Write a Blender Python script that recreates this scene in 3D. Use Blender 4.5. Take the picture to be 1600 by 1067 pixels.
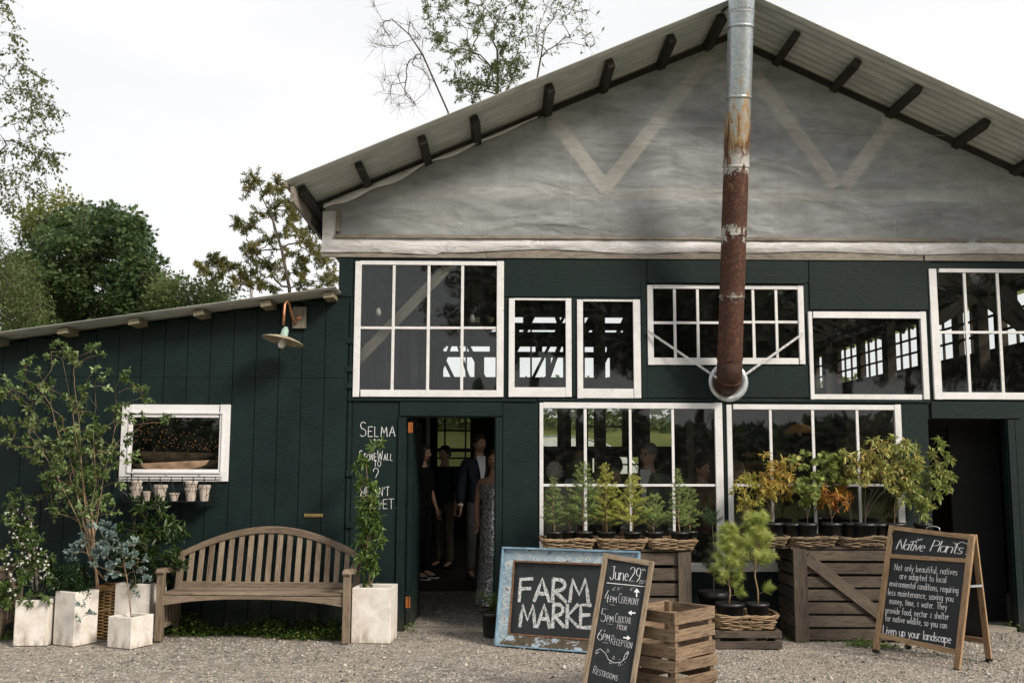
import bpy, bmesh, math, random
import numpy as np
from mathutils import Vector, Matrix, Euler, noise
for _o in list(bpy.data.objects): bpy.data.objects.remove(_o)
S = bpy.context.scene
COL = S.collection
rad = math.radians
# ---------------------------------------------------------------- camera
CAM = Vector((0.0, -9.7, 1.60)); FPX = 1556.0
yaw, pit, rol = rad(0.8), rad(6.84), rad(0.2)
fw = Vector((math.sin(yaw)*math.cos(pit), math.cos(yaw)*math.cos(pit), math.sin(pit)))
r0 = Vector((math.cos(yaw), -math.sin(yaw), 0)); u0 = r0.cross(fw)
rt = r0*math.cos(rol)+u0*math.sin(rol); up = -r0*math.sin(rol)+u0*math.cos(rol)
cd = bpy.data.cameras.new('camera'); co = bpy.data.objects.new('camera', cd); COL.objects.link(co)
co.matrix_world = Matrix(((rt.x, up.x, -fw.x, CAM.x), (rt.y, up.y, -fw.y, CAM.y), (rt.z, up.z, -fw.z, CAM.z), (0, 0, 0, 1)))
cd.sensor_width = 36; cd.lens = 36*FPX/1600; cd.clip_end = 1500; cd.clip_start = 0.05
S.camera = co
def P(x, y, Y):
    """world point on the plane y=Y that shows at photo pixel x,y (used to measure sizes)"""
    d = fw+rt*((x-800)/FPX)-up*((y-533.5)/FPX); return CAM+d*((Y-CAM.y)/d.y)
def PG(x, y, z=0.0):
    d = fw+rt*((x-800)/FPX)-up*((y-533.5)/FPX); return CAM+d*((z-CAM.z)/d.z)
# ---------------------------------------------------------------- light
SUN = Vector((.62, -.55, .60)).normalized()
sl = bpy.data.lights.new('sun', 'SUN'); so = bpy.data.objects.new('sun', sl); COL.objects.link(so)
sl.energy = 4.1; sl.angle = rad(15.0); sl.color = (1.0, .92, .80)
so.rotation_euler = SUN.to_track_quat('Z', 'Y').to_euler(); so.location = SUN*60
W = bpy.data.worlds.new('World'); S.world = W; W.use_nodes = True
nt = W.node_tree; nt.nodes.clear()
sky = nt.nodes.new('ShaderNodeTexSky'); sky.sky_type = 'NISHITA'; sky.sun_disc = False
sky.sun_elevation = math.asin(SUN.z); sky.sun_rotation = math.atan2(SUN.x, SUN.y)
b1 = nt.nodes.new('ShaderNodeBackground'); nt.links.new(sky.outputs[0], b1.inputs[0]); b1.inputs[1].default_value = .1
tc = nt.nodes.new('ShaderNodeTexCoord'); mp = nt.nodes.new('ShaderNodeMapping'); mp.inputs['Scale'].default_value = (1.2, 1.2, 3.5)
nz = nt.nodes.new('ShaderNodeTexNoise'); nz.inputs['Scale'].default_value = 1.3; nz.inputs['Detail'].default_value = 5
cr = nt.nodes.new('ShaderNodeValToRGB')
cr.color_ramp.elements[0].position = .35; cr.color_ramp.elements[0].color = (.87, .875, .885, 1)
cr.color_ramp.elements[1].position = .62; cr.color_ramp.elements[1].color = (.985, .975, .975, 1)
b2 = nt.nodes.new('ShaderNodeBackground'); b2.inputs[1].default_value = 1.0
mx = nt.nodes.new('ShaderNodeMixShader'); mx.inputs[0].default_value = .93; ow = nt.nodes.new('ShaderNodeOutputWorld')
nt.links.new(tc.outputs['Generated'], mp.inputs[0]); nt.links.new(mp.outputs[0], nz.inputs[0]); nt.links.new(nz.outputs[0], cr.inputs[0])
nt.links.new(cr.outputs[0], b2.inputs[0]); nt.links.new(b1.outputs[0], mx.inputs[1]); nt.links.new(b2.outputs[0], mx.inputs[2]); nt.links.new(mx.outputs[0], ow.inputs[0])
S.view_settings.view_transform = 'Standard'; S.view_settings.look = 'None'; S.view_settings.exposure = .12; S.view_settings.gamma = 1
S.render.engine = 'CYCLES'; S.cycles.max_bounces = 8; S.cycles.transparent_max_bounces = 24; S.cycles.caustics_reflective = False; S.cycles.caustics_refractive = False
# ---------------------------------------------------------------- materials
MATS = {}
class NT:
    def __init__(s, name):
        s.m = bpy.data.materials.new(name); s.m.use_nodes = True; s.t = s.m.node_tree; s.n = s.t.nodes
        s.b = s.n['Principled BSDF']; s.out = s.n['Material Output']; s.c = s.n.new('ShaderNodeTexCoord'); MATS[name] = s.m
    def new(s, k, **kw):
        n = s.n.new('ShaderNode'+k)
        for a, v in kw.items():
            if a[0] == '_': n.inputs[a[1:].replace('_', ' ')].default_value = v
            else: setattr(n, a, v)
        return n
    def L(s, a, b): s.t.links.new(a, b)
    def map(s, sc, co='Object'):
        n = s.new('Mapping'); n.inputs['Scale'].default_value = sc if hasattr(sc, '__len__') else (sc,)*3
        s.L(s.c.outputs[co], n.inputs[0]); return n.outputs[0]
    def noise(s, vec, scale=1., detail=4., rough=.55, dist=0.):
        n = s.new('TexNoise', _Scale=scale, _Detail=detail, _Roughness=rough, _Distortion=dist); s.L(vec, n.inputs['Vector']); return n.outputs[0]
    def vor(s, vec, scale, out='Distance', feature='F1'):
        n = s.new('TexVoronoi', _Scale=scale, feature=feature); s.L(vec, n.inputs['Vector']); return n.outputs[out]
    def ramp(s, f, *st):
        n = s.new('ValToRGB'); e = n.color_ramp.elements
        while len(e) < len(st): e.new(.5)
        for k, (p, c) in enumerate(st):
            e[k].position = p; e[k].color = (c if hasattr(c, '__len__') else (c,)*3)[:3]+(1,) if hasattr(c, '__len__') else (c, c, c, 1)
        s.L(f, n.inputs[0]); return n.outputs[0]
    def mix(s, f, a, b, mode='MIX'):
        n = s.new('Mix', data_type='RGBA', blend_type=mode)
        for v, i in ((f, 0), (a, 6), (b, 7)):
            if isinstance(v, bpy.types.NodeSocket): s.L(v, n.inputs[i])
            else: n.inputs[i].default_value = v if not hasattr(v, '__len__') else tuple(v)[:3]+(1,)
        return n.outputs[2]
    def bump(s, h, st=.3, d=.01):
        n = s.new('Bump', _Strength=st, _Distance=d); s.L(h, n.inputs['Height']); s.L(n.outputs[0], s.b.inputs['Normal']); return n
    def set(s, col=None, rough=None, spec=None, metal=None):
        for k, v in (('Base Color', col), ('Roughness', rough), ('Specular IOR Level', spec), ('Metallic', metal)):
            if v is None: continue
            if isinstance(v, bpy.types.NodeSocket): s.L(v, s.b.inputs[k])
            else: s.b.inputs[k].default_value = v if not hasattr(v, '__len__') else tuple(v)[:3]+(1,)
        return s.m
def wood(name, c1, c2, c3=None, rough=.8, grain=26, bump=.4, knots=False):
    t = NT(name); v = t.map((1, 1, 1), 'UV')
    g = t.noise(t.map((1.6, grain*.55, 1), 'UV'), 2.0, 7, .72, .8)
    g2 = t.noise(t.map((4, grain*2.2, 1), 'UV'), 2.0, 4, .7)
    tone = t.noise(t.map((.7, 2.5, 1), 'UV'), 1.0, 2)
    c = t.ramp(g, (.28, c1), (.7, c2)); 
    c = t.mix(t.ramp(tone, (.35, 0), (.75, 1)), c, c3 or tuple(min(1, x*1.25) for x in c2))
    c = t.mix(t.ramp(g2, (.34, .75), (.52, 0)), c, tuple(x*.5 for x in c1)); c = t.mix(t.ramp(t.noise(t.map((6, 9, 1), 'UV'), 2.0, 6, .8), (.55, 0), (.75, .55)), c, tuple(x*.6 for x in c1))
    t.bump(g2, bump, .004); return t.set(c, rough, .25)
def paint(name, c1, c2, rough=.5, spec=.4, chip=None, sc=3, bump=.25, wear=.0):
    t = NT(name); v = t.map(sc); n = t.noise(v, 1.5, 6, .7); fine = t.noise(t.map((sc*3, sc*3, sc*22)), 2, 5, .7)
    c = t.ramp(n, (.3, c1), (.72, c2))
    if chip is not None:
        k = t.noise(t.map((sc*5, sc*5, sc*5)), 2.2, 6, .72)
        c = t.mix(t.ramp(k, (chip[1], 0), (chip[1]+.03, 1)), c, chip[0])
    if name.startswith('green'):
        gz = t.new('SeparateXYZ'); t.L(t.c.outputs['Object'], gz.inputs[0]); dn = t.noise(t.map((6, 6, 2.5)), 1.5, 6, .75); ad = t.new('Math', operation='MULTIPLY_ADD'); ad.inputs[1].default_value = -.9; t.L(dn, ad.inputs[0]); t.L(gz.outputs[2], ad.inputs[2])
        c = t.mix(t.ramp(ad.outputs[0], (0, .55), (.06, .0)) if False else t.ramp(t.noise(t.map((.7, .7, .35)), 1.5, 5, .65), (.42, 0), (.75, .5)), c, (.008, .020, .019)); mr = t.new('MapRange'); mr.inputs[1].default_value = -.42; mr.inputs[2].default_value = -.12; mr.inputs[3].default_value = .55; mr.inputs[4].default_value = 0; t.L(ad.outputs[0], mr.inputs[0]); c = t.mix(mr.outputs[0], c, (.05, .045, .036))
        c = t.mix(t.ramp(t.noise(t.map((2.2, 2.2, 60)), 1.5, 3, .6), (.62, 0), (.75, .4)), c, (.010, .022, .021)); c = t.mix(t.ramp(t.vor(t.map((14, 14, 9)), 1.0), (.03, .8), (.045, 0)), c, (.001, .002, .002))
    t.bump(fine, bump, .0042); return t.set(c, t.ramp(n, (.2, rough-.12), (.8, rough+.15)), spec)
def simple(name, c, rough=.6, spec=.4, metal=0, var=.2, sc=8, bump=.15):
    t = NT(name); n = t.noise(t.map(sc), 1, 5, .6)
    col = t.ramp(n, (.3, tuple(x*(1-var) for x in c)), (.7, tuple(min(1, x*(1+var)) for x in c)))
    if bump: t.bump(n, bump, .005)
    return t.set(col, rough, spec, metal)
def leafmat(name, dark, mid, light, trans=.35, rough=.45, accent=None):
    t = NT(name); a = t.new('Attribute', attribute_name='tone'); st = [(0, dark), (.5, mid), (1, light)]
    if accent: st = [(0, dark), (.35, mid), (.7, light), (1, accent)]
    c = t.ramp(a.outputs['Fac'], *st); t.set(c, rough, .35)
    tr = t.new('BsdfTranslucent'); t.L(t.mix(.5, c, (.5, .6, .08), 'MULTIPLY') if False else c, tr.inputs[0])
    m = t.new('MixShader', _Fac=trans) if False else t.new('MixShader'); m.inputs[0].default_value = trans
    t.L(t.b.outputs[0], m.inputs[1]); t.L(tr.outputs[0], m.inputs[2]); t.L(m.outputs[0], t.out.inputs[0]); return t.m
GREEN = paint('green_paint', (.0022, .0085, .0083), (.0045, .0150, .0145), .55, .22, ((.05, .06, .06), .77), 2.2, .9)
GREEN2 = paint('green_plywood_paint', (.002, .0085, .0083), (.0042, .0145, .0140), .5, .25, ((.04, .05, .05), .80), 1.6, .9)
WHITE = paint('white_window_paint', (.60, .59, .59), (.745, .735, .745), .5, .4, ((.25, .23, .2), .62), 4, .35)
WHITEN = paint('clean_white_paint', (.66, .65, .66), (.74, .73, .745), .5, .4, None, 4, .1)
WOODG = wood('grey_weathered_timber', (.10, .085, .07), (.27, .24, .20))
WOODD = wood('dark_roof_timber', (.012, .010, .009), (.045, .038, .032))
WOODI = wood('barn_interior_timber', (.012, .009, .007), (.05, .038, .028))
WOODP = wood('pale_truss_timber', (.50, .40, .31), (.72, .60, .48))
WOODB = wood('weathered_teak', (.055, .038, .026), (.205, .150, .104), (.31, .245, .18), .75, 30, .6)
WOODC = wood('old_crate_wood', (.05, .032, .020), (.23, .155, .098), (.33, .235, .155), .78, 17, .5)
WOODT = wood('dark_crate_wood', (.03, .023, .018), (.105, .081, .062), (.145, .115, .09), .8, 22, .6)
WOODS = wood('oiled_sign_wood', (.16, .09, .045), (.38, .25, .14), (.44, .30, .18), .6, 20, .4)
WOODV = wood('stained_easel_wood', (.13, .095, .065), (.30, .225, .155), (.36, .28, .20), .7, 20, .5)
BOWL = wood('dough_bowl_wood', (.20, .13, .08), (.50, .34, .23), None, .6, 12, .4)
WICK = wood('willow_wicker', (.09, .05, .025), (.36, .25, .15), (.44, .32, .2), .6, 3, .2)
WICKD = wood('brown_rattan', (.045, .026, .012), (.19, .115, .05), (.26, .165, .07), .55, 3, .2)
BARK = simple('grey_brown_bark', (.095, .08, .062), .9, .2, 0, .4, 12, .5)
BARKL = simple('pale_stem_bark', (.26, .18, .11), .8, .2, 0, .35, 20, .4)
BLACKP = simple('black_nursery_plastic', (.012, .012, .013), .45, .5, 0, .25, 9, .05)
SOIL = simple('dark_soil', (.03, .02, .014), .95, .1, 0, .5, 60, .8)
BRASS = simple('old_brass', (.35, .25, .10), .45, .5, .8, .3, 30)
COPPER = simple('aged_copper', (.42, .20, .11), .42, .5, .7, .35, 30)
VERDI = simple('verdigris_socket', (.30, .42, .36), .6, .4, 0, .25, 40)
BULB = simple('frosted_bulb_glass', (.75, .72, .68), .25, .5, 0, .02, 5, 0)
IRON = simple('black_iron_wire', (.012, .012, .012), .5, .5, .3, .2, 20, 0)
GALV = simple('galvanised_metal', (.50, .53, .55), .4, .5, .75, .25, 14, .1)
HINGE = simple('rusty_orange_hinge', (.28, .09, .02), .7, .3, .2, .4, 40)
CHAIN = simple('galvanised_strap_metal', (.42, .42, .42), .5, .5, .5, .4, 60, .3)
RUBBER = simple('black_rubber', (.01, .01, .01), .7, .3, 0, .1, 20, 0)
CREAM = simple('cream_board', (.50, .42, .36), .8, .2, 0, .08, 3, .1)
SHADEM = simple('enamel_lamp_shade', (.33, .28, .20), .5, .4, 0, .35, 18, .15)
AMBER = simple('amber_lampshade', (.65, .28, .07), .5, .4, 0, .2, 10, .1)
CLAY = None
def mk():
    global CLAY, CONC, CHALK, BOARD, BOARDF, SHEET, STRIP, ROOF, PIPE, GLASS, GRAV, GRASS, BLUEP, DARKF, SIDING
    t = NT('pale_clay'); n = t.noise(t.map(14), 1.2, 6, .7); n2 = t.noise(t.map(60), 1, 4)
    c = t.ramp(n, (.3, (.36, .31, .26)), (.5, (.52, .44, .38)), (.7, (.68, .60, .53))); t.bump(n2, .2, .003); CLAY = t.set(c, .85, .2)
    t = NT('cast_stone'); n = t.noise(t.map(5), 1.4, 8, .75, .8); n2 = t.noise(t.map(80), 1, 4)
    c = t.ramp(n, (.28, (.42, .36, .30)), (.42, (.58, .53, .48)), (.6, (.70, .655, .61)), (.75, (.78, .74, .70)))
    gz = t.new('SeparateXYZ'); t.L(t.c.outputs['Object'], gz.inputs[0])
    dirt = t.noise(t.map((9, 9, 3)), 1.5, 6, .7); add = t.new('Math', operation='ADD'); t.L(gz.outputs[2], add.inputs[0]); t.L(dirt, add.inputs[1])
    c = t.mix(t.ramp(add.outputs[0], (.40, .7), (.58, 0)), c, (.26, .20, .14)); t.bump(n2, .25, .003); CONC = t.set(c, .88, .2)
    t = NT('chalk'); n = t.noise(t.map(160), 1, 4, .8)
    tr = t.new('BsdfTransparent'); m = t.new('MixShader'); t.L(t.ramp(n, (.36, .15), (.5, 1)), m.inputs[0]); t.set((.82, .82, .82), .9, .1)
    t.L(tr.outputs[0], m.inputs[1]); t.L(t.b.outputs[0], m.inputs[2]); t.L(m.outputs[0], t.out.inputs[0]); CHALK = t.m
    t = NT('rubbed_chalk'); n = t.noise(t.map(90), 1, 5, .85)
    tr = t.new('BsdfTransparent'); m = t.new('MixShader'); t.L(t.ramp(n, (.40, .08), (.56, .95)), m.inputs[0]); t.set((.72, .73, .73), .9, .1)
    t.L(tr.outputs[0], m.inputs[1]); t.L(t.b.outputs[0], m.inputs[2]); t.L(m.outputs[0], t.out.inputs[0])
    simple('paint_pen', (.84, .84, .86), .6, .3, 0, .02, 10, 0)
    t = NT('chalkboard'); n = t.noise(t.map((5, 5, 3)), 1.3, 6, .7, 1.5); f = t.noise(t.map(50), 1, 3)
    c = t.ramp(n, (.35, (.011, .013, .015)), (.6, (.022, .026, .029)), (.8, (.05, .055, .058))); t.bump(f, .1, .002); BOARD = t.set(c, .62, .35)
    t = NT('gable_plastic'); n = t.noise(t.map((.55, 1, 1.5)), 1.6, 4, .5, .6); n2 = t.noise(t.map((3.2, 3, 9)), 1.5, 5, .6, .4)
    st = t.noise(t.map((9, 9, .9)), 1.3, 4, .6); wr = t.noise(t.map((1.0, 1, 2.8)), 1.3, 3, .5, .5)
    sc = t.ramp(t.noise(t.map((11, 11, 14)), 1.0, 7, .85, 3.5), (.68, 0), (.74, .8))
    c = t.ramp(n, (.28, (.40, .415, .42)), (.5, (.53, .545, .55)), (.72, (.72, .735, .74)))
    c = t.mix(t.ramp(st, (.5, 0), (.8, .35)), c, (.38, .37, .35)); c = t.mix(t.ramp(n2, (.60, 0), (.8, .35)), c, (.62, .62, .61)); c = t.mix(sc, c, (.75, .75, .75))
    sx_ = t.new('SeparateXYZ'); t.L(t.c.outputs['Object'], sx_.inputs[0])
    sm = t.new('Math', operation='FRACT'); s2 = t.new('Math', operation='MULTIPLY'); s2.inputs[1].default_value = .62; t.L(sx_.outputs[0], s2.inputs[0]); t.L(s2.outputs[0], sm.inputs[0])
    c = t.mix(t.ramp(sm.outputs[0], (.0, .5), (.008, 0), (.992, 0), (1, .5)), c, (.66, .66, .65))
    b1_ = t.new('Bump', _Strength=.9, _Distance=.07); t.L(wr, b1_.inputs['Height']); b2_n = t.new('Bump', _Strength=.3, _Distance=.010); t.L(n2, b2_n.inputs['Height']); t.L(b1_.outputs[0], b2_n.inputs['Normal']); t.L(b2_n.outputs[0], t.b.inputs['Normal']); t.set(c, .27, .6)
    tr = t.new('BsdfTransparent'); tr.inputs[0].default_value = (.90, .91, .91, 1); m = t.new('MixShader')
    t.L(t.ramp(n2, (.3, .42), (.7, .58)), m.inputs[0]); t.L(tr.outputs[0], m.inputs[1]); t.L(t.b.outputs[0], m.inputs[2]); t.L(m.outputs[0], t.out.inputs[0]); SHEET = t.m
    t = NT('folded_white_plastic'); n = t.noise(t.map((2, 2, 6)), 1.5, 6, .7, 1.2); c = t.ramp(n, (.3, (.42, .40, .38)), (.55, (.62, .60, .60)), (.75, (.74, .73, .75)))
    t.bump(n, .7, .03); STRIP = t.set(c, .35, .45)
    t = NT('corrugated_roof_metal'); n = t.noise(t.map((1.5, 5, 1.5)), 1.4, 6, .7); c = t.ramp(n, (.3, (.33, .34, .32)), (.6, (.50, .51, .48)), (.8, (.58, .585, .55))); t.bump(n, .15, .01); ROOF = t.set(c, .5, .4, .25)
    # rusty stovepipe: bare zinc at the top, rust spreading downwards with streaks
    t = NT('rusted_stovepipe'); g = t.new('SeparateXYZ'); t.L(t.c.outputs['Object'], g.inputs[0])
    n = t.noise(t.map((9, 9, 1.6)), 1.5, 7, .7, .5); n2 = t.noise(t.map(22), 1.5, 6, .75)
    a = t.new('Math', operation='MULTIPLY_ADD'); a.inputs[1].default_value = 2.6; t.L(n, a.inputs[0]); t.L(g.outputs[2], a.inputs[2])
    zinc = t.ramp(n2, (.3, (.25, .285, .30)), (.5, (.38, .42, .44)), (.72, (.52, .55, .56))); rust = t.ramp(n2, (.25, (.022, .011, .009)), (.45, (.052, .022, .015)), (.6, (.105, .042, .024)), (.76, (.27, .13, .07)))
    zz = t.new('Math', operation='MULTIPLY'); zz.inputs[1].default_value = .1; t.L(a.outputs[0], zz.inputs[0])
    zb = t.new('MapRange'); zb.inputs[1].default_value = 0; zb.inputs[2].default_value = 4.; nn_ = t.new('Math', operation='MULTIPLY_ADD'); nn_.inputs[1].default_value = .34; t.L(n2, nn_.inputs[0]); t.L(g.outputs[2], nn_.inputs[2]); t.L(nn_.outputs[0], zb.inputs[0])
    bands = t.ramp(zb.outputs[0], (0, 0), (.195, 0), (.197, .8), (.202, .8), (.204, 0), (.328, 0), (.334, .95), (.352, .9), (.362, 0), (.48, 0), (.486, .95), (.51, .8), (.535, 0))
    bands = t.mix(t.ramp(t.noise(t.map((8, 8, 3)), 1.5, 3, .6), (.42, 0), (.5, 1)), (0, 0, 0), bands)
    f = t.ramp(zz.outputs[0], (.340, 1), (.357, 0)); mm = t.mix(f, zinc, rust); mm = t.mix(t.ramp(zz.outputs[0], (.312, 0), (.348, .7), (.375, 0)), mm, (.42, .27, .12)); mm = t.mix(bands, mm, (.50, .50, .47))
    t.bump(n2, .3, .004); r = t.ramp(f, (0, .35), (1, .68)); t.set(mm, r, .4); me = t.ramp(f, (0, .55), (1, .12)); t.L(me, t.b.inputs['Metallic']); PIPE = t.m
    t = NT('window_glass'); n = t.noise(t.map(2.2), 1, 2, .5); bp = t.new('Bump', _Strength=.12, _Distance=.01); t.L(n, bp.inputs['Height'])
    gl = t.new('BsdfGlossy'); gl.inputs['Roughness'].default_value = .02; gl.inputs[0].default_value = (.97, 1, .99, 1); t.L(bp.outputs[0], gl.inputs['Normal'])
    tr = t.new('BsdfTransparent'); tr.inputs[0].default_value = (.84, .87, .85, 1); fr = t.new('Fresnel', _IOR=1.62); m = t.new('MixShader')
    t.L(fr.outputs[0], m.inputs[0]); t.L(tr.outputs[0], m.inputs[1]); t.L(gl.outputs[0], m.inputs[2])
    di = t.new('BsdfDiffuse'); di.inputs[0].default_value = (.5, .5, .47, 1); m2 = t.new('MixShader'); dn = t.noise(t.map((6, 6, 9)), 1.5, 6, .8)
    t.L(t.ramp(dn, (.48, .004), (.8, .045)), m2.inputs[0]); t.L(m.outputs[0], m2.inputs[1]); t.L(di.outputs[0], m2.inputs[2]); t.L(m2.outputs[0], t.out.inputs[0]); GLASS = t.m
    t = NT('crushed_gravel'); v = t.map(1); vc = t.vor(v, 60, 'Color'); vd = t.vor(v, 60); big = t.noise(v, .55, 5, .6); mid = t.noise(v, 7, 6, .7)
    sp = t.new('SeparateColor'); t.L(vc, sp.inputs[0])
    c = t.ramp(sp.outputs[0], (0, (.11, .098, .085)), (.3, (.225, .202, .176)), (.7, (.345, .31, .27)), (.93, (.46, .42, .37)), (1, (.70, .65, .58)))
    c = t.mix(t.ramp(mid, (.38, .75), (.54, 0)), c, (.13, .115, .10)); c = t.mix(t.ramp(t.noise(v, 24, 4, .8), (.52, 0), (.66, .5)), c, (.50, .46, .41)); c = t.mix(t.ramp(big, (.42, 0), (.65, .4)), c, (.40, .335, .275))
    h = t.new('Math', operation='ADD'); t.L(vd, h.inputs[0]); t.L(mid, h.inputs[1]); t.bump(h.outputs[0], .8, .018); GRAV = t.set(c, .92, .2)
    t = NT('meadow_grass'); n = t.noise(t.map(.08), 1, 6, .6); c = t.ramp(n, (.3, (.10, .13, .035)), (.7, (.23, .23, .09))); t.bump(t.noise(t.map(12), 1, 4), .8, .1); GRASS = t.set(c, .95, .1)
    t = NT('peeling_blue_paint'); n = t.noise(t.map((9, 9, 16)), 1.3, 7, .72, .8); n2 = t.noise(t.map(4), 1, 4)
    c = t.ramp(n2, (.3, (.20, .29, .35)), (.7, (.32, .39, .43))); c = t.mix(t.ramp(n, (.53, 0), (.55, 1)), c, (.50, .535, .54)); c = t.mix(t.ramp(n, (.60, 0), (.615, 1)), c, (.10, .065, .04))
    c = t.mix(t.ramp(n, (.36, 1), (.385, 0)), c, (.07, .115, .17)); t.bump(n, .5, .006); BLUEP = t.set(c, .6, .3)
    t = NT('bare_mossy_rail'); n = t.noise(t.map((8, 8, 14)), 1.3, 7, .7, .6); c = t.ramp(n, (.3, (.04, .045, .025)), (.48, (.11, .085, .055)), (.54, (.12, .09, .06)), (.56, (.38, .46, .53)), (.8, (.42, .5, .56)))
    t.bump(n, .5, .006); t.set(c, .7, .3)
mk()
# ---------------------------------------------------------------- builders
def tag(o, label=None, cat=None, group=None, kind=None):
    if label: o['label'] = label
    if cat: o['category'] = cat
    if group: o['group'] = group
    if kind: o['kind'] = kind
    return o
def thing(name, label, cat, loc=(0, 0, 0), rotz=0, group=None, kind=None, rot=None):
    o = bpy.data.objects.new(name, None); COL.objects.link(o); o.empty_display_size = .1
    o.location = loc; o.rotation_euler = rot if rot else (0, 0, rotz); return tag(o, label, cat, group, kind)
def kids(o): return [c for c in bpy.data.objects if c.parent == o]
def dup(o, parent=None):
    c = o.copy(); COL.objects.link(c)
    if parent: c.parent = parent
    for k in kids(o): dup(k, c)
    return c
class MB:
    def __init__(s, seed=0): s.v = []; s.f = []; s.uv = []; s.r = random.Random(seed*7919+13); s.mi = []; s.cur = 0
    def face(s, idx, uvs=None):
        s.f.append(tuple(idx)); s.uv.append(uvs or [(0, 0)]*len(idx)); s.mi.append(s.cur)
    def box(s, c, size, rot=None, M=None, taper=None, j=0.0):
        """c centre; grain runs along the longest side"""
        hx, hy, hz = [x/2 for x in size]; R = M if M is not None else (Euler(rot).to_matrix() if rot else Matrix.Identity(3)); b = len(s.v); c = Vector(c)
        cs = []
        for k in range(8):
            p = Vector(((1 if k & 1 else -1)*hx, (1 if k & 2 else -1)*hy, (1 if k & 4 else -1)*hz))
            if taper and k & 4: p.x *= taper; p.y *= taper
            if j: p += Vector([s.r.uniform(-j, j) for _ in range(3)])
            cs.append(p); s.v.append(tuple(c+R@p))
        L = max(range(3), key=lambda a: size[a]); ou, ov = s.r.uniform(0, 60), s.r.uniform(0, 60)
        for q in ((0, 2, 3, 1), (4, 5, 7, 6), (0, 1, 5, 4), (2, 6, 7, 3), (0, 4, 6, 2), (1, 3, 7, 5)):
            pts = [cs[k] for k in q]; n = (pts[1]-pts[0]).cross(pts[2]-pts[0]); ax = max(range(3), key=lambda a: abs(n[a]))
            o = [a for a in range(3) if a != ax]; ua = L if L in o else o[0]; va = [a for a in o if a != ua][0]
            s.face([b+k for k in q], [(ou+p[ua], ov+p[va]+ax*.37) for p in pts])
        return s
    def beam(s, a, b, w, h, upv=(0, 0, 1), j=0.0):
        a, b = Vector(a), Vector(b); d = b-a; L = d.length; x = d.normalized(); u = Vector(upv)
        if abs(x.dot(u)) > .98: u = Vector((0, 1, 0))
        y = u.cross(x).normalized(); z = x.cross(y); M = Matrix((x, y, z)).transposed()
        return s.box((a+b)/2, (L, w, h), M=M, j=j)
    def tube(s, pts, r, n=6, cap=True, closed=False):
        pts = [Vector(p) for p in pts]; m = len(pts); rr = r if hasattr(r, '__len__') else [r]*m; b = len(s.v); ou = s.r.uniform(0, 50)
        prev = None; acc = 0
        for i, p in enumerate(pts):
            if closed: t = pts[(i+1) % m]-pts[i-1]
            else: t = pts[min(i+1, m-1)]-pts[max(i-1, 0)]
            t = t.normalized() if t.length > 1e-9 else Vector((0, 0, 1))
            if prev is None:
                a = Vector((0, 0, 1)) if abs(t.z) < .9 else Vector((1, 0, 0)); e = t.cross(a).normalized()
            else:
                e = prev-t*prev.dot(t); e = e.normalized() if e.length > 1e-6 else t.orthogonal().normalized()
            prev = e; g = t.cross(e)
            for k in range(n):
                q = 2*math.pi*k/n; s.v.append(tuple(p+(e*math.cos(q)+g*math.sin(q))*rr[i]))
        dist = [0]
        for i in range(1, m+1): dist.append(dist[-1]+(pts[i % m]-pts[i-1]).length)
        for i in range(m if closed else m-1):
            i2 = (i+1) % m
            for k in range(n):
                k2 = (k+1) % n; ci = 2*math.pi*max(rr[i], .003)/n
                s.face((b+i*n+k, b+i*n+k2, b+i2*n+k2, b+i2*n+k), [(ou+dist[i], k*ci), (ou+dist[i], (k+1)*ci), (ou+dist[i+1], (k+1)*ci), (ou+dist[i+1], k*ci)])
        if cap and not closed:
            s.face([b+k for k in range(n)][::-1]); s.face([b+(m-1)*n+k for k in range(n)])
        return s
    def lathe(s, prof, n=20, c=(0, 0, 0), M=None):
        b = len(s.v); c = Vector(c); M = M or Matrix.Identity(3)
        for (r, z) in prof:
            for k in range(n):
                q = 2*math.pi*k/n; s.v.append(tuple(c+M@Vector((r*math.cos(q), r*math.sin(q), z))))
        for i in range(len(prof)-1):
            for k in range(n):
                k2 = (k+1) % n; s.face((b+i*n+k, b+i*n+k2, b+(i+1)*n+k2, b+(i+1)*n+k), [(k*.05, prof[i][1]), (k*.05+.05, prof[i][1]), (k*.05+.05, prof[i+1][1]), (k*.05, prof[i+1][1])])
        return s
    def prism(s, poly, y0, y1, M=None, o=(0, 0, 0)):
        """poly in local xz, extruded along y"""
        b = len(s.v); n = len(poly); M = M or Matrix.Identity(3); o = Vector(o); ou = s.r.uniform(0, 50)
        for y in (y0, y1):
            for (x, z) in poly: s.v.append(tuple(o+M@Vector((x, y, z))))
        xs = [p[0] for p in poly]; zs = [p[1] for p in poly]; sw = (max(xs)-min(xs)) < (max(zs)-min(zs))
        uvp = [((ou+z, x) if sw else (ou+x, z)) for x, z in poly]
        s.face(list(range(b, b+n)), uvp); s.face(list(range(b+2*n-1, b+n-1, -1)), uvp[::-1])
        for k in range(n):
            k2 = (k+1) % n; s.face((b+k2, b+k, b+n+k, b+n+k2), [(uvp[k2][0], uvp[k2][1]), uvp[k], (uvp[k][0], uvp[k][1]+.03), (uvp[k2][0], uvp[k2][1]+.03)])
        return s
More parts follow.
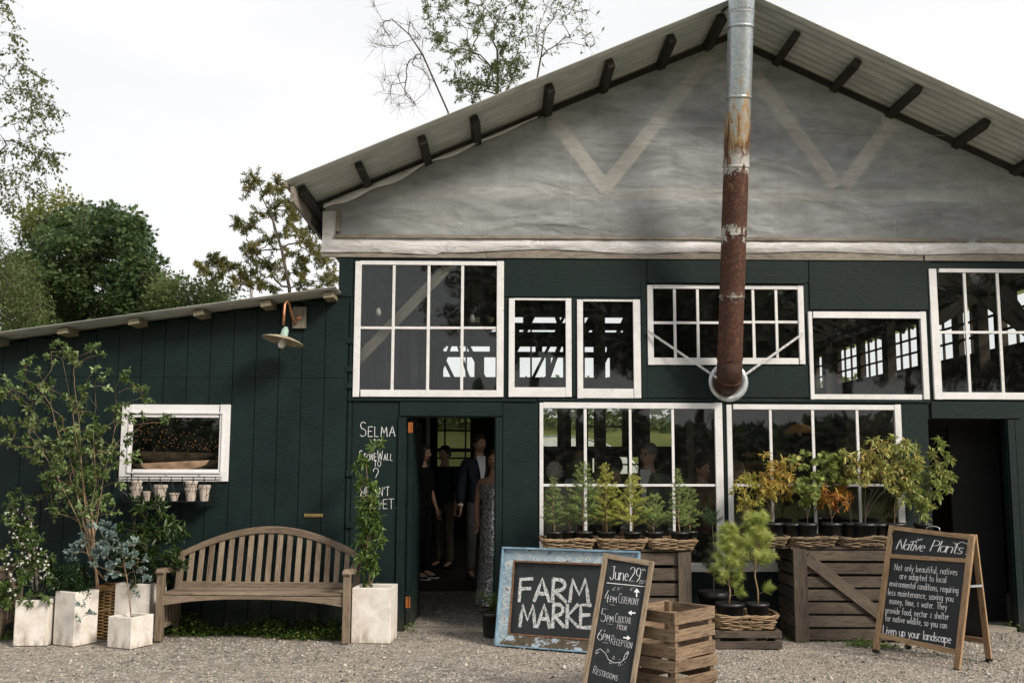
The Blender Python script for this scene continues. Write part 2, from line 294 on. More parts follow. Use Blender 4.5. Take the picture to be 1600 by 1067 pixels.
    def ribprism(s, outer, inner, y0, y1):
        """band between two matching polylines in xz, with thickness in y; grain follows the band"""
        b = len(s.v); n = len(outer); ou = s.r.uniform(0, 50); d = [0]
        for i in range(1, n): d.append(d[-1]+(Vector(outer[i])-Vector(outer[i-1])).length)
        for y in (y0, y1):
            for q in (outer, inner):
                for (x, z) in q: s.v.append((x, y, z))
        O0, I0, O1, I1 = b, b+n, b+2*n, b+3*n; w = (Vector(outer[0])-Vector(inner[0])).length
        for i in range(n-1):
            for (a, c_, v0, v1, fl) in ((O0, I0, 0, w, 0), (O1, I1, 0, w, 1), (O0, O1, .4, .43, 1), (I0, I1, .5, .53, 0)):
                q = [a+i, a+i+1, c_+i+1, c_+i]; uv = [(ou+d[i], v0), (ou+d[i+1], v0), (ou+d[i+1], v1), (ou+d[i], v1)]
                if not fl: q = q[::-1]; uv = uv[::-1]
                s.face(q, uv)
        s.face((O0, I0, I1, O1)); s.face((O0+n-1, O1+n-1, I1+n-1, I0+n-1)); return s
    def build(s, name, mat, parent=None, smooth=False, bevel=0, label=None, cat=None, group=None, kind=None, loc=None, rot=None):
        me = bpy.data.meshes.new(name); me.from_pydata(s.v, [], s.f)
        uvl = me.uv_layers.new(name='UVMap'); flat = np.array([c for u in s.uv for q in u for c in q], dtype=np.float32); uvl.data.foreach_set('uv', flat)
        for m in (mat if isinstance(mat, (list, tuple)) else [mat]): me.materials.append(m)
        if isinstance(mat, (list, tuple)): me.polygons.foreach_set('material_index', s.mi)
        if smooth: me.polygons.foreach_set('use_smooth', [True]*len(me.polygons))
        me.update(); o = bpy.data.objects.new(name, me); COL.objects.link(o)
        if parent: o.parent = parent
        if loc is not None: o.location = loc
        if rot is not None: o.rotation_euler = rot
        if bevel:
            md = o.modifiers.new('bevel', 'BEVEL'); md.width = bevel; md.segments = 2; md.limit_method = 'ANGLE'; md.angle_limit = rad(40)
        return tag(o, label, cat, group, kind)
def npmesh(name, V, F, mat, parent=None, tone=None, smooth=False, **kw):
    V = np.asarray(V, dtype=np.float32); F = np.asarray(F, dtype=np.int32); k = F.shape[1]
    me = bpy.data.meshes.new(name); me.vertices.add(len(V)); me.vertices.foreach_set('co', V.ravel())
    me.loops.add(F.size); me.loops.foreach_set('vertex_index', F.ravel()); me.polygons.add(len(F))
    me.polygons.foreach_set('loop_start', np.arange(0, F.size, k, dtype=np.int32)); me.polygons.foreach_set('loop_total', np.full(len(F), k, dtype=np.int32))
    me.update(calc_edges=True)
    if tone is not None:
        a = me.attributes.new('tone', 'FLOAT', 'FACE'); a.data.foreach_set('value', np.asarray(tone, dtype=np.float32))
    if smooth: me.polygons.foreach_set('use_smooth', [True]*len(F))
    me.materials.append(mat); o = bpy.data.objects.new(name, me); COL.objects.link(o)
    if parent: o.parent = parent
    return tag(o, **kw)
LT = np.array([(0, 0, 0), (-.36, .3, .07), (-.30, .68, .05), (0, 1, -.1), (.30, .68, .05), (.36, .3, .07), (0, .5, -.02)], dtype=np.float32)
LF = np.array([(0, 6, 2, 1), (6, 3, 2, 2), (0, 5, 4, 6), (6, 4, 3, 3)])
LFQ = np.array([(0, 6, 2, 1), (6, 3, 4, 2)])
T7 = (LT, np.array([(0, 1, 2), (0, 2, 6), (6, 2, 3), (0, 6, 4), (0, 4, 5), (6, 3, 4)]))
T4 = (np.array([(0, 0, 0), (-.4, .5, .06), (0, 1, -.08), (.4, .5, .06)], dtype=np.float32), np.array([(0, 1, 2), (0, 2, 3)]))
T3 = (np.array([(-.5, 0, 0), (.5, 0, 0), (0, 1, 0)], dtype=np.float32), np.array([(0, 1, 2)]))
# five-lobed leaf
_mp = [(0, 0)]+[(math.sin(a)*r, .42+.5*math.cos(a)*r*1.0) for a, r in ((-2.2, .5), (-1.75, .85), (-1.2, .5), (-.85, 1.0), (-.45, .55), (0, 1.15), (.45, .55), (.85, 1.0), (1.2, .5), (1.75, .85), (2.2, .5))]
TM = (np.array([(x*.62, y, abs(x)*.12) for x, y in _mp]+[(0, .42, 0)], dtype=np.float32), np.array([(12, i+1, i) for i in range(0, 11)]+[(12, 0, 11)]))
def leaves(name, Pp, D, N, L, Wd, tone, mat, parent, T=T4, **kw):
    Pp = np.asarray(Pp, float); D = np.asarray(D, float); N = np.asarray(N, float)
    D = D/np.maximum(np.linalg.norm(D, axis=1, keepdims=True), 1e-9); Sx = np.cross(D, N); Sx /= np.maximum(np.linalg.norm(Sx, axis=1, keepdims=True), 1e-9); N = np.cross(Sx, D)
    t, f = T; n = len(Pp); L = np.broadcast_to(L, n)[:, None, None]; Wd = np.broadcast_to(Wd, n)[:, None, None]
    V = Pp[:, None, :]+D[:, None, :]*t[None, :, 1:2]*L+Sx[:, None, :]*t[None, :, 0:1]*Wd+N[:, None, :]*t[None, :, 2:3]*L
    F = (f[None]+(np.arange(n)*len(t))[:, None, None]).reshape(-1, f.shape[1])
    return npmesh(name, V.reshape(-1, 3), F, mat, parent, np.repeat(tone, len(f)), **kw)
def skeleton(trunk, targets, rng, up_bias=.6, sag=.0, seg=4, wob=.08, tip=.004, kr=.55, stems=()):
    """grow limbs from a trunk polyline to every target; returns nodes, parents, radii, leaf-node of each target"""
    nodes = [Vector(p) for p in trunk]; par = [-1]+list(range(len(trunk)-1)); ends = []
    arr = [tuple(p) for p in nodes]
    for s in stems:
        s = Vector(s); a = nodes[min(1, len(trunk)-1)]; prev = min(1, len(trunk)-1); L = (s-a).length; mid = Vector((a.x+(s.x-a.x)*.25, a.y+(s.y-a.y)*.25, a.z+(s.z-a.z)*.55))
        for q in range(1, 8):
            t = q/7; p = a*(1-t)**2+mid*2*t*(1-t)+s*t*t+Vector([rng.uniform(-1, 1) for _ in range(3)])*.012*L; nodes.append(p); arr.append(tuple(p)); par.append(prev); prev = len(nodes)-1
    order = sorted(range(len(targets)), key=lambda i: min((Vector(targets[i])-t).length for t in nodes[:len(trunk)])+rng.random()*.1)
    res = {}
    for i in order:
        c = Vector(targets[i]); A = np.array(arr); d = np.linalg.norm(A-np.array(c), axis=1); hz = A[:, 2]-c.z
        cost = d+up_bias*np.maximum(0, hz+.25*d)*1.6; j = int(np.argmin(cost)); a = nodes[j]; L = (c-a).length
        tdir = Vector((0, 0, 1)) if par[j] < 0 else (nodes[j]-nodes[par[j]]).normalized()
        mid = a+(c-a)*.45+tdir*L*.16+Vector((0, 0, 1))*L*.06; prev = j; k = max(2, seg)
        for q in range(1, k+1):
            t = q/k; p = a*(1-t)**2+mid*2*t*(1-t)+c*t*t
            if q < k: p += Vector([rng.uniform(-1, 1) for _ in range(3)])*wob*L*.5
            nodes.append(p); arr.append(tuple(p)); par.append(prev); prev = len(nodes)-1
        res[i] = prev
    cnt = [0.0]*len(nodes)
    for e in res.values(): cnt[e] += 1
    for i in range(len(nodes)-1, 0, -1):
        if par[i] >= 0 and par[i] < i: cnt[par[i]] += cnt[i]
    r = [tip*max(1, c)**kr for c in cnt]; return nodes, par, r, res
def limbs(nodes, par, r, mb, n=5, taper=1.):
    ch = {}
    for i, p in enumerate(par): ch.setdefault(p, []).append(i)
    stack = [(0, [0])]
    while stack:
        i, path = stack.pop()
        cs = ch.get(i, [])
        if cs:
            cs = sorted(cs, key=lambda c: -r[c]); path2 = path+[cs[0]]; stack.append((cs[0], path2))
            for c in cs[1:]: stack.append((c, [i, c]))
        elif len(path) > 1:
            rr = [r[k] for k in path]
            if len(rr) > 1: rr[0] = min(rr[0], rr[1]*1.25)
            mb.tube([nodes[k] for k in path], rr, n)
    return mb
def rvec(rng): 
    while 1:
        v = Vector((rng.uniform(-1, 1), rng.uniform(-1, 1), rng.uniform(-1, 1)))
        if .05 < v.length < 1: return v.normalized()
def inpoly(x, y, poly):
    c = False; j = len(poly)-1
    for i in range(len(poly)):
        (xi, yi), (xj, yj) = poly[i], poly[j]
        if (yi > y) != (yj > y) and x < (xj-xi)*(y-yi)/(yj-yi)+xi: c = not c
        j = i
    return c
def woody(name, label, cat, base, trunk, targets, seed=1, leafmat_=None, bark=None, nl=40, cr=.3, ls=.06, lw=.6, T=T4, droop=0., up_bias=.6, seg=4, wob=.1,
          tip=.004, kr=.5, twigs=0, twig_r=.0015, sides=5, tone_f=None, group=None, parent=None, rootthing=None, flat=.0, crown='foliage', stem='trunk', szv=.5, outward=.5, sparse=None, stems=()):
    """trunk/targets given in world space; thing's origin at base"""
    rng = random.Random(seed); base = Vector(base)
    o = rootthing or thing(name, label, cat, base, 0, group)
    tr = [Vector(p)-base for p in trunk]; tg = [Vector(p)-base for p in targets]
    nodes, par, r, res = skeleton(tr, tg, rng, up_bias, 0, seg, wob, tip, kr, [Vector(p)-base for p in stems])
    for i in range(len(tr)): r[i] = max(r[i], .0)
    mb = MB(seed); limbs(nodes, par, r, mb, sides)
    Pp, D, N, Ls, Tn = [], [], [], [], []
    mid = sum(tg, Vector())/max(1, len(tg))
    for i, c in enumerate(tg):
        k = nl if sparse is None else int(nl*sparse(i, rng)); ct = rng.random(); dirp = (nodes[res[i]]-nodes[par[res[i]]]).normalized(); tn = []
        if twigs:
            for q in range(twigs):
                d = (dirp*outward+rvec(rng)*.8+Vector((0, 0, .25-droop))).normalized(); L = cr*rng.uniform(.6, 1.15)
                p1 = c+d*L*.5+rvec(rng)*L*.06; p2 = c+d*L+Vector((0, 0, -droop*L*.5)); mb.tube([c, p1, p2], [twig_r*1.4, twig_r, twig_r*.4], 3, False); tn.append((c, p1, p2))
        for q in range(k):
            if tn:
                a, b, e = tn[rng.randrange(len(tn))]; t = rng.uniform(.1, 1); p = a*(1-t)**2+b*2*t*(1-t)+e*t*t; td = (e-a).normalized(); d = (td*.5+rvec(rng)*.8).normalized()
            else:
                w = rvec(rng); w.z *= 1-flat; p = c+w*cr*rng.random()**.45; d = (w*.6+rvec(rng)*.7).normalized()
            d = (d+Vector((0, 0, -droop))).normalized(); nn = (rvec(rng)*.8+Vector((0, 0, 1)))
            Pp.append(p); D.append(d); N.append(nn); Ls.append(ls*rng.uniform(1-szv, 1+szv)); Tn.append(tone_f(p, ct, rng) if tone_f else min(1, max(0, .25*rng.random()+.5*ct+.15+rng.uniform(-.15, .15))))
    mb.build(stem, bark or BARK, o, smooth=True)
    if Pp: Ls = np.array(Ls); leaves(crown, Pp, D, N, Ls, Ls*lw, Tn, leafmat_ or L_MAPLE, o, T)
    return o
L_MAPLE = leafmat('dark_maple_leaf', (.022, .045, .015), (.062, .105, .038), (.17, .22, .085), .42)
L_OLIVE = leafmat('olive_leaf', (.05, .07, .022), (.10, .13, .045), (.19, .21, .08), .35)
L_YG = leafmat('yellow_green_leaf', (.07, .09, .02), (.15, .17, .04), (.28, .27, .09), .4)
L_BIRCH = leafmat('birch_leaf', (.06, .08, .03), (.12, .145, .05), (.21, .22, .09), .55)
L_ASH = leafmat('ash_leaf', (.06, .09, .03), (.11, .155, .055), (.20, .24, .09), .55)
L_PINEF = leafmat('far_pine_needle', (.07, .08, .025), (.16, .155, .045), (.30, .26, .09), .4)
L_SHRUB = leafmat('fresh_green_leaf', (.045, .075, .018), (.105, .165, .05), (.36, .44, .20), .35, .35)
L_LAUREL = leafmat('laurel_leaf', (.03, .065, .014), (.09, .155, .035), (.24, .33, .09), .3, .3)
L_DARK = leafmat('dark_boxwood_leaf', (.008, .022, .007), (.02, .045, .014), (.05, .09, .03), .25, .35)
L_JAS = leafmat('jasmine_leaf', (.03, .06, .015), (.07, .12, .03), (.17, .23, .07), .3, .35)
L_FLW = leafmat('white_petal', (.62, .60, .52), (.75, .74, .68), (.85, .85, .82), .3, .6)
L_EUC = leafmat('blue_eucalyptus_leaf', (.08, .13, .12), (.18, .25, .23), (.33, .41, .38), .25, .5)
L_SPR = leafmat('spruce_needle', (.06, .12, .04), (.17, .28, .085), (.40, .50, .17), .42, .45)
L_SPRB = leafmat('bright_spruce_needle', (.16, .20, .035), (.42, .46, .09), (.70, .70, .20), .42, .45)
L_PINE = leafmat('young_pine_needle', (.12, .17, .035), (.33, .40, .09), (.60, .62, .22), .35, .45)
L_PINED = leafmat('dark_pine_needle', (.02, .05, .02), (.045, .09, .035), (.09, .15, .06), .3, .45)  # much darker greens than the young pine needles
L_ORG = leafmat('orange_azalea_leaf', (.16, .18, .035), (.38, .38, .08), (.56, .46, .11), .35, .45, (.54, .30, .09))
L_MIX = leafmat('bronze_green_leaf', (.12, .11, .03), (.20, .27, .065), (.44, .46, .15), .35, .4, (.56, .42, .14))
L_RED = leafmat('red_orange_leaf', (.20, .17, .04), (.42, .26, .05), (.54, .24, .06), .35, .45, (.50, .14, .05))
L_WEED = leafmat('ground_weed_leaf', (.03, .065, .014), (.09, .15, .03), (.22, .29, .07), .35, .45)
L_FERN = leafmat('fern_leaf', (.03, .07, .012), (.07, .14, .03), (.13, .22, .05), .35, .45)
# ---------------------------------------------------------------- stroke lettering
def AR(cx, cy, rx, ry, a0, a1, n=None):
    n = n or max(5, int(abs(a1-a0)/22)); return [(cx+rx*math.cos(rad(a0+(a1-a0)*k/n)), cy+ry*math.sin(rad(a0+(a1-a0)*k/n))) for k in range(n+1)]
G = {
'A': (.62, [[(0, 0), (.3, 1), (.6, 0)], [(.1, .35), (.52, .35)]]), 'B': (.5, [[(0, 0), (0, 1)], [(0, 1)]+AR(.2, .77, .23, .23, 90, -90)+[(0, .54)], [(0, .52)]+AR(.2, .26, .28, .26, 90, -90)+[(0, 0)]]),
'C': (.55, [AR(.33, .5, .33, .5, 50, 310)]), 'D': (.58, [[(0, 0), (0, 1)], [(0, 1)]+AR(.1, .5, .45, .5, 90, -90)+[(0, 0)]]), 'E': (.48, [[(.46, 1), (0, 1), (0, 0), (.48, 0)], [(0, .52), (.4, .54)]]),
'F': (.48, [[(0, 0), (.02, 1), (.5, 1)], [(0, .55), (.42, .58)]]), 'H': (.55, [[(0, 0), (0, 1)], [(.52, 0), (.52, 1)], [(0, .5), (.52, .5)]]), 'I': (.12, [[(.05, 0), (.05, 1)]]),
'J': (.45, [[(.12, 1), (.5, 1)], [(.36, 1)]+AR(.17, .2, .19, .24, 0, -170)]), 'K': (.52, [[(0, 0), (0, 1)], [(.5, 1), (.03, .48), (.52, 0)]]), 'L': (.45, [[(0, 1), (0, 0), (.42, 0)]]),
'M': (.72, [[(0, 0), (.08, 1), (.36, .3), (.62, 1), (.72, 0)]]), 'N': (.58, [[(0, 0), (.02, 1), (.52, 0), (.55, 1)]]), 'O': (.62, [AR(.31, .5, .31, .5, 90, 450)]),
'P': (.5, [[(0, 0), (.02, 1)], [(.02, 1)]+AR(.2, .75, .27, .25, 90, -90)+[(.02, .5)]]), 'R': (.55, [[(0, 0), (.02, 1)], [(.02, 1)]+AR(.2, .75, .27, .25, 90, -90)+[(.04, .5), (.52, 0)]]),
'S': (.5, [AR(.27, .76, .22, .24, 40, 260)+AR(.24, .26, .24, .26, 80, -145)]), 'T': (.56, [[(0, 1), (.56, 1)], [(.28, 1), (.28, 0)]]), 'U': (.55, [[(0, 1)]+AR(.27, .27, .27, .27, 180, 360)+[(.54, 1)]]),
'W': (.8, [[(0, 1), (.2, 0), (.4, .8), (.6, 0), (.8, 1)]]), 'Y': (.55, [[(0, 1), (.27, .5)], [(.55, 1), (.27, .5), (.25, 0)]]),
'a': (.44, [AR(.2, .28, .2, .28, 40, 390), [(.41, .56), (.40, .06), (.46, 0)]]), 'b': (.42, [[(0, 1), (0, 0)], AR(.2, .28, .2, .28, 170, -170)]), 'c': (.36, [AR(.22, .28, .2, .28, 50, 310)]),
'd': (.44, [AR(.2, .28, .2, .28, 40, 390), [(.41, 1), (.41, 0)]]), 'e': (.4, [[(.03, .3), (.38, .33)]+AR(.21, .28, .18, .28, 10, 310)]), 'f': (.28, [AR(.24, .82, .13, .18, 60, 180)+[(.1, 0)], [(0, .55), (.26, .56)]]),
'g': (.44, [AR(.2, .28, .2, .28, 40, 390), [(.41, .56)]+AR(.21, -.15, .2, .2, 0, -150)]), 'h': (.42, [[(0, 1), (0, 0)], [(0, .38)]+AR(.2, .38, .19, .19, 150, 0)+[(.39, 0)]]), 'i': (.1, [[(.04, .56), (.04, 0)], [(.04, .78), (.05, .84)]]),
'k': (.38, [[(0, 1), (0, 0)], [(.34, .56), (.03, .25), (.36, 0)]]), 'l': (.1, [[(.04, 1), (.04, 0)]]), 'm': (.62, [[(0, .56), (0, 0)], [(0, .38)]+AR(.15, .4, .14, .17, 150, 0)+[(.29, 0)], [(.29, .38)]+AR(.44, .4, .14, .17, 150, 0)+[(.58, 0)]]),
'n': (.42, [[(0, .56), (0, 0)], [(0, .36)]+AR(.2, .37, .19, .19, 150, 0)+[(.39, 0)]]), 'o': (.42, [AR(.21, .28, .21, .28, 90, 450)]), 'p': (.42, [[(0, .56), (0, -.4)], AR(.2, .28, .2, .28, 170, -170)]),
'q': (.44, [AR(.2, .28, .2, .28, 40, 390), [(.41, .56), (.41, -.38), (.5, -.3)]]), 'r': (.3, [[(0, .56), (0, 0)], [(0, .32)]+AR(.18, .36, .17, .2, 150, 50)]), 's': (.34, [AR(.18, .42, .14, .14, 40, 260)+AR(.16, .14, .16, .14, 80, -140)]),
't': (.3, [[(.13, .85), (.13, .1), (.24, 0)], [(0, .56), (.27, .57)]]), 'u': (.42, [[(0, .56)]+AR(.19, .2, .19, .2, 180, 350)+[(.39, .56)], [(.39, .56), (.40, 0)]]), 'v': (.38, [[(0, .56), (.18, 0), (.37, .56)]]),
'w': (.56, [[(0, .56), (.14, 0), (.28, .45), (.42, 0), (.55, .56)]]), 'y': (.4, [[(0, .56), (.2, .05)], [(.4, .56), (.1, -.38)]]),
'2': (.48, [AR(.23, .74, .22, .26, 160, -25)+[(0, 0), (.48, .02)]]), '9': (.45, [AR(.22, .7, .21, .29, 20, 380)+[(.36, .3), (.14, 0)]]), '0': (.45, [AR(.22, .5, .22, .5, 90, 450)]), '1': (.2, [[(.1, 1), (.1, 0)]]),
'4': (.5, [[(.3, 1), (0, .35), (.48, .36)], [(.36, .62), (.34, 0)]]), '5': (.45, [[(.42, 1), (.08, 1), (.05, .58)]+AR(.2, .3, .23, .3, 110, -140)]), '6': (.45, [[(.34, 1), (.1, .6)]+AR(.22, .29, .2, .28, 160, 500)]),
'&': (.45, [[(.40, .62), (.12, .60), (.28, .38), (.06, .2), (.2, 0), (.42, .08)]]), ',': (.12, [[(.08, .06), (.02, -.14)]]), '.': (.12, [[(.03, 0), (.07, .05)]]), "'": (.1, [[(.06, 1), (.03, .8)]]),
'?': (.45, [AR(.2, .76, .2, .23, 190, -60)+[(.2, .3)], [(.2, .06), (.22, 0)]]), ' ': (.28, []),
}
class Ink:
    """chalk or paint strokes laid on a board: local x right, z up, front towards -y"""
    def __init__(s, y0, seed=1): s.v = []; s.f = []; s.y = y0; s.r = random.Random(seed)
    def stroke(s, pts, w, wmin=None, jit=.0):
        if len(pts) < 2: return
        pts = [Vector((p[0]+s.r.uniform(-jit, jit), p[1]+s.r.uniform(-jit, jit))) for p in pts]
        dens = [pts[0]]
        for a, b in zip(pts, pts[1:]):
            k = max(1, min(6, int((b-a).length/(w*2.5))))
            for q in range(1, k+1): dens.append(a.lerp(b, q/k))
        pts = dens; b = len(s.v); n = len(pts)
        for i, p in enumerate(pts):
            t = (pts[min(i+1, n-1)]-pts[max(i-1, 0)]); t = t.normalized() if t.length > 1e-9 else Vector((1, 0)); nn = Vector((-t.y, t.x))
            ww = w*(1+s.r.uniform(-.12, .12)) if wmin is None else (wmin+(w-wmin)*(abs(t.y)**1.5 if t.y*1 < .2 or True else 0))
            ext = t*(-w*.3 if i == 0 else (w*.3 if i == n-1 else 0))
            for sg in (1, -1):
                q = p+nn*ww*.5*sg+ext; s.v.append((q.x, s.y, q.y))
        for i in range(n-1): s.f.append((b+2*i, b+2*i+1, b+2*i+3, b+2*i+2))
        s.y -= .00004
    def text(s, txt, x, z, h, w, slant=0., track=.16, xs=1., jit=.0, smallcaps=False, wmin=None, width=None, center=False, rot=0.0):
        def adv(c):
            k = 1.
            if smallcaps and c.islower(): c = c.upper(); k = .68
            return G.get(c, G[' '])[0]*k+track
        tot = sum(adv(c) for c in txt)-track
        if width: xs = width/(tot*h)
        if center: x -= tot*h*xs/2
        cx = 0
        ca, sa = math.cos(rot), math.sin(rot)
        for c in txt:
            k = 1.; a = adv(c)
            if smallcaps and c.islower(): c = c.upper(); k = .68
            for st in G.get(c, G[' '])[1]:
                dz = s.r.uniform(-jit, jit)*h; pl = []
                for px_, pz_ in st:
                    X = (cx+px_*k)*h*xs+slant*pz_*k*h; Z = pz_*k*h+dz; pl.append((x+X*ca-Z*sa, z+X*sa+Z*ca))
                s.stroke(pl, w, wmin, jit*h*.35)
            cx += a
    def build(s, name, mat, parent):
        m = MB(3); m.v = s.v
        for f in s.f: m.face(f)
        return m.build(name, mat, parent)
# ================================================================ SETTING
def struct(name, mb, mat, **k): return mb.build(name, mat, None, kind=k.pop('kind', 'structure'), **k)
m = MB(1); m.v = [(-400, -200, -.03), (400, -200, -.03), (400, 600, -.03), (-400, 600, -.03)]; m.face((0, 1, 2, 3)); struct('grass_ground', m, GRASS)
rng = random.Random(5); nx, ny = 150, 110; V = []; F = []
for j in range(ny+1):
    for i in range(nx+1):
        x = -12+26*i/nx; y = -12+18*j/ny; e = min(i, nx-i, j, ny-j)
        z = (.012*noise.noise((x*1.3, y*1.3, 0))+.006*noise.noise((x*5, y*5, 3)))*(min(1, abs(y+.0)/.6) if True else 1)-(.02 if e == 0 else 0)
        V.append((x, y, z))
for j in range(ny):
    for i in range(nx): a = j*(nx+1)+i; F.append((a, a+1, a+nx+2, a+nx+1))
npmesh('gravel_yard', V, F, GRAV, smooth=True, kind='structure')
# loose stones on the gravel
rs = np.random.RandomState(3); n = 26000; px_ = rs.uniform(-5.2, 5.2, n); py_ = -7+rs.rand(n)**.75*8.6; sz = rs.gamma(2.2, .0022, n)+.003
oc = np.array([(1, 0, 0), (0, 1, 0), (-1, 0, 0), (0, -1, 0), (0, 0, .7), (0, 0, -.5)], float); of = np.array([(0, 1, 4), (1, 2, 4), (2, 3, 4), (3, 0, 4), (1, 0, 5), (2, 1, 5), (3, 2, 5), (0, 3, 5)])
an = rs.uniform(0, 6.28, n); c_, s_ = np.cos(an), np.sin(an); O = oc[None]*(1+rs.uniform(-.35, .35, (n, 6, 3)))*sz[:, None, None]*np.array([1.2, .85, 1])
Vx = O[..., 0]*c_[:, None]-O[..., 1]*s_[:, None]+px_[:, None]; Vy = O[..., 0]*s_[:, None]+O[..., 1]*c_[:, None]+py_[:, None]; Vz = O[..., 2]+sz[:, None]*.15
STN = NT('loose_stone'); a = STN.new('Attribute', attribute_name='tone'); STN.set(STN.ramp(a.outputs['Fac'], (0, (.07, .062, .055)), (.45, (.26, .235, .20)), (.8, (.44, .39, .33)), (1, (.56, .51, .44))), .9, .2)
npmesh('loose_gravel', np.stack([Vx, Vy, Vz], -1).reshape(-1, 3), (of[None]+(np.arange(n)*6)[:, None, None]).reshape(-1, 3), STN.m, tone=np.repeat(rs.rand(n), 8), kind='stuff', label='loose grey and tan stones scattered over the gravel yard', cat='gravel')
# dry leaves and twigs blown against the wall foot
rr = random.Random(12); Pp, D, N, Tn = [], [], [], []
for k in range(420): x = rr.uniform(-5, 5); y = -rr.random()**2.2*3.2-.12; Pp.append((x, y, .012)); d = rvec(rr); d.z *= .15; D.append(d); N.append(Vector((0, 0, 1))+rvec(rr)*.4); Tn.append(rr.random())
leaves('dry_leaves', Pp, D, N, np.array([rr.uniform(.015, .05) for _ in Pp]), np.array([rr.uniform(.006, .022) for _ in Pp]), Tn, leafmat('dead_leaf', (.06, .035, .018), (.16, .10, .05), (.30, .21, .11), .1, .8), None, T4, kind='stuff', label='dry brown leaves and twigs scattered over the gravel', cat='leaves')
# ================================================================ BARN
barn = thing('barn', 'dark green barn with white multi-pane windows, grey plastic gable and metal roof', 'barn', (2.33, 0, 0))
BO = Vector((2.33, 0, 0)); RX = 2.31; RZ = 5.93; SLL, SLR = .432, .475; XL = P(528, 700, 0).x; XR = 6.55; XGL = P(505, 350, 0).x
def roofz(x): return RZ-(RX-x)*SLL if x < RX else RZ-(x-RX)*SLR
def shift(mb, o=BO): mb.v = [(v[0]-o.x, v[1]-o.y, v[2]-o.z) for v in mb.v]; return mb
def bpart(mb, name, mat, par=None, **k): return shift(mb).build(name, mat, par or barn, **k)
def rect(x0, y0, x1, y1, Y=0.):
    a, b = P(x0, y0, Y), P(x1, y1, Y); c, d = P(x0, y1, Y), P(x1, y0, Y)
    return (a.x+c.x)/2, (b.x+d.x)/2, (b.z+c.z)/2, (a.z+d.z)/2      # x0,x1,z0,z1
def wall(mb, x0, x1, z0, top, holes, Y0, Y1, extra=()):
    xs = sorted(set([x0, x1]+[h[0] for h in holes]+[h[1] for h in holes]+list(extra))); xs = [x for x in xs if x0 <= x <= x1]
    def q(pts, flip=False):
        b = len(mb.v); mb.v += pts; mb.face((b, b+1, b+2, b+3)[::-1 if flip else 1], [(p[0], p[2]) for p in (pts[::-1] if flip else pts)])
    for a, b in zip(xs, xs[1:]):
        hs = sorted([(h[2], h[3]) for h in holes if h[0] <= a+1e-6 and h[1] >= b-1e-6]); z = z0; segs = []
        for h0, h1 in hs: segs.append((z, z, h0, h0)); z = h1
        segs.append((z, z, top(a), top(b)))
        for (za, zb, ta, tb) in segs:
            if ta-za < 1e-4: continue
            q([(a, Y0, za), (b, Y0, zb), (b, Y0, tb), (a, Y0, ta)]); q([(a, Y1, za), (b, Y1, zb), (b, Y1, tb), (a, Y1, ta)], True)
    for (a, b, c, d) in holes:
        q([(a, Y0, c), (a, Y0, d), (a, Y1, d), (a, Y1, c)]); q([(b, Y0, c), (b, Y1, c), (b, Y1, d), (b, Y0, d)])
        q([(a, Y0, d), (b, Y0, d), (b, Y1, d), (a, Y1, d)]); q([(a, Y0, c), (a, Y1, c), (b, Y1, c), (b, Y0, c)])
    return mb
# windows: px outer rect, stile widths (l,r,t,b) in px, muntin columns, rows
WIN = [((553, 408, 787, 620), (10, 11, 6, 11), (614, 669, 722), (512,)), ((795, 466, 893, 620), (9, 9, 3, 15), (), ()), ((902, 468, 1001, 622), (9, 11, 3, 15), (), ()),
       ((1012, 445, 1133, 570), (9, 6, 6, 11), (1055, 1091), (504,)), ((1136, 446, 1257, 569), (6, 9, 6, 10), (1178, 1214), (503,)),
       ((1265, 487, 1450, 624), (6, 9, 10, 8), (), ()), ((1456, 420, 1682, 624), (12, 12, 6, 11), (1512, 1564, 1620), (519,)),
       ((843, 629, 1131, 893), (6, 12, 9, 14), (915, 986, 1053), (758,)), ((1138, 632, 1413, 893), (8, 10, 8, 14), (1207, 1274, 1344), (758,))]
holes = []
for (a, b, c, d), st, cs, rs_ in WIN: holes.append(rect(a+st[0]*.6, b+3, c-st[1]*.6, d-st[3]*.6))
door = rect(633, 652, 772, 985); door = (door[0], door[1], 0.0, door[3]); door2 = rect(1457, 655, 1579, 985); door2 = (door2[0], door2[1], 0., door2[3])
ztop = P(1000, 396, 0).z
mb = MB(2); wall(mb, XL, XR, 0.0, lambda x: ztop, holes+[door, door2], 0.0, .09); bpart(mb, 'front_wall', GREEN2)
# plywood sheets and trim boards, proud of the wall
mb = MB(3)
def trim(x0, y0, x1, y1, t=.018, Y=0.0, mb_=None):
    a, b, c, d = rect(x0, y0, x1, y1, Y); (mb_ or mb).box(((a+b)/2, Y-t/2-.001, (c+d)/2), (b-a, t, d-c))
for q in ((788, 402, 1010, 464, .010), (1011, 402, 1262, 441, .014), (1011, 571, 1104, 622, .012), (1104, 571, 1263, 621, .010), (1264, 405, 1453, 484, .012), (545, 623, 838, 627, .03), (625, 628, 785, 650, .020), (785, 628, 841, 990, .012), (774, 652, 784, 990, .028),
          (620, 652, 631, 990, .026), (548, 628, 619, 990, .008), (1415, 629, 1453, 990, .012), (1454, 628, 1592, 654, .022), (1581, 656, 1592, 990, .028), (1593, 629, 1700, 990, .01), (530, 402, 551, 464, .012), (530, 466, 540, 986, .02), (542, 470, 547, 986, .012), (841, 624, 1450, 628, .026),
          (894, 466, 901, 620, .010), (1002, 440, 1010, 622, .016), (1132, 631, 1137, 893, .012), (843, 894, 1413, 990, .006), (1012, 440, 1257, 444, .05)): trim(*q[:4], t=q[4])
for y in (528, 572, 598, 735, 815, 870): trim(541, y, 552, y+9, .034)
bpart(mb, 'trim_boards', GREEN, bevel=.003)
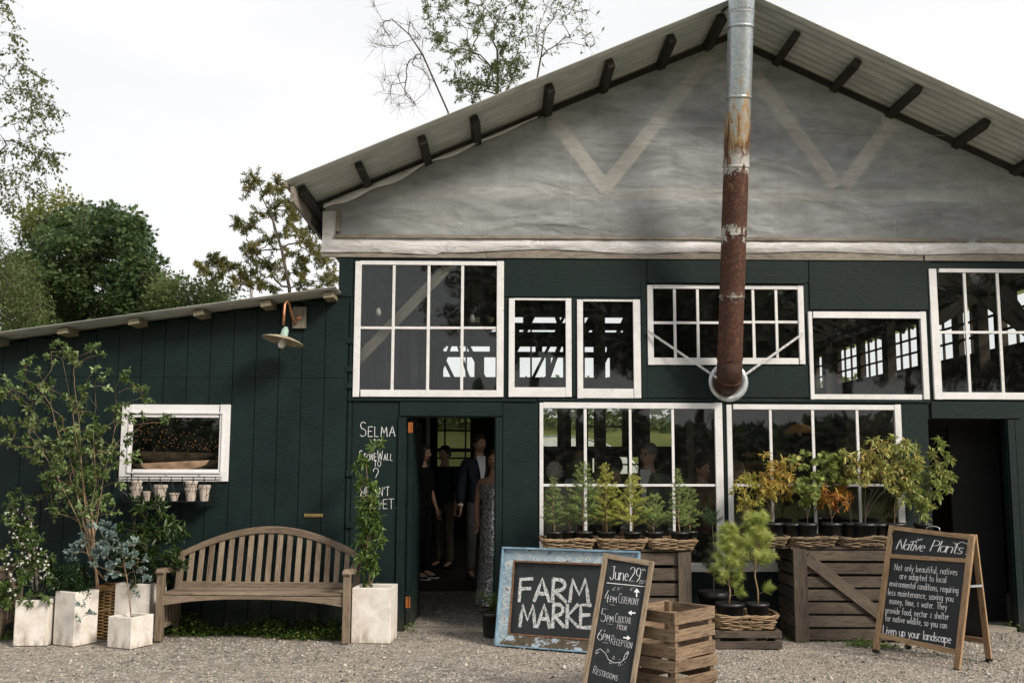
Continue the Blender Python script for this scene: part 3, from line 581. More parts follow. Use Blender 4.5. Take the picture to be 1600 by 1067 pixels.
def window(spec, par, conv=None, Y=-.028, white=WHITE, pane=True, name='window', depth=.05, label=None):
    (x0, y0, x1, y1), (l, r, t, b), cs, rws = spec; f = MB(x0); h = depth
    def bx(a, b_, c, d, th=h, yo=0): X0, X1, Z0, Z1 = rect(a, b_, c, d, Y); f.box(((X0+X1)/2, Y+h/2+yo, (Z0+Z1)/2), (X1-X0, th, Z1-Z0), j=.0012)
    bx(x0, y0, x0+l, y1); bx(x1-r, y0, x1, y1); bx(x0+l, y0, x1-r, y0+t, h-.006); bx(x0+l, y1-b, x1-r, y1, h-.004)
    for c in cs: bx(c-2.2, y0+t, c+2.2, y1-b, .03)
    ys = [y0+t]+list(rws)+[y1-b]; xs = [x0+l]+list(cs)+[x1-r]
    for q in rws:
        for a, b_ in zip(xs, xs[1:]): bx(a+(2.2 if a != xs[0] else 0), q-2, b_-(2.2 if b_ != xs[-1] else 0), q+2, .028)
    o = bpart(f, name, white, par, bevel=.003, label=label)
    if pane:
        g = MB(9)
        for a, b_ in zip(xs, xs[1:]):
            for c, d in zip(ys, ys[1:]):
                X0, X1, Z0, Z1 = rect(a, c, b_, d, Y); k = len(g.v); ti = g.r.uniform(-.004, .004); tj = g.r.uniform(-.004, .004); yy = Y+h*.5
                g.v += [(X0, yy+ti, Z0), (X1, yy-ti+tj, Z0), (X1, yy-ti-tj, Z1), (X0, yy+ti, Z1)]; g.face((k, k+1, k+2, k+3))
        shift(g).build('glass_pane', GLASS, o)
    return o
for k, w in enumerate(WIN): window(w, barn)
# gable: white folded plastic band, timber rail, posts, translucent sheet and trusses behind
zb0, zb1 = P(800, 398, 0).z, P(800, 372, 0).z
f = MB(4); xs = np.linspace(XGL, XR, 120)
for i, x in enumerate(xs):
    lo = zb0+.035*noise.noise((x*1.1, 0, 0))+(.0 if x < -.6 else .03); hi = zb1-.02+.012*noise.noise((x*3, 4, 0))
    for k, t in enumerate((0, .3, .6, 1)): f.v.append((x, -.035-.02*math.sin(t*3.1)-.014*noise.noise((x*5, t*4, 2)), lo+(hi-lo)*t))
for i in range(119):
    for k in range(3): a = i*4+k; f.face((a, a+4, a+5, a+1))
bpart(f, 'plastic_hem', STRIP, smooth=True)
f = MB(5); x = XGL
while x < XR:
    L = f.r.uniform(1.6, 2.6); f.box((min(x+L/2, (x+XR)/2+.9), -.010, zb0+.012), (min(L, XR-x)-.004, .03, .10), j=.002); x += L
x = XGL+.12
while x < XR:
    L = f.r.uniform(1.2, 2.2); f.box((min(x+L/2, (x+XR)/2+.9), -.052+f.r.uniform(-.003, .003), zb1-.005), (min(L, XR-x)-.004, .022, .03), j=.003); x += L
bpart(f, 'timber_rail', WOODG)
f = MB(6); f.box((XGL+.065, -.03, (zb0+roofz(XGL)-.12)/2), (.13, .03, roofz(XGL)-.12-zb0-.02), j=.004); bpart(f, 'corner_wrap', STRIP)
f = MB(7); f.box((XGL+.16, -.045, (zb1+roofz(XGL)-.14)/2+.03), (.04, .04, roofz(XGL)-zb1-.16)); bpart(f, 'gable_post', WOODG); f = MB(77); f.box((XL-.005, .02, (3.3+zb0)/2), (.05, .06, zb0-3.28)); bpart(f, 'corner_post', WOODG)
NX, NZ = 130, 44; V = []; F = []
for i in range(NX+1):
    x = XGL+.02+(XR-XGL-.02)*i/NX; zt = roofz(x)-.025
    for j in range(NZ+1):
        z = zb1-.02+(zt-zb1+.02)*j/NZ; s = min(1, (z-zb1)*3, (zt-z)*3+.15)
        w = .035*noise.noise((x*.8, z*1.9, 0))+.016*noise.noise((x*1.2+z*.9, z*6, 3))+.012*abs(noise.noise((x*5+z*4, z*4, 7)))
        w += .028*math.exp(-((z-zb1-.02)/.30)**2)*noise.noise((x*2.2+z*2.5, z*2, 1))
        V.append((x-BO.x, -.022-max(-.0, s)*(.035+w), z))
for i in range(NX):
    for j in range(NZ): a = i*(NZ+1)+j; F.append((a, a+NZ+1, a+NZ+2, a+1))
npmesh('gable_sheet', V, F, SHEET, barn, smooth=True, label='wrinkled translucent grey plastic sheet stretched over the gable')
f = MB(8)
def pb(x0, y0, x1, y1, w=.14, t=.05, Y=.04): f.beam(P(x0, y0, Y), P(x1, y1, Y), t, w, (0, 1, 0)) if False else f.beam(P(x0, y0, Y), P(x1, y1, Y), t, w)
pb(862, 186, 948, 298); pb(1110, 88, 940, 300, Y=.045); pb(1180, 120, 1306, 292); pb(1402, 178, 1318, 292, Y=.045)
bpart(f, 'gable_truss', WOODP); f = MB(81); f.box(((XGL+XR)/2, .06, P(1000, 302, 0).z), (XR-XGL-.5, .05, .12)); bpart(f, 'tie_beam', wood('brown_tie_beam', (.22, .18, .14), (.38, .31, .25)))
f = MB(9)
for sx in (-1, 1):
    a = Vector((XGL-.05 if sx < 0 else XR+.25, -.065, 0)); a.z = roofz(a.x)-.06; b = Vector((RX, -.065, RZ-.06)); f.beam(a, b, .03, .05)
bpart(f, 'rake_board', WOODD)
f = MB(71); cp = [P(x, y+random.Random(x).uniform(-1, 1), -.10) for x, y in zip(range(855, 1500, 24), [188+.04*k*24 for k in range(27)])]; f.tube(cp, .0035, 5); bpart(f, 'sheet_crease', simple('grey_cord', (.30, .30, .29), .6, .3, 0, .3, 6), smooth=True)
# torn sheet hem hanging below the rake on the left
f = MB(10); n = 40
for i in range(n+1):
    x = XGL+.02+2.1*i/n; zt = roofz(x)-.080; d = (.055+.05*math.sin(i*.33)**2+.05*noise.noise((x*2.2, 0, 5)))*(1-i/n*.75)
    f.v += [(x, -.10, zt), (x, -.125, zt-d*.5), (x, -.11, zt-d)]
for i in range(n):
    for k in range(2): a = i*3+k; f.face((a, a+1, a+4, a+3))
bpart(f, 'sheet_flap', STRIP, smooth=True)
# corrugated roof
def corr(mb, xa, za, xb, zb, y0, y1, pitch=.11, amp=.014, t=.004):
    n = int((y1-y0)/pitch*6); b = len(mb.v); sx, sz = xb-xa, zb-za; L = math.hypot(sx, sz); nx_, nz_ = -sz/L, sx/L
    if nz_ < 0: nx_, nz_ = -nx_, -nz_
    for i in range(n+1):
        y = y0+(y1-y0)*i/n; h = amp*math.cos(2*math.pi*i/6)
        for hh in (h, h-t): mb.v += [(xa+nx_*hh, y, za+nz_*hh), (xb+nx_*hh, y, zb+nz_*hh)]
    for i in range(n):
        a = b+i*4; mb.face((a, a+1, a+5, a+4)); mb.face((a+2, a+6, a+7, a+3))
    for a in (b, b+n*4): mb.face((a, a+2, a+3, a+1))
XE = P(445, 283, -.9).x; XER = XR+.25
for sx, xe in ((-1, XE), (1, XER)):
    f = MB(11)
    if sx < 0: corr(f, RX, RZ, xe, roofz(xe), -.9, 14.2)
    else: corr(f, RX, RZ, 5.18, roofz(5.18), -.9, 14.2); corr(f, 5.09, roofz(5.09), xe, roofz(xe), -.9, 1.42); corr(f, 5.09, roofz(5.09), xe, roofz(xe), 9.5, 14.2)
    r_ = bpart(f, 'roof', ROOF, smooth=True)
    g = MB(12)
    for k, xx in enumerate([475, 563, 661, 743, 860, 955, 1053, 1133] if sx < 0 else [1250, 1345, 1437, 1545, 1640, 1740, 1830]):
        X = P(xx, 100, -.78).x; z = roofz(X)-.016-.047; sl_ = math.atan(SLL if sx < 0 else -SLR)
        g.box((X, 6.66+g.r.uniform(-.03, .03), z), (.075, 14.7, .085), rot=(0, -sl_, 0), j=.004)
    bpart(g, 'purlins', WOODD, bevel=.004)
f = MB(13); f.beam((XE+.06, -.86, roofz(XE)-.1), (XE+.06, 14, roofz(XE)-.1), .03, .14); f.beam((XE+.01, -.895, roofz(XE)-.012), (XE+.01, 14, roofz(XE)-.012), .02, .05)
bpart(f, 'eave_fascia', WOODG)
f = MB(113)
for k in range(19): y = 1.35+8.2*k/18; f.beam((5.1, y, roofz(5.1)-.02), (XER, y, roofz(XER)-.02), .04, .05)
for x in (5.12, 5.8, XR+.0): f.box((x, 5.45, roofz(x)-.05), (.06, 8.3, .06))
sk = bpart(f, 'skylight', WOODI); g = MB(114); g.v = [(5.1, 1.32, roofz(5.1)-.018), (XER, 1.32, roofz(XER)-.018), (XER, 9.6, roofz(XER)-.018), (5.1, 9.6, roofz(5.1)-.018)]; g.face((0, 1, 2, 3)); shift(g).build('skylight_pane', GLASS, sk)
f = MB(14); f.box((RX, 6.6, RZ+.02), (.3, 15.1, .012)); bpart(f, 'ridge_cap', ROOF)
# side walls, back wall, interior
def yz_wall(mb, X, y0, y1, z0, z1, holes, t=.08):
    t0 = MB(1); wall(t0, y0, y1, z0, lambda x: z1, holes, 0, t)
    b = len(mb.v); mb.v += [(X+v[1], v[0], v[2]) for v in t0.v]
    for fc, uv in zip(t0.f, t0.uv): mb.face([b+k for k in fc], uv)
f = MB(15); yz_wall(f, XL, .09, 12, 0, roofz(XL)-.03, [])
bpart(f, 'side_wall', GREEN)
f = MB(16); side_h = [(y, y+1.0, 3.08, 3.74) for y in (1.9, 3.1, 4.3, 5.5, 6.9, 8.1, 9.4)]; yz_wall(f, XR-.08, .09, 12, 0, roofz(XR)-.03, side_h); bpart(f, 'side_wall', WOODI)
mt = MB(17)
for (a, b, c, d) in side_h:
    mt = MB(17)
    for k in (1, 2): mt.box((XR-.05, a+(b-a)*k/3, (c+d)/2), (.03, .03, d-c))
    for k in (1, 2): mt.box((XR-.05, (a+b)/2, c+(d-c)*k/3), (.026, b-a, .03))
    bpart(mt, 'window_bars', WOODI)
bh = []
def bhole(x0, y0, x1, y1): a, b = P(x0, y1, 12), P(x1, y0, 12); bh.append((a.x, b.x, a.z, b.z))
for q in ((655, 648, 735, 700), (846, 638, 871, 697), (885, 638, 913, 697), (919, 638, 972, 697), (1016, 638, 1050, 697), (660, 706, 735, 728), (884, 712, 893, 745), (926, 716, 944, 738), (966, 714, 998, 740)): bhole(*q)
rr = random.Random(8); x = -1.0
bands = [(3.42, 3.86), (3.98, 4.10), (4.36, 4.47), (4.62, 4.86)]
for i, (z0, z1) in enumerate(bands):
    x = -1.2
    while x < 2.5:
        L = rr.uniform(.5, 1.3); 
        if not (x > 3.4 and i < 2): bh.append((x, min(x+L, 2.75), z0, z1))
        x += L+rr.uniform(.08, .22)
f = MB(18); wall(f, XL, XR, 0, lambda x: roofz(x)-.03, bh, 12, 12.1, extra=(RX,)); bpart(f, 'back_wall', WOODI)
for (a, b, c, d) in [bh[0], bh[3], bh[5], bh[8]]:
    mt = MB(17); mt.box(((a+b)/2, 12.05, (c+d)/2), (.035, .03, d-c)); mt.box(((a+b)/2, 12.05, (c+d)/2+.02), (b-a, .026, .035)); bpart(mt, 'window_bars', WOODI)
f = MB(19); rr = random.Random(4)
for k in range(13): x0 = -1.3+k*.34; f.beam((x0, 11.9, 3.35), (x0+rr.choice((-.55, .55, .8, -.8)), 11.88, 4.95), .03, rr.uniform(.05, .11))
bpart(f, 'wall_braces', WOODI)
def tint(name, v):
    t = NT(name); tr = t.new('BsdfTransparent'); tr.inputs[0].default_value = (v, v*1.02, v*.95, 1); di = t.new('BsdfDiffuse'); di.inputs[0].default_value = (.2, .19, .16, 1); mm = t.new('MixShader'); n = t.noise(t.map(3), 1.5, 6, .8)
    t.L(t.ramp(n, (.4, .02), (.7, .25)), mm.inputs[0]); t.L(tr.outputs[0], mm.inputs[1]); t.L(di.outputs[0], mm.inputs[2]); t.L(mm.outputs[0], t.out.inputs[0]); return t.m
G1, G2 = tint('deep_dimming_pane', .20), tint('mild_dimming_pane', .62)  # tinted panes added to dim the view out through the back openings
for k, (a, b, c, d) in enumerate(bh[:9]): g = MB(k); g.v = [(a, 12.07, c), (b, 12.07, c), (b, 12.07, d), (a, 12.07, d)]; g.face((0, 1, 2, 3)); bpart(g, 'back_pane', G1 if k in (0, 5) else G2)
for Y in (3.0, 6.0, 9.0):
    f = MB(Y); f.box(((XL+XR)/2, Y, 3.95), (XR-XL, .05, .15)); ns = 8
    for k in range(ns):
        x0 = XL+.4+(XR-XL-.8)*k/ns; x1 = XL+.4+(XR-XL-.8)*(k+1)/ns; f.beam((x0, Y+.03*(1 if k % 2 else -1), (4.0 if k % 2 else roofz(x0)-.2)), (x1, Y+.03*(1 if k % 2 else -1), (roofz(x1)-.2 if k % 2 else 4.0)), .04, .1)
    f.beam((XL, Y+.08, roofz(XL)-.2), (RX, Y+.08, RZ-.2), .05, .15); f.beam((RX, Y+.08, RZ-.2), (XR, Y+.08, roofz(XR)-.2), .05, .15)
    for xx in (XL+.35, 1.3, 3.6, XR-.3): f.box((xx, Y, 1.95), (.14, .14, 3.9))
    bpart(f, 'roof_truss', WOODI)
f = MB(22); f.beam(P(706, 412, .12), P(556, 566, .12), .06, .10); bpart(f, 'brace_beam', WOODP)
f = MB(23)
for q in ((1465, 500, 1600, 415), (1490, 430, 1610, 520), (1540, 415, 1640, 560)): f.beam(P(q[0], q[1], 1.2), P(q[2], q[3], 1.2), .06, .13)
bpart(f, 'knee_brace', WOODG)
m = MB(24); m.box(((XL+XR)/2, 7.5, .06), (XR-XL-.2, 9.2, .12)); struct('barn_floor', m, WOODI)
# threshold strip, hinges, inner door leaf
f = MB(25); f.box(((door[0]+door[1])/2, .05, .012), (door[1]-door[0]-.02, .10, .035)); bpart(f, 'door_threshold', WOODG)
f = MB(26); f.box(((door2[0]+door2[1])/2, .05, .02), (door2[1]-door2[0]-.02, .16, .05)); bpart(f, 'doorstep', WOODG)
for y in (668, 940): f = MB(27); a = P(635, y, .02); f.box((door[0]+.035, .0, a.z), (.035, .03, .10)); f.tube([(door[0]+.052, -.012, a.z-.05), (door[0]+.052, -.012, a.z+.05)], .009, 8); bpart(f, 'door_hinge', HINGE)
f = MB(28); f.beam((door[0]+.03, .10, 1.0), (door[0]+.06, .92, 1.0), .04, 1.98); bpart(f, 'open_door', GREEN)
f = MB(29); a, b = P(1485, 700, .5), P(1578, 990, .5); f.box(((a.x+b.x)/2, .55, 1.0), (b.x-a.x, .04, 1.95)); bpart(f, 'door', simple('dark_grey_door', (.012, .012, .013), .6, .3))
# dividing wall behind the right doorway
f = MB(30); f.box(((door2[0]+door2[1])/2+.1, 1.4, 1.2), (1.6, .05, 2.4)); bpart(f, 'partition', WOODI)
# chalk writing on the wall left of the door
ink = Ink(0, 4)
def wtxt(s, x0, x1, yb, h, w=.012, jit=.05):
    w *= .46
    a, b = P(x0, yb, -.012), P(x1, yb, -.012); hh = h/160.; ink.y = -.0105; ink.text(s, a.x-BO.x, a.z, hh, w, 0, .16, 1, jit, True, width=b.x-a.x)
wtxt('Selma', 562, 617, 681, 22); wtxt('TO', 583, 595, 697, 10, .010); wtxt('StoneWall', 561, 613, 719, 15, .010); wtxt('TO', 584, 595, 729, 9, .009); wtxt('?', 583, 592, 753, 21, .011); wtxt("WE AiN'T", 562, 608, 775, 14, .010); wtxt('THERE', 561, 588, 793, 11, .009); wtxt('yET...', 591, 627, 794, 14, .010)
ink.build('chalk_writing', CHALK, barn)
# cream board inside the lower left window, counters
f = MB(31); a, b = P(850, 757, .14), P(902, 880, .14); f.box(((a.x+b.x)/2, .15, (a.z+b.z)/2), (b.x-a.x, .02, a.z-b.z)); shift(f).build('cream_panel', CREAM, barn)
# ================================================================ LEAN-TO SHED
LX0 = P(-260, 700, -.03).x; LX1 = P(540, 700, -.03).x; la, lb = P(525, 449, -.35), P(0, 520, -.35); LS = (la.z-lb.z)/(la.x-lb.x)
def lroof(x): return la.z+(x-la.x)*LS
SO = Vector((-3.2, 0, 0)); shed = thing('lean_to_shed', 'dark green boarded lean-to shed with corrugated roof against the barn', 'shed', SO)
def spart(mb, name, mat, par=None, **k): return shift(mb, SO).build(name, mat, par or shed, **k)
sh = rect(200, 645, 348, 741, -.03); f = MB(40); x = LX1; zsplit = P(300, 590, 0).z; bw = .222
while x > LX0:
    a = x-bw; xs = sorted(set([a+.003, x-.003]+[q for q in (sh[0], sh[1]) if a+.003 < q < x-.003]))
    dy = f.r.uniform(-.0012, .0012)
    for u, v in zip(xs, xs[1:]):
        inh = u >= sh[0]-1e-6 and v <= sh[1]+1e-6; segs = []
        zt = min(lroof(u), lroof(v))-.03
        for (s0, s1) in (((0.02, sh[2]), (sh[3], zt)) if inh else ((0.02, zt),)):
            if s0 < zsplit < s1: segs += [(s0, zsplit-.0015), (zsplit+.0015, s1)]
            else: segs.append((s0, s1))
        for s0, s1 in segs: f.box(((u+v)/2, -.018+dy, (s0+s1)/2), (v-u, .02, s1-s0))
    x -= bw
spart(f, 'siding', GREEN)
f = MB(41); wall(f, LX0, LX1, 0, lambda x: lroof(x)-.035, [sh], -.006, .02); spart(f, 'backing_wall', simple('black_backing', (.004, .006, .006), .8, .2))
f = MB(42); f.box((LX0+.02, 2.4, 1.2), (.04, 4.8, 2.3)); f.box(((LX0+LX1)/2, 4.8, 1.2), (LX1-LX0, .04, 2.3)); f.box((LX1-.03, 2.4, 1.6), (.03, 4.7, 3.2)); spart(f, 'inner_wall', WOODI)
f = MB(43); corr(f, LX0-.3, lroof(LX0-.3), la.x, la.z, -.35, 5.0, .076, .010); spart(f, 'roof', ROOF, smooth=True)
g = MB(44)
for xx in (512, 414, 310, 209, 99, -10, -120): X = P(xx, 480, -.28).x; g.box((X, 2.3, lroof(X)-.012-.035), (.10, 5.16, .058), rot=(0, -math.atan(LS), 0), j=.003)
spart(g, 'rafters', wood('light_rafter_timber', (.10, .085, .055), (.28, .25, .17)), bevel=.003)
w = ((188, 632, 358, 752), (18, 16, 20, 19), (), ())
BO_s = BO; BO = SO
def shift(mb, o=None): o = o or BO; mb.v = [(v[0]-o.x, v[1]-o.y, v[2]-o.z) for v in mb.v]; return mb
def bpart(mb, name, mat, par=None, **k): return shift(mb).build(name, mat, par or barn, **k)
wo = window(w, shed, Y=-.055, white=WHITEN, depth=.035)
f = MB(45); X0, X1, Z0, Z1 = rect(201, 645, 347, 738, -.06)
for q in (((X0+X1)/2, Z1, X1-X0, .012), ((X0+X1)/2, Z0, X1-X0, .012)): f.box((q[0], -.062, q[1]), (q[2], .012, q[3]))
for xq in (X0, X1): f.box((xq, -.062, (Z0+Z1)/2), (.012, .012, Z1-Z0-.014))
shift(f).build('inner_bead', WHITEN, wo)
BO = BO_s
f = MB(46); f.box(((sh[0]+sh[1])/2, .22, sh[2]-.0), (1.2, .38, .03)); spart(f, 'window_shelf', WOODI)
def trough(name, label, x0, x1, ytop, ybot, Y, rz=0, lean=0):
    a, b = P(x0, ybot, Y), P(x1, ytop, Y); L = (b.x-a.x); H = (P(x0, ytop, Y).z-a.z); o = thing(name, label, 'bowl', ((a.x+b.x)/2, Y, a.z), 0, 'dough bowls inside the shed window', rot=(0, lean, rz))
    f = MB(x0); n = 20; m_ = 8
    for sgn, sh_ in ((1, 1.0), (-1, .86)):
        b0 = len(f.v)
        for i in range(n+1):
            u = -1+2*i/n
            for j in range(m_+1):
                v = math.pi*j/m_; wd = (1-abs(u)**3.2)**.5 if abs(u) < 1 else 0
                f.v.append((u*L/2*(.55+.45*abs(math.cos(v))**.5 if True else 1)*sh_, math.cos(v)*.14*max(wd, .12)*sh_, H-math.sin(v)*H*max(wd, .2)*(1 if sgn > 0 else .8)))
        for i in range(n):
            for j in range(m_): a_ = b0+i*(m_+1)+j; q = (a_, a_+1, a_+m_+2, a_+m_+1); f.face(q if sgn > 0 else q[::-1], [(f.v[k][0], f.v[k][2]*.3) for k in (q if sgn > 0 else q[::-1])])
    f.build('bowl_body', BOWL, o, smooth=True); return o
trough('dough_bowl', 'upper of two long carved wooden dough bowls behind the shed window', 208, 340, 706, 727, .13, 0, .02)
trough('dough_bowl', 'lower pale wooden dough bowl at the sill behind the shed window', 206, 350, 721, 742, .07, 0, -.05)
fl = thing('fairy_lights', 'string of tiny warm fairy lights glowing behind the shed window', 'string lights', P(272, 690, .5)); f = MB(47); g = MB(48); rr = random.Random(4); pts = []
for k in range(130):
    t = k/129; x = 205+140*abs((t*5) % 2-1); y = 692+8*math.sin(t*19)+rr.gauss(0, 9)-max(0, 20*math.sin(t*7)) ; pts.append(P(x, min(715, y), .35+.3*rr.random())-P(272, 690, .5))
f.tube(pts, .0012, 3); f.build('wire', IRON, fl)
for p in pts:
    if rr.random() < .8: g.lathe([(0, -.003), (.003, 0), (0, .003)], 5, p)
em = NT('warm_led'); em.set((.2, .08, .02)); em.b.inputs['Emission Color'].default_value = (1, .38, .12, 1); em.b.inputs['Emission Strength'].default_value = 1.3; g.build('bulbs', em.m, fl)
# ================================================================ STOVEPIPE
pt, pbm = P(1160, -40, -1.08), P(1140, 572, -.24); sp = thing('stovepipe', 'tall rusty metal stovepipe climbing the gable from an elbow in the green wall', 'stovepipe', (pbm.x, 0, pbm.z))
f = MB(50); o = Vector((pbm.x, 0, pbm.z)); a, b = pbm-o, pt-o; seams = [0, .184, .346, .52, .694, .87, 1.0]; ax = (b-a)
for i in range(len(seams)-1):
    p0, p1 = a+ax*seams[i], a+ax*seams[i+1]; N = 8
    f.tube([p0+(p1-p0)*k/N for k in range(N+1)], [.116+.0025*(1-k/N)-(.003 if k == N else 0) for k in range(N+1)], 28, False)
f.build('pipe', PIPE, sp, smooth=True)
f = MB(51)
for s in seams[1:-1]: p = a+ax*s; d = ax.normalized()*.012; f = MB(51); f.tube([p-d, p-d*.3, p+d*.3, p+d], [.1195, .1235, .1235, .1195], 28, False); f.build('seam_ring', PIPE, sp, smooth=True)
f = MB(51)
f.tube([a+ax*.02-ax.normalized()*.012, a+ax*.02+ax.normalized()*.012], [.124, .124], 28, False); f.build('seam_ring', PIPE, sp, smooth=True)
f = MB(52); e = P(1137, 594, 0)-o; q = [a+Vector((0, 0, .03)), a, a+Vector((0, .004, -.055)), a+Vector((0, .035, -.105)), a+Vector((0, .085, -.135)), a+Vector((0, .15, -.145)), e+Vector((0, .02, 0))]; q[-1].z = a.z-.15
f.tube(q, [.119, .121, .122, .122, .122, .121, .12], 28, False); f.build('elbow', simple('sooty_rust_elbow', (.050, .022, .015), .55, .4, .1, .5, 14, .3), sp, smooth=True)
for i_ in (3, 5): f = MB(52); dd = (q[i_+1]-q[i_-1]).normalized(); f.tube([q[i_]-dd*.010, q[i_]-dd*.003, q[i_]+dd*.003, q[i_]+dd*.010], [.121, .1275, .1275, .121], 28, False); f.build('seam_ring', PIPE, sp, smooth=True)
f = MB(53); c = Vector((e.x, -.022, a.z-.135)); n = 40
Mr = Matrix(((1, 0, 0), (0, 0, -1), (0, 1, 0))); f.lathe([(.12, 0), (.12, .012), (.19, .016), (.195, .008), (.195, 0)], 40, c, Mr); f.build('wall_collar', GALV, sp, smooth=True)
f = MB(54)
for (x0, y0, x1, y1) in ((1012, 517, 1120, 590), (1256, 520, 1166, 584)):
    A = P(x0, y0, -.05)-o; B = P(x1, y1, -.22)-o; f.beam(A, B, .006, .022)
    for k in range(14): p = A.lerp(B, (k+.5)/14); f.box(p+Vector((0, -.006, 0)), (.006, .004, .006))
f.build('support_strap', CHAIN, sp)
f = MB(55); A = P(1150, 8, -1.16)-o; zc = A.z; cpt = a+ax*((zc-a.z)/ax.z); f.tube([cpt-ax.normalized()*.006, cpt+ax.normalized()*.006], [.122, .122], 24, False)
for k in range(22): q_ = k*2*math.pi/22; f.lathe([(0, -.008), (.008, 0), (0, .008)], 6, cpt+Vector((math.cos(q_)*.124, math.sin(q_)*.124, 0)))
f.build('clamp_chain', CHAIN, sp)
f = MB(56); g_ = MB(57); pc = [P(x, y, Y) for x, y, Y in ((1136, 12, -.95), (1124, 22, -.6), (1112, 38, -.25), (1096, 52, -.14), (1078, 62, -.12), (1066, 66, -.12), (1040, 78, -.12), (1005, 96, -.12))]
cb = thing('power_cable', 'dark cable looping under the roof peak beside the stovepipe', 'cable', pc[4]); f.tube([p-pc[4] for p in pc], .012, 6); f.build('cable', IRON, cb, smooth=True)
for x, y in ((1066, 66), (1073, 63)): g_.lathe([(0, .02), (.02, .018), (.024, 0), (.02, -.018), (0, -.02)], 10, P(x, y, -.15)-pc[4], Mr)
g_.build('insulator', simple('porcelain', (.5, .48, .45), .4, .5), cb, smooth=True)
# ================================================================ WALL LAMP
lo = P(469, 497, -.03); lamp = thing('wall_lamp', 'old gooseneck wall lamp with flat enamel shade on a wooden block', 'lamp', lo)
f = MB(60); a, b, c, d = rect(459, 481, 480, 514, -.04); f.box((0, -.022, 0), (b-a, .035, d-c), j=.003); f.build('mounting_block', WOODG, lamp, bevel=.004)
def L(x, y, Y): return P(x, y, Y)-lo
f = MB(61); base = [L(464, 503, -.06), L(461, 505, -.09), L(458, 500, -.14), L(455, 488, -.19), L(452, 476, -.24), L(448, 471, -.29), L(445, 476, -.32), L(444, 490, -.33), L(443, 508, -.33)]; f.tube(base, .0125, 10); f.lathe([(.03, 0), (.03, .012), (.02, .02), (0, .02)], 14, L(467, 497, -.062), Mr); f.build('gooseneck', COPPER, lamp, smooth=True)
tilt = Euler((rad(-6), rad(11), 0)).to_matrix(); hc = L(443, 527, -.33)
f = MB(62); f.lathe([(0, .105), (.018, .10), (.022, .085), (.032, .075), (.036, .02), (.038, .005)], 18, hc, tilt); f.build('socket', VERDI, lamp, smooth=True)
f = MB(63); f.lathe([(.03, .012), (.09, .002), (.16, -.018), (.196, -.034), (.2, -.040), (.196, -.041), (.155, -.024), (.09, -.006), (.03, .002)], 40, hc, tilt); f.build('lamp_shade', SHADEM, lamp, smooth=True)
f = MB(64); f.lathe([(.014, 0), (.018, -.02), (.03, -.045), (.036, -.07), (.031, -.092), (.016, -.106), (0, -.11)], 16, hc, tilt); f.build('bulb', BULB, lamp, smooth=True)
# mail slot
ms = thing('letter_plate', 'small brass letter plate on the green boarded wall above the bench', 'mail slot', P(490, 805, -.035))
f = MB(65); f.box((0, 0, 0), (.18, .008, .032)); f.build('plate', BRASS, ms, bevel=.003); f = MB(66); f.box((0, -.006, 0), (.14, .006, .014)); f.build('flap', BRASS, ms, bevel=.002)
# ================================================================ WIRE BASKET AND CLAY POTS
wc = P(265, 783, -.17); wb = thing('wire_basket', 'black scalloped wire planter basket hooked under the white shed window', 'wire basket', wc)
def WL(x, y, Y): return P(x, y, Y)-wc
f = MB(70); zb = 0; x0, x1 = P(198, 780, -.17).x-wc.x, P(334, 780, -.17).x-wc.x; zt = P(265, 745, -.17).z-wc.z; X0, X1 = P(189, 745, -.17).x-wc.x, P(342, 745, -.17).x-wc.x; yf, yb = -.09, .09
for z, a, b, fo in ((zb, x0, x1, 0), (zt, X0, X1, .03), (zt-.025, X0+.008, X1-.008, .027)): f.tube([(a, yf-fo, z), (b, yf-fo, z), (b, yb, z), (a, yb, z)], .0036, 5, closed=True)
n = 9
for k in range(n):
    a = x0+(x1-x0)*k/n; b = x0+(x1-x0)*(k+1)/n; A = X0+(X1-X0)*k/n; B = X0+(X1-X0)*(k+1)/n
    for (p, q) in (((a+b)/2, (A, B)), ):
        f.tube([(p, yf, zb), (p, yf-.01, zb+.05), (A+(B-A)*.25, yf-.022, zb+.12), (A-(B-A)*.05, yf-.03, zt)], .0026, 4); f.tube([(p, yf, zb), (p, yf-.01, zb+.05), (B-(B-A)*.25, yf-.022, zb+.12), (B+(B-A)*.05, yf-.03, zt)], .0026, 4)
    f.tube([(a, yf, zb), (A+(B-A)*.0, yf-.026, zt-.03)], .0015, 4); f.tube([(a, yf, zb), (a, yb, zb)], .0015, 4)
    if k % 3 == 1: p = (A+B)/2; f.tube([(p-.012, yf-.03, zt), (p-.008, yf-.03, zt+.012), (p, yf-.03, zt+.02), (p+.008, yf-.03, zt+.012), (p+.012, yf-.03, zt)], .0025, 4)
for s, xx, XX in ((-1, x0, X0), (1, x1, X1)):
    for k in range(4): t = k/3; f.tube([(xx, yf+(yb-yf)*t, zb), (XX, yf-.03+(yb-yf+.03)*t, zt)], .0018, 4)
f.build('wire_frame', IRON, wb)
f = MB(71); f.box(((x0+x1)/2, 0, -.004), (x1-x0-.01, .17, .004)); f.build('tray', IRON, wb)
pots = [(212, 24, .105, .135, 'tall clay pot with another nested inside, leftmost in the wire basket', True), (229, 18, .075, .09, 'small grey clay pot between the two tall ones on the left of the wire basket', False), (250, 27, .12, .15, 'tall pinkish clay pot, third from the left in the wire basket', False), (272, 22, .09, .075, 'short whitish clay pot in the middle of the wire basket', False),
        (298, 28, .115, .125, 'wide clay pot with a nested rim, right of the short one in the wire basket', True), (319, 26, .105, .15, 'tall pale clay pot, rightmost in the wire basket', False)]
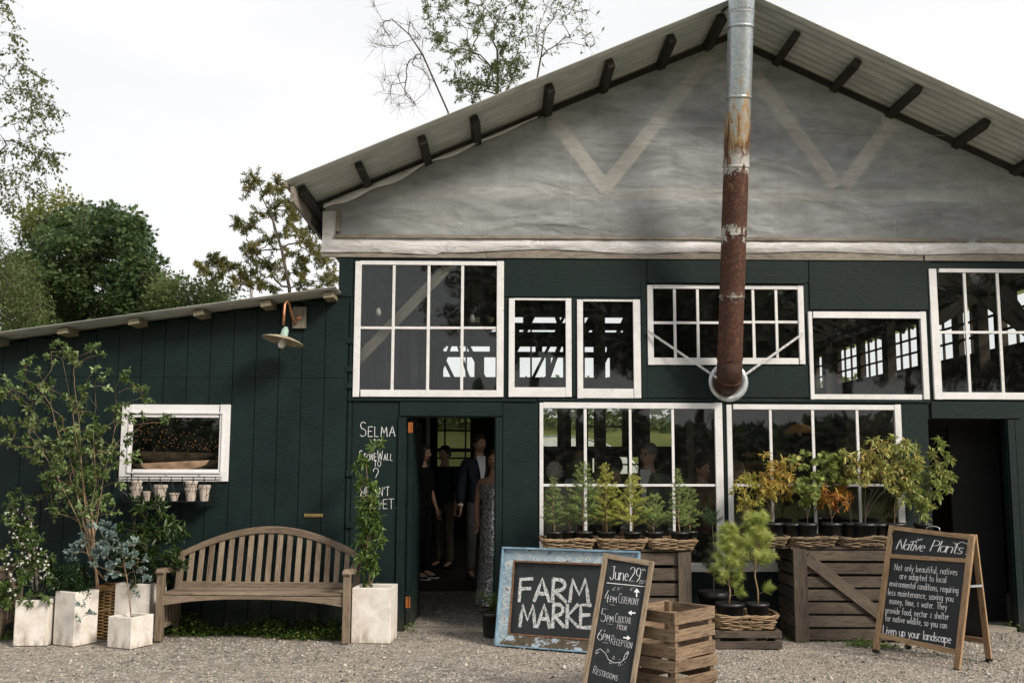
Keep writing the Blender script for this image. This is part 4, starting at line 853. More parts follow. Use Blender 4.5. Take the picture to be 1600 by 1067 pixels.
for i, (x, wpx, dm, h, lab, nest) in enumerate(pots):
    p = wc+Vector((P(x, 780, -.17).x-wc.x, .0, .003)); t = thing('flower_pot', lab, 'flower pot', p, i*1.1, 'clay pots in the wire basket'); r1 = dm/2*1.02; r0_ = r1*.66
    f = MB(72+i); f.lathe([(0, 0), (r0_, 0), (r1*.93, h*.80), (r1*1.04, h*.80), (r1*1.06, h), (r1*.94, h), (r1*.85, h*.8), (r0_*.9, .01), (0, .01)], 20); f.build('pot_body', CLAY, t, smooth=False, bevel=.0015)
    if nest: f = MB(90+i); z = h*.92; f.lathe([(0, z-.02), (r0_, z-.02), (r1*.90, z+.045), (r1*.99, z+.045), (r1*1.01, z+.07), (r1*.9, z+.07), (r1*.8, z+.04), (0, z)], 20); f.build('nested_pot', CLAY, t, bevel=.0015)
# ================================================================ BENCH
def make_bench():
    t = thing('garden_bench', 'weathered teak garden bench with arched slatted back in front of the green shed', 'bench', (0, 0, 0)); W2 = .835; BD = .40
    def arcz(x): return .735+.235*(math.cos(min(1, abs(x)/W2)*math.pi*.5)**.9 if abs(x) < W2 else 0)
    def yb(z): return BD+max(0, z-.40)*.20
    for s in (-1, 1):
        f = MB(s+3); f.box((s*W2, 0, .30), (.062, .062, .60)); f.build('leg', WOODB, t, bevel=.005)
        f = MB(s+5); f.box((s*W2, BD, .20), (.055, .06, .40)); f.beam((s*W2, BD, .39), (s*(W2-.005), yb(.745), .745), .055, .05, (0, 1, 0)); f.build('leg', WOODB, t, bevel=.005)
        f = MB(s+7); pts = [(-.06, .600), (-.03, .628), (.06, .632), (.16, .612), (.24, .612), (.36, .645), (.45, .664), (.46, .636), (.36, .610), (.26, .572), (.16, .574), (.03, .585), (-.04, .578)]
        M_ = Matrix(((0, 1, 0), (1, 0, 0), (0, 0, 1))); f.prism(pts, -.036, .036, M=M_, o=(s*W2, 0, 0)); f.build('armrest', WOODB, t, bevel=.006)
        f = MB(s+9)
        f.box((s*W2, .20, .365), (.03, .34, .075)); f.box((s*W2, .20, .12), (.03, .34, .04))
        for k in range(4): f.box((s*W2, .08+.08*k, .235), (.016, .035, .19))
        f.build('side_panel', WOODB, t, bevel=.003)
    for k in range(5): f = MB(20+k); f.box((0, -.005+.088*k+.03, .412-(.006*math.sin(k*.6))), (2*W2-.02 if k else 2*W2-.064, .078, .022)); f.build('seat_slat', WOODB, t, bevel=.004)
    n = 24; xs = [-W2+.031+(2*W2-.062)*k/n for k in range(n+1)]
    f = MB(31); f.ribprism([(x, .395) for x in xs], [(x, .355-.055*(abs(x)/W2)**2.5*1.2+.012) for x in xs], -.012, .014); f.build('front_rail', WOODB, t, bevel=.003)
    f = MB(32); f.box((0, yb(.44), .445), (2*W2-.055, .035, .05)); f.build('back_rail', WOODB, t, bevel=.004)
    f = MB(33); xs = [-W2-.02+(2*W2+.04)*k/44 for k in range(45)]; v0 = len(f.v)
    f.ribprism([(x, arcz(x)) for x in xs], [(x, arcz(x)-.062) for x in xs], -.022, .022); f.v = [(x, y+yb(z), z) for x, y, z in f.v]; f.build('arched_top_rail', WOODB, t, bevel=.005)
    for k in range(17):
        x = -W2+.10+(2*W2-.20)*k/16; z1 = arcz(x)-.05; f = MB(40+k); f.beam((x, yb(.46)-.005, .46), (x+.006*((k*7) % 3-1), yb(z1), z1), .05, .014, (0, 1, 0)) if False else f.box((x, (yb(.46)+yb(z1))/2, (.46+z1)/2), (.050, .016, (z1-.46)*1.025), rot=(-math.atan(.20), 0, 0), j=.001); f.build('back_slat', WOODB, t, bevel=.003)
    return t
bench = make_bench(); pa, pb_ = PG(250, 1003), PG(537, 1008); bench.location = ((pa.x+pb_.x)/2, (pa.y+pb_.y)/2+.02, .012); bench.rotation_euler.z = math.atan2(pb_.y-pa.y, pb_.x-pa.x)*.7
b2_ = dup(bench); b2_.location = (-5.30, -.50, .012); b2_.rotation_euler.z = rad(4); b2_['label'] = 'second teak bench, only its right arm showing at the left edge of the photo'
# ================================================================ PLANTERS
def stone_box(t, w, h, d=None, wall_=.035, tap=1.0, soil=True):
    d = d or w; f = MB(int(w*1000)); b = 0
    def ring(hw, hd, z): f.v.extend([(-hw, -hd, z), (hw, -hd, z), (hw, hd, z), (-hw, hd, z)])
    ring(w/2*tap, d/2*tap, 0); ring(w/2, d/2, h); ring(w/2-wall_, d/2-wall_, h); ring(w/2-wall_, d/2-wall_, h-.08)
    for r in range(3):
        for k in range(4): k2 = (k+1) % 4; f.face((r*4+k, r*4+k2, r*4+4+k2, r*4+4+k))
    f.face((3, 2, 1, 0)); f.build('planter', CONC, t, bevel=.006)
    g = MB(3); z = h-.035; hw, hd = w/2-wall_-.001, d/2-wall_-.001; n = 8
    for j in range(n+1):
        for i in range(n+1): g.v.append((-hw+2*hw*i/n, -hd+2*hd*j/n, z+.012*noise.noise((i*.8, j*.8, w*50))))
    for j in range(n):
        for i in range(n): a = j*(n+1)+i; g.face((a, a+1, a+n+2, a+n+1))
    g.build('soil', SOIL, t)
rg = random.Random(21)
def targets_px(n, poly, Y, dy, rng=rg, mind=0):
    xs = [p[0] for p in poly]; ys = [p[1] for p in poly]; out = []; tries = 0
    while len(out) < n and tries < n*60:
        tries += 1; x, y = rng.uniform(min(xs), max(xs)), rng.uniform(min(ys), max(ys))
        if not inpoly(x, y, poly): continue
        p = P(x, y, Y+rng.uniform(-dy, dy))
        if mind and any((p-q).length < mind for q in out): continue
        out.append(p)
    return out
# A: jasmine planter, leftmost
def planter_thing(name, label, x, y, w, h, rz, cat='planter', d=None, tap=1.):
    p = PG(x, y); t = thing(name, label, cat, (p.x, p.y+(d or w)/2, .006), rz, None); stone_box(t, w, h, d, tap=tap); return t, p
group_pl = 'square cast stone planters'
def grow_in(t, label_parts, trunk, targets, stems=(), **k):
    """plant parts under the planter thing; converts to the thing's own frame"""
    M = Matrix.Translation(t.location) @ Matrix.Rotation(t.rotation_euler.z, 4, 'Z'); Mi = M.inverted()
    k.setdefault('stem', 'stem'); k['stems'] = [Mi@Vector(p) for p in stems]; return woody('x', '', '', (0, 0, 0), [Mi@Vector(p) for p in trunk], [Mi@Vector(p) for p in targets], rootthing=t, **k)
tA, p = planter_thing('planter_with_jasmine', 'white flowering jasmine with pale canes spilling from the leftmost stone planter', 45, 1010, .285, .385, rad(3))
top = Vector((p.x, p.y+.17, .40)); f = MB(100); Li = lambda v: Vector(v)-tA.location
for a, b in (((100, 945, -.62), (88, 790, -.5)), ((112, 800, -.5), (128, 925, -.62)), ): pass
f.tube([Li(P(62, 940, -.6)), Li(P(47, 790, -.52))], .011, 7); f.tube([Li(P(56, 940, -.56)), Li(P(44, 830, -.45))], .010, 7); f.build('support_cane', simple('bleached_cane', (.50, .42, .36), .7, .3), tA, smooth=True)
poly = [(5, 930), (2, 880), (10, 830), (28, 800), (45, 790), (60, 835), (85, 880), (80, 935), (45, 965), (15, 955)]
def GI(t, trunk, tg, **k): return grow_in(t, None, trunk, tg, **k)
GI(tA, [top, top+Vector((0, .01, .06))], targets_px(60, poly, -.66, .16), seed=3, leafmat_=L_JAS, nl=60, cr=.085, ls=.038, lw=.5, T=T7, tip=.0016, kr=.4, twigs=2, twig_r=.001, droop=.25)
GI(tA, [top, P(50, 880, -.6), P(47, 800, -.55)], targets_px(18, [(0, 800), (10, 765), (50, 762), (50, 790), (62, 850), (20, 840)], -.58, .12), seed=4, leafmat_=L_JAS, nl=26, cr=.08, ls=.034, lw=.5, T=T7, tip=.0016, kr=.4, twigs=2, twig_r=.001, stem='vine')
def flowers(t, pts, size, seed, mat=L_FLW, name='blossom'):
    r = random.Random(seed); Pp, D, N = [], [], []
    for p in pts:
        c = Vector(p)-t.location; ax = (rvec(r)+Vector((0, -.9, .4))).normalized(); e = ax.orthogonal().normalized(); g = ax.cross(e)
        for k in range(5): a = k*2*math.pi/5; Pp.append(c); D.append(e*math.cos(a)+g*math.sin(a)+ax*.35); N.append(ax)
    leaves(name, Pp, D, N, size, size*.6, [r.random() for _ in Pp], mat, t, T4)
fp = []
for cx, cy in ((20, 838), (12, 865), (52, 845), (60, 870), (48, 905), (30, 890), (75, 895), (22, 925), (70, 880), (40, 870), (15, 905), (62, 900), (8, 880), (35, 850)):
    for k in range(6): fp.append(P(cx+rg.gauss(0, 5), cy+rg.gauss(0, 6), -.82+rg.gauss(0, .04)))
for k in range(14): fp.append(P(rg.uniform(5, 60), rg.uniform(785, 835), -.72))
flowers(tA, fp, .0135, 2)
# B: clipped bush planter
tB, p = planter_thing('planter_with_boxwood', 'second stone planter from the left with a rounded dark green boxwood bush', 107, 1010, .252, .455, rad(-27))
top = Vector((p.x, p.y+.17, .44)); GI(tB, [top, top+Vector((0, 0, .05))], targets_px(70, [(82, 930), (80, 905), (92, 888), (118, 884), (138, 900), (140, 928), (110, 938)], -.62, .15), seed=5, leafmat_=L_DARK, nl=110, cr=.055, ls=.021, lw=.6, T=T4, tip=.0012, kr=.4)
# E: laurel by the door
tE, p = planter_thing('planter_with_laurel_column', 'tall slim laurel shrub in a stone planter left of the open door', 581, 1006, .35, .475, rad(-4))
top = Vector((p.x-.05, p.y+.19, .47)); tr = [top, P(574, 850, -.5), P(575, 780, -.5), P(572, 715, -.5)]
GI(tE, tr, targets_px(54, [(562, 915), (560, 850), (560, 790), (564, 765), (584, 760), (590, 800), (594, 860), (588, 910)], -.5, .10)+targets_px(10, [(560, 765), (558, 700), (568, 685), (590, 695), (588, 740), (592, 765)], -.5, .08), seed=7, leafmat_=L_LAUREL, nl=26, cr=.065, ls=.056, lw=.42, T=T7, tip=.0012, kr=.42, twigs=2, twig_r=.0014, up_bias=1.2, bark=BARKL)
# D: laurel bush behind, in the broad planter
tD, p = planter_thing('planter_with_laurel_bush', 'broad laurel bush in the large stone planter half hidden by the bench arm', 234, 1001, .33, .49, rad(-8))
tD.location.y = -.36; tD.location.x = -3.245; top = Vector((tD.location.x, tD.location.y, .47)); GI(tD, [top, top+Vector((0, .0, .1)), P(237, 860, -.5)], targets_px(62, [(188, 905), (186, 850), (205, 790), (228, 778), (262, 785), (282, 830), (280, 890), (262, 915), (225, 915)], -.48, .18), stems=[P(x, y, -.4) for x, y in ((205, 800), (228, 795), (255, 800), (272, 840))], seed=8, leafmat_=L_DARK if False else leafmat('deep_laurel_leaf', (.012, .03, .008), (.035, .065, .016), (.09, .14, .04), .3, .32), nl=30, cr=.085, ls=.066, lw=.38, T=T7, tip=.0012, kr=.42, twigs=2, twig_r=.0014, up_bias=.9)
# C: small square planter with eucalyptus
tC, p = planter_thing('planter_with_eucalyptus', 'blue-grey eucalyptus on thin stems in the smallest square stone planter', 194, 1014, .262, .26, rad(-24))
top = Vector((tC.location.x, tC.location.y, .24)); tr = [top, P(198, 900, -.78), P(188, 850, -.72)]
GI(tC, tr, targets_px(40, [(95, 870), (100, 855), (130, 830), (150, 815), (185, 822), (215, 850), (232, 870), (225, 900), (185, 905), (150, 880), (120, 885)], -.78, .12), seed=9, leafmat_=L_EUC, nl=46, cr=.075, ls=.028, lw=.8, T=T4, tip=.0009, kr=.42, twigs=2, twig_r=.001, up_bias=.9, bark=BARKL)
GI(tC, [top, P(204, 930, -.88)], targets_px(5, [(120, 945), (145, 935), (150, 960), (125, 965)], -.98, .04)+[P(206, 885, -.9), P(212, 925, -.9)], seed=10, leafmat_=L_EUC, nl=26, cr=.05, ls=.026, lw=.75, T=T4, tip=.0009, kr=.42, twigs=2, twig_r=.001, stem='low_branch', crown='low_foliage', bark=BARKL)
# ---------------------------------------------------------------- wicker
def outline(w, d, rc=.06, n=10, wob=0):
    pts = []
    for cx, cy, a0 in ((w/2-rc, d/2-rc, 0), (-w/2+rc, d/2-rc, 90), (-w/2+rc, -d/2+rc, 180), (w/2-rc, -d/2+rc, 270)):
        for k in range(n): a = rad(a0+90*k/(n-1)); pts.append(Vector((cx+rc*math.cos(a), cy+rc*math.sin(a), 0)))
    return pts
def resamp(pts, n):
    L = [0]
    for i in range(len(pts)): L.append(L[-1]+(pts[(i+1) % len(pts)]-pts[i]).length)
    out = []; j = 0
    for k in range(n):
        s = L[-1]*k/n
        while L[j+1] < s: j += 1
        t = (s-L[j])/max(1e-9, L[j+1]-L[j]); out.append(pts[j].lerp(pts[(j+1) % len(pts)], t))
    return out
def weave(t, w0, d0, w1, d1, h, rows, r, mat, seed, stakes=20, rc=.05, z0=0, messy=.0, rim=True, n=88):
    rr = random.Random(seed); f = MB(seed); n = stakes*4
    for k in range(rows):
        u = (k+.5)/rows; ol = resamp(outline(w0+(w1-w0)*u, d0+(d1-d0)*u, rc), n); off = (k % 2)*math.pi; pts = []
        for i, p in enumerate(ol):
            nrm = Vector((p.x/(w1*w1), p.y/(d1*d1), 0)).normalized(); ph = i/n*stakes*math.pi+off
            pts.append(p+nrm*math.sin(ph)*r*1.25+Vector((0, 0, z0+h*u+messy*noise.noise((p.x*7, p.y*7, k*3.1+seed))*1.0)))
        f.tube(pts, r*rr.uniform(.85, 1.15), 6, closed=True)
    f.build('weave', mat, t, smooth=True)
    g = MB(seed+1); b0, b1 = resamp(outline(w0, d0, rc), stakes), resamp(outline(w1, d1, rc), stakes)
    for a, b in zip(b0, b1): g.tube([a+Vector((0, 0, z0)), b+Vector((0, 0, z0+h*1.0))], r*1.0, 5)
    nn = 14
    for k in range(nn): y = -d0/2+d0*(k+.5)/nn; g.box((0, y, z0+.008), (w0*.97, d0/nn*.85, .008))
    g.build('stakes_and_base', mat, t, smooth=False)
    if rim:
        q = MB(seed+2)
        for s in range(3):
            ol = resamp(outline(w1, d1, rc), n); q.tube([p*(1+.0)+Vector((p.x, p.y, 0)).normalized()*math.cos(i/n*stakes*math.pi*.8+s*2.1)*r*1.5+Vector((0, 0, z0+h+r*1.4*math.sin(i/n*stakes*math.pi*.8+s*2.1)+messy*1.6*noise.noise((p.x*5, p.y*5, seed)))) for i, p in enumerate(ol)], r*1.05, 6, closed=True)
        q.build('braided_rim', mat, t, smooth=True)
# F: brown basket holding the tall birch shrub
pF = PG(163, 1000); tF = thing('basket_with_young_birch', 'tall airy young birch shrub growing from a brown rattan basket', 'potted tree', (pF.x, pF.y+.19, .006), rad(6))
weave(tF, .32, .30, .36, .34, .43, 30, .0075, WICKD, 5, 22, .07)
f = MB(110); f.lathe([(.175, 0), (.18, .02), (.15, .035), (.13, .02)], 4, (0, 0, .43), Euler((0, 0, rad(45))).to_matrix()); f.build('basket_collar', simple('orange_bark_edge', (.25, .13, .05), .7, .3), tF)
f = MB(111); f.lathe([(0, .40), (.15, .395)], 14); f.build('soil', SOIL, tF)
top = Vector((pF.x, pF.y+.19, .40)); tr = [top, P(142, 880, -.62), P(136, 820, -.6), P(128, 740, -.58), P(124, 660, -.56), P(116, 600, -.55)]
tg = []
for (x, y, n_, sp) in ((85, 545, 3, 8), (105, 550, 5, 12), (140, 548, 5, 12), (112, 575, 4, 12), (40, 572, 3, 8), (55, 590, 5, 12), (70, 605, 4, 10), (125, 610, 6, 16), (150, 590, 3, 8), (120, 640, 7, 16), (10, 605, 5, 10), (30, 618, 7, 16), (65, 630, 7, 16), (20, 665, 5, 10), (45, 668, 5, 10), (8, 690, 3, 6), (35, 695, 5, 12), (60, 715, 5, 14), (90, 660, 5, 14),
    (80, 700, 13, 18), (110, 690, 15, 20), (140, 680, 12, 18), (160, 700, 11, 16), (185, 590, 4, 10), (205, 605, 4, 8), (180, 640, 4, 10), (220, 615, 3, 6), (190, 660, 4, 10), (240, 655, 2, 8), (255, 660, 2, 4), (175, 715, 6, 12), (100, 735, 15, 20), (130, 735, 16, 20), (160, 745, 12, 16), (85, 760, 11, 14), (115, 775, 14, 18), (150, 780, 12, 16), (190, 690, 3, 8), (200, 720, 3, 8), (95, 800, 5, 10), (130, 810, 6, 12), (165, 800, 5, 10)):
    for k in range(n_): tg.append(P(x+rg.gauss(0, sp*.8), y+rg.gauss(0, sp*.6), -.55+rg.uniform(-.22, .3)))
stF = [P(x, y, -.55+rg.uniform(-.2, .25)) for x, y in ((60, 600), (95, 560), (150, 600), (190, 640), (45, 680), (160, 690), (85, 700), (120, 700))]; GI(tF, tr, tg, stems=stF, seed=12, leafmat_=L_SHRUB, nl=24, cr=.10, ls=.038, lw=.66, T=T7, tip=.0009, kr=.42, twigs=1, twig_r=.0014, up_bias=1.3, bark=BARKL, stem='branches', wob=.06, seg=4, outward=1.0, droop=.1)
f = MB(112); B = tF.location
for a, b in (((150, 925), (133, 800)), ((146, 925), (140, 790))): f.tube([P(a[0], a[1], -.62)-B, P((a[0]+b[0])/2, (a[1]+b[1])/2, -.6)-B, P(b[0], b[1], -.55)-B], .008, 6)
tF_st = f.build('second_stem', BARKL, tF, smooth=True); f_ = None
# ================================================================ CRATES
def slat_crate(t, w, d, h, boards, mat, th=.012, posts=.035, gap=.02, mid=False, base=True, seed=1):
    rr = random.Random(seed); bh = (h-gap*(boards-1))/boards
    for side in range(4):
        a = side*math.pi/2; ww, dd = (w, d) if side % 2 == 0 else (d, w)
        R = Matrix.Rotation(a, 3, 'Z')
        for k in range(boards):
            f = MB(seed*31+side*7+k); z = bh/2+k*(bh+gap); off = th*1.02 if side % 2 == 0 else 0
            f.box(R@Vector((rr.uniform(-.002, .002), -(dd/2-th/2), z)), ((ww if side % 2 == 0 else ww-2*th-.002), th, bh*rr.uniform(.92, 1.0)), rot=(0, rr.uniform(-.008, .008), a), j=.0025)
            o = f.build('slat', mat, t, bevel=.002)
    for sx in (-1, 1):
        for sy in (-1, 1): f = MB(seed+sx*2+sy); f.box((sx*(w/2-th-posts/2-.001), sy*(d/2-th-posts/2-.001), h/2), (posts, posts, h*.99)); f.build('corner_post', mat, t, bevel=.002)
    g = MB(seed+60)
    for k in range(5): g.box((0, -d/2+th+(d-2*th)*(k+.5)/5, .008), (w-2*th-.004, (d-2*th)/5*.85, .012), j=.002)
    g.build('bottom_boards', mat, t)
    nl_ = MB(seed+80)
    for side in range(2):
        for sx in (-1, 1):
            for k in range(boards):
                for zz in (-.25, .25):
                    z = bh/2+k*(bh+gap)+zz*bh; p = Vector((sx*(w/2-.028), -(d/2+.0012), z)) if side == 0 else Vector((sx*(w/2+.0012), -(d/2-.03), z))
                    nl_.lathe([(0, .002), (.003, .001), (.0035, -.001)], 6, p, Mr if side == 0 else Matrix(((0, 0, sx), (0, 1, 0), (-sx, 0, 0))))
    nl_.build('nail_heads', IRON, t)
# stack beside the event board
ca, cb_, cc = Vector((1.172, -2.987, 0)), Vector((1.498, -2.69, 0)), None
u = (cb_-ca).normalized(); v = Vector((-u.y, u.x, 0)); w_, d_ = (cb_-ca).length+.02, .40; cen = ca+u*w_/2+v*d_/2; ang = math.atan2(u.y, u.x)
t1 = thing('wooden_crate', 'rough slatted wooden crate on the ground, lower one of the stack beside the event board', 'crate', (cen.x, cen.y, .004), ang, 'stacked crates beside the event board'); slat_crate(t1, w_, d_, .295, 3, WOODC, .014, .04, .032, seed=5)
t2 = thing('wooden_crate', 'open empty slatted wooden crate, upper one of the stack beside the event board', 'crate', (cen.x-.005, cen.y+.006, .303), ang+.03, 'stacked crates beside the event board'); slat_crate(t2, w_, d_, .31, 3, WOODC, .014, .04, .032, seed=6)
# display crates used as tables
def display_crate(label, x0, x1, ytop, Y, dep, h, diag, mat, nb, post, slats_end=None, seed=1, yaw_=0.):
    a, b = P(x0, ytop, Y), P(x1, ytop, Y); w = b.x-a.x; t = thing('display_crate', label, 'crate', ((a.x+b.x)/2, Y, .006), yaw_); f = MB(seed)
    for sx in (-1, 1): f = MB(seed+sx); f.box((sx*(w/2-post/2), 0, h/2), (post, .03, h), j=.002); f.build('corner_board', mat, t, bevel=.003)
    bh = h/nb
    for k in range(nb): f = MB(seed+10+k); f.box((0, .024, bh*(k+.5)), (w-.01, .018, bh*.80), rot=(0, f.r.uniform(-.006, .006), 0), j=.002); f.build('slat', mat, t, bevel=.002)
    for k in range(nb):
        for sx in (-1, 1): f = MB(seed+30+k*2+sx); f.box((sx*(w/2-.012), dep/2+.03, bh*(k+.5)), (.018, dep-.01, bh*.8), j=.002); f.build('side_slat', mat, t, bevel=.002)
    if diag: f = MB(seed+50); f.beam((-w/2+post, -.001, h-.05), (-w/2+post+diag, -.001, .10), .028, .095, (0, 1, 0)) if False else f.beam((-w/2+post*.95, 0, h-.075), (-w/2+post+diag, 0, .12), .026, .10); f.build('diagonal_brace', mat, t, bevel=.003)
    for k in range(5): f = MB(seed+60+k); f.box((0, .0+dep*(k+.5)/5, h+.011), (w+.03, dep/5*.94, .02), j=.002); f.build('top_board', mat, t, bevel=.002)
    f = MB(seed+70); f.box((0, dep+.03, h/2), (w-.05, .018, h*.98)); f.build('back_panel', mat, t); return t, w
zL = P(960, 858, -.62).z; tL, wL = display_crate('dark slatted crate table behind the event board carrying three willow trays', 862, 1079, 858, -.62, .46, zL-.028, 0, WOODT, 6, .115, seed=71)
zR = P(1300, 854, -.60).z; tR, wR = display_crate('long dark crate table with a diagonal board carrying the autumn shrubs', 1238, 1452, 852, -.58, .48, zR-.028, .80, WOODT, 7, .125, seed=91)
p0 = P(1205, 852, -.3); f = MB(95); f.box((-wR/2-.16, .25, zR-.028+.011), (.28, .44, .02)); f.build('top_board', WOODT, tR)
# low crate with basket and two pines
a, b = P(1117, 1020, -.93), P(1223, 1020, -.93); zz = P(1170, 984, -.93).z
tl = thing('low_crate', 'low two-slat wooden crate on the gravel under the pine basket', 'crate', ((a.x+b.x)/2, -.93+.2, .006), 0); slat_crate(tl, b.x-a.x, .38, zz-.012, 2, WOODT, .014, .04, .028, seed=9)
tray_ns = []
def tray(label, x0, x1, ybase, Y, h, dep, seed, mat=WICK, grp='willow trays on the crate tables', zbase=None, name='willow_tray', rows=6, rz=0):
    a, b = P(x0, ybase, Y), P(x1, ybase, Y); w = b.x-a.x; z = zbase if zbase is not None else a.z; t = thing(name, label, 'tray', ((a.x+b.x)/2, Y+dep/2, z), rz, grp)
    weave(t, w*.84, dep*.84, w, dep, h, rows, .0062, mat, seed, 17, .06, 0, .016); return t
zTL = zL+.008-.01; zTR = zR+.008-.01; zl = zL-.001+.003; TY = -.60
zt_ = tL.location.z+(zL-.028)+.022; zr_ = tR.location.z+(zR-.028)+.022
for i, (x0, x1, lab) in enumerate(((846, 932, 'pale woven willow tray under the leftmost spruces'), (933, 1013, 'pale woven willow tray in the middle under the bright yellow-green spruces'), (1013, 1091, 'pale woven willow tray under the two short-needled saplings nearest the sign'))): tray(lab, x0, x1, 857, -.68, .085, .36, 11+i, zbase=zt_)
WICK2 = wood('dull_willow_wicker', (.06, .04, .025), (.22, .155, .10), (.27, .2, .13), .65, 3, .2)
for i, (x0, x1, lab) in enumerate(((1146, 1236, 'willow tray at the left end of the right-hand crate table, partly behind the pines'), (1238, 1312, 'willow tray above the post of the right-hand crate table'), (1313, 1391, 'willow tray tucked behind the top corner of the native plants board'), (1392, 1452, 'willow tray hidden mostly behind the native plants board'))): tray(lab, x0, x1, 852, -.62, .08, .36, 21+i, WICK2, zbase=zr_)
tb = tray('shallow woven basket holding two black pots of pine on the low crate', 1118, 1219, 985, -.93, .115, .36, 33, WICK, 'pine basket', zbase=tl.location.z+zz-.008, name='shallow_basket', rows=8); del tb['group']
# ================================================================ POTTED PLANTS
def pot_mesh(t, r, h, ribs=True):
    f = MB(int(r*1e4)); f.lathe([(0, .0), (r*.78, 0), (r*.8, .006), (r*.95, h*.86), (r*1.0, h*.86), (r*1.03, h*.9), (r*1.02, h), (r*.95, h), (r*.93, h*.88), (0, h*.88)], 26); f.build('pot', BLACKP, t, smooth=True)
    s = MB(2); s.lathe([(0, h*.9+.004), (r*.5, h*.9+.007), (r*.93, h*.9)], 14); s.build('soil', SOIL, t)
def conifer(t, z0, H, R, seed, mat, needle=.017, dens=1., nb=None, lean=(0, 0), shape=.8, candle=True, bare=.10, nw=.0040, up_=.45, bright=0):
    rr = random.Random(seed); mb = MB(seed); top = Vector((lean[0], lean[1], z0+H)); st = [Vector((0, 0, z0)).lerp(top, k/6)+Vector((rr.gauss(0, .006), rr.gauss(0, .006), 0))*(1 if 0 < k < 6 else 0) for k in range(7)]
    mb.tube(st, [max(.0016, .006*(1-k/7)*(H/.45)) for k in range(7)], 6)
    def stp(t_): k = min(5, int(t_*6)); return st[k].lerp(st[k+1], t_*6-k)
    br = [(stp(.7), st[-1], 1.0)]; nb = nb or int(H*95)
    for k in range(nb):
        u = bare+(1-bare)*((k+.5)/nb)**.9; a = k*2.4+rr.uniform(-.3, .3); L = R*(1-u)**shape*rr.uniform(.45, 1.25)+.03; s = stp(min(u, .97)); el = up_+.5*u+rr.uniform(-.15, .15)
        e = s+Vector((math.cos(a)*math.cos(el), math.sin(a)*math.cos(el), math.sin(el)))*L; m_ = s.lerp(e, .5)+Vector((0, 0, -.06*L)); mb.tube([s, m_, e], [.0022, .0016, .0008], 4); br.append((s.lerp(m_, .3), e, .6+.4*u))
        if L > .06:
            for q in range(int(L/.03)):
                v_ = rr.uniform(.3, .85); p_ = s.lerp(e, v_); a2 = a+rr.choice((-1, 1))*rr.uniform(.5, .9); l2 = L*(1-v_)*.75+.02; e2 = p_+Vector((math.cos(a2)*.9, math.sin(a2)*.9, .25))*l2; br.append((p_, e2, .5)); mb.tube([p_, e2], [.0011, .0007], 3, False)
    Pp, D, N, Tn, Ls = [], [], [], [], []
    for s, e, c in br:
        d = e-s; L = d.length; d.normalize(); tone0 = rr.random()
        for q in range(int(L/.0026*dens)+4):
            v_ = rr.random(); n_ = rvec(rr); n_ = (n_-d*n_.dot(d)).normalized(); Pp.append(s.lerp(e, v_)); D.append(n_*1.0+d*.45+Vector((0, 0, .08))); N.append(rvec(rr)); Tn.append(min(1, max(0, .15+.35*v_+.25*tone0+rr.uniform(0, .3)+bright))); Ls.append(needle*rr.uniform(.7, 1.2)*(1-.35*v_))
    mb.build('stem', BARKL, t, smooth=True); leaves('needles', Pp, D, N, np.array(Ls), nw, Tn, mat, t, T3)
def pot_at(name, label, x, ypot, Y, zb, r, h, group, cat='potted plant'):
    p = P(x, ypot, Y); t = thing(name, label, cat, (p.x, Y, zb), 0, group); pot_mesh(t, r, h); return t
zL_ = zt_+.016; YL = -.53
SP = [('potted_spruce', 'wispy grey-green potted spruce at the far left end of the left crate table', 866, 746, .10, .075, 1, L_SPR, .0), ('potted_spruce', 'tall full grey-green potted spruce, second cluster from the left', 912, 722, .15, .08, 2, L_SPR, .02), ('potted_spruce', 'small dull spruce squeezed between the two tallest grey-green spruces', 890, 775, .09, .07, 3, L_SPR, -.1),
      ('potted_spruce', 'bright yellow-green potted spruce with a pointed leader above the middle tray', 948, 724, .13, .08, 4, L_SPRB, .0), ('potted_spruce', 'bushy bright yellow-green potted spruce right of the pointed one', 988, 742, .16, .08, 5, L_SPRB, .0), ('potted_spruce', 'low spreading potted spruce sapling, shortest on the left crate table', 1022, 775, .12, .085, 6, L_SPR, .15),
      ('potted_fir', 'slim potted fir with one upright shoot, right end of the left crate table', 1062, 733, .085, .085, 7, L_SPR, .1), ('potted_fir', 'slim leaning fir shoot behind the upright one, right end of the left crate table', 1078, 762, .08, .07, 8, L_SPR, .1)]
for i, (nm, lab, x, yt, R, pr, sd, mt_, br_) in enumerate(SP):
    Y = YL+(.10 if i in (2, 7) else 0)+(.03 if i % 2 else 0); t = pot_at(nm, lab, x, 838, Y, zL_, pr, .135, 'potted conifers on the left crate table'); H = P(x, yt, Y).z-zL_-.115
    conifer(t, .115, H, R*(1.35+.25*(i % 3)), sd+40, mt_, .021, 1.1, up_=.25+.12*(i % 3), lean=(.01*(i % 3-1), 0), bright=br_, shape=.75)
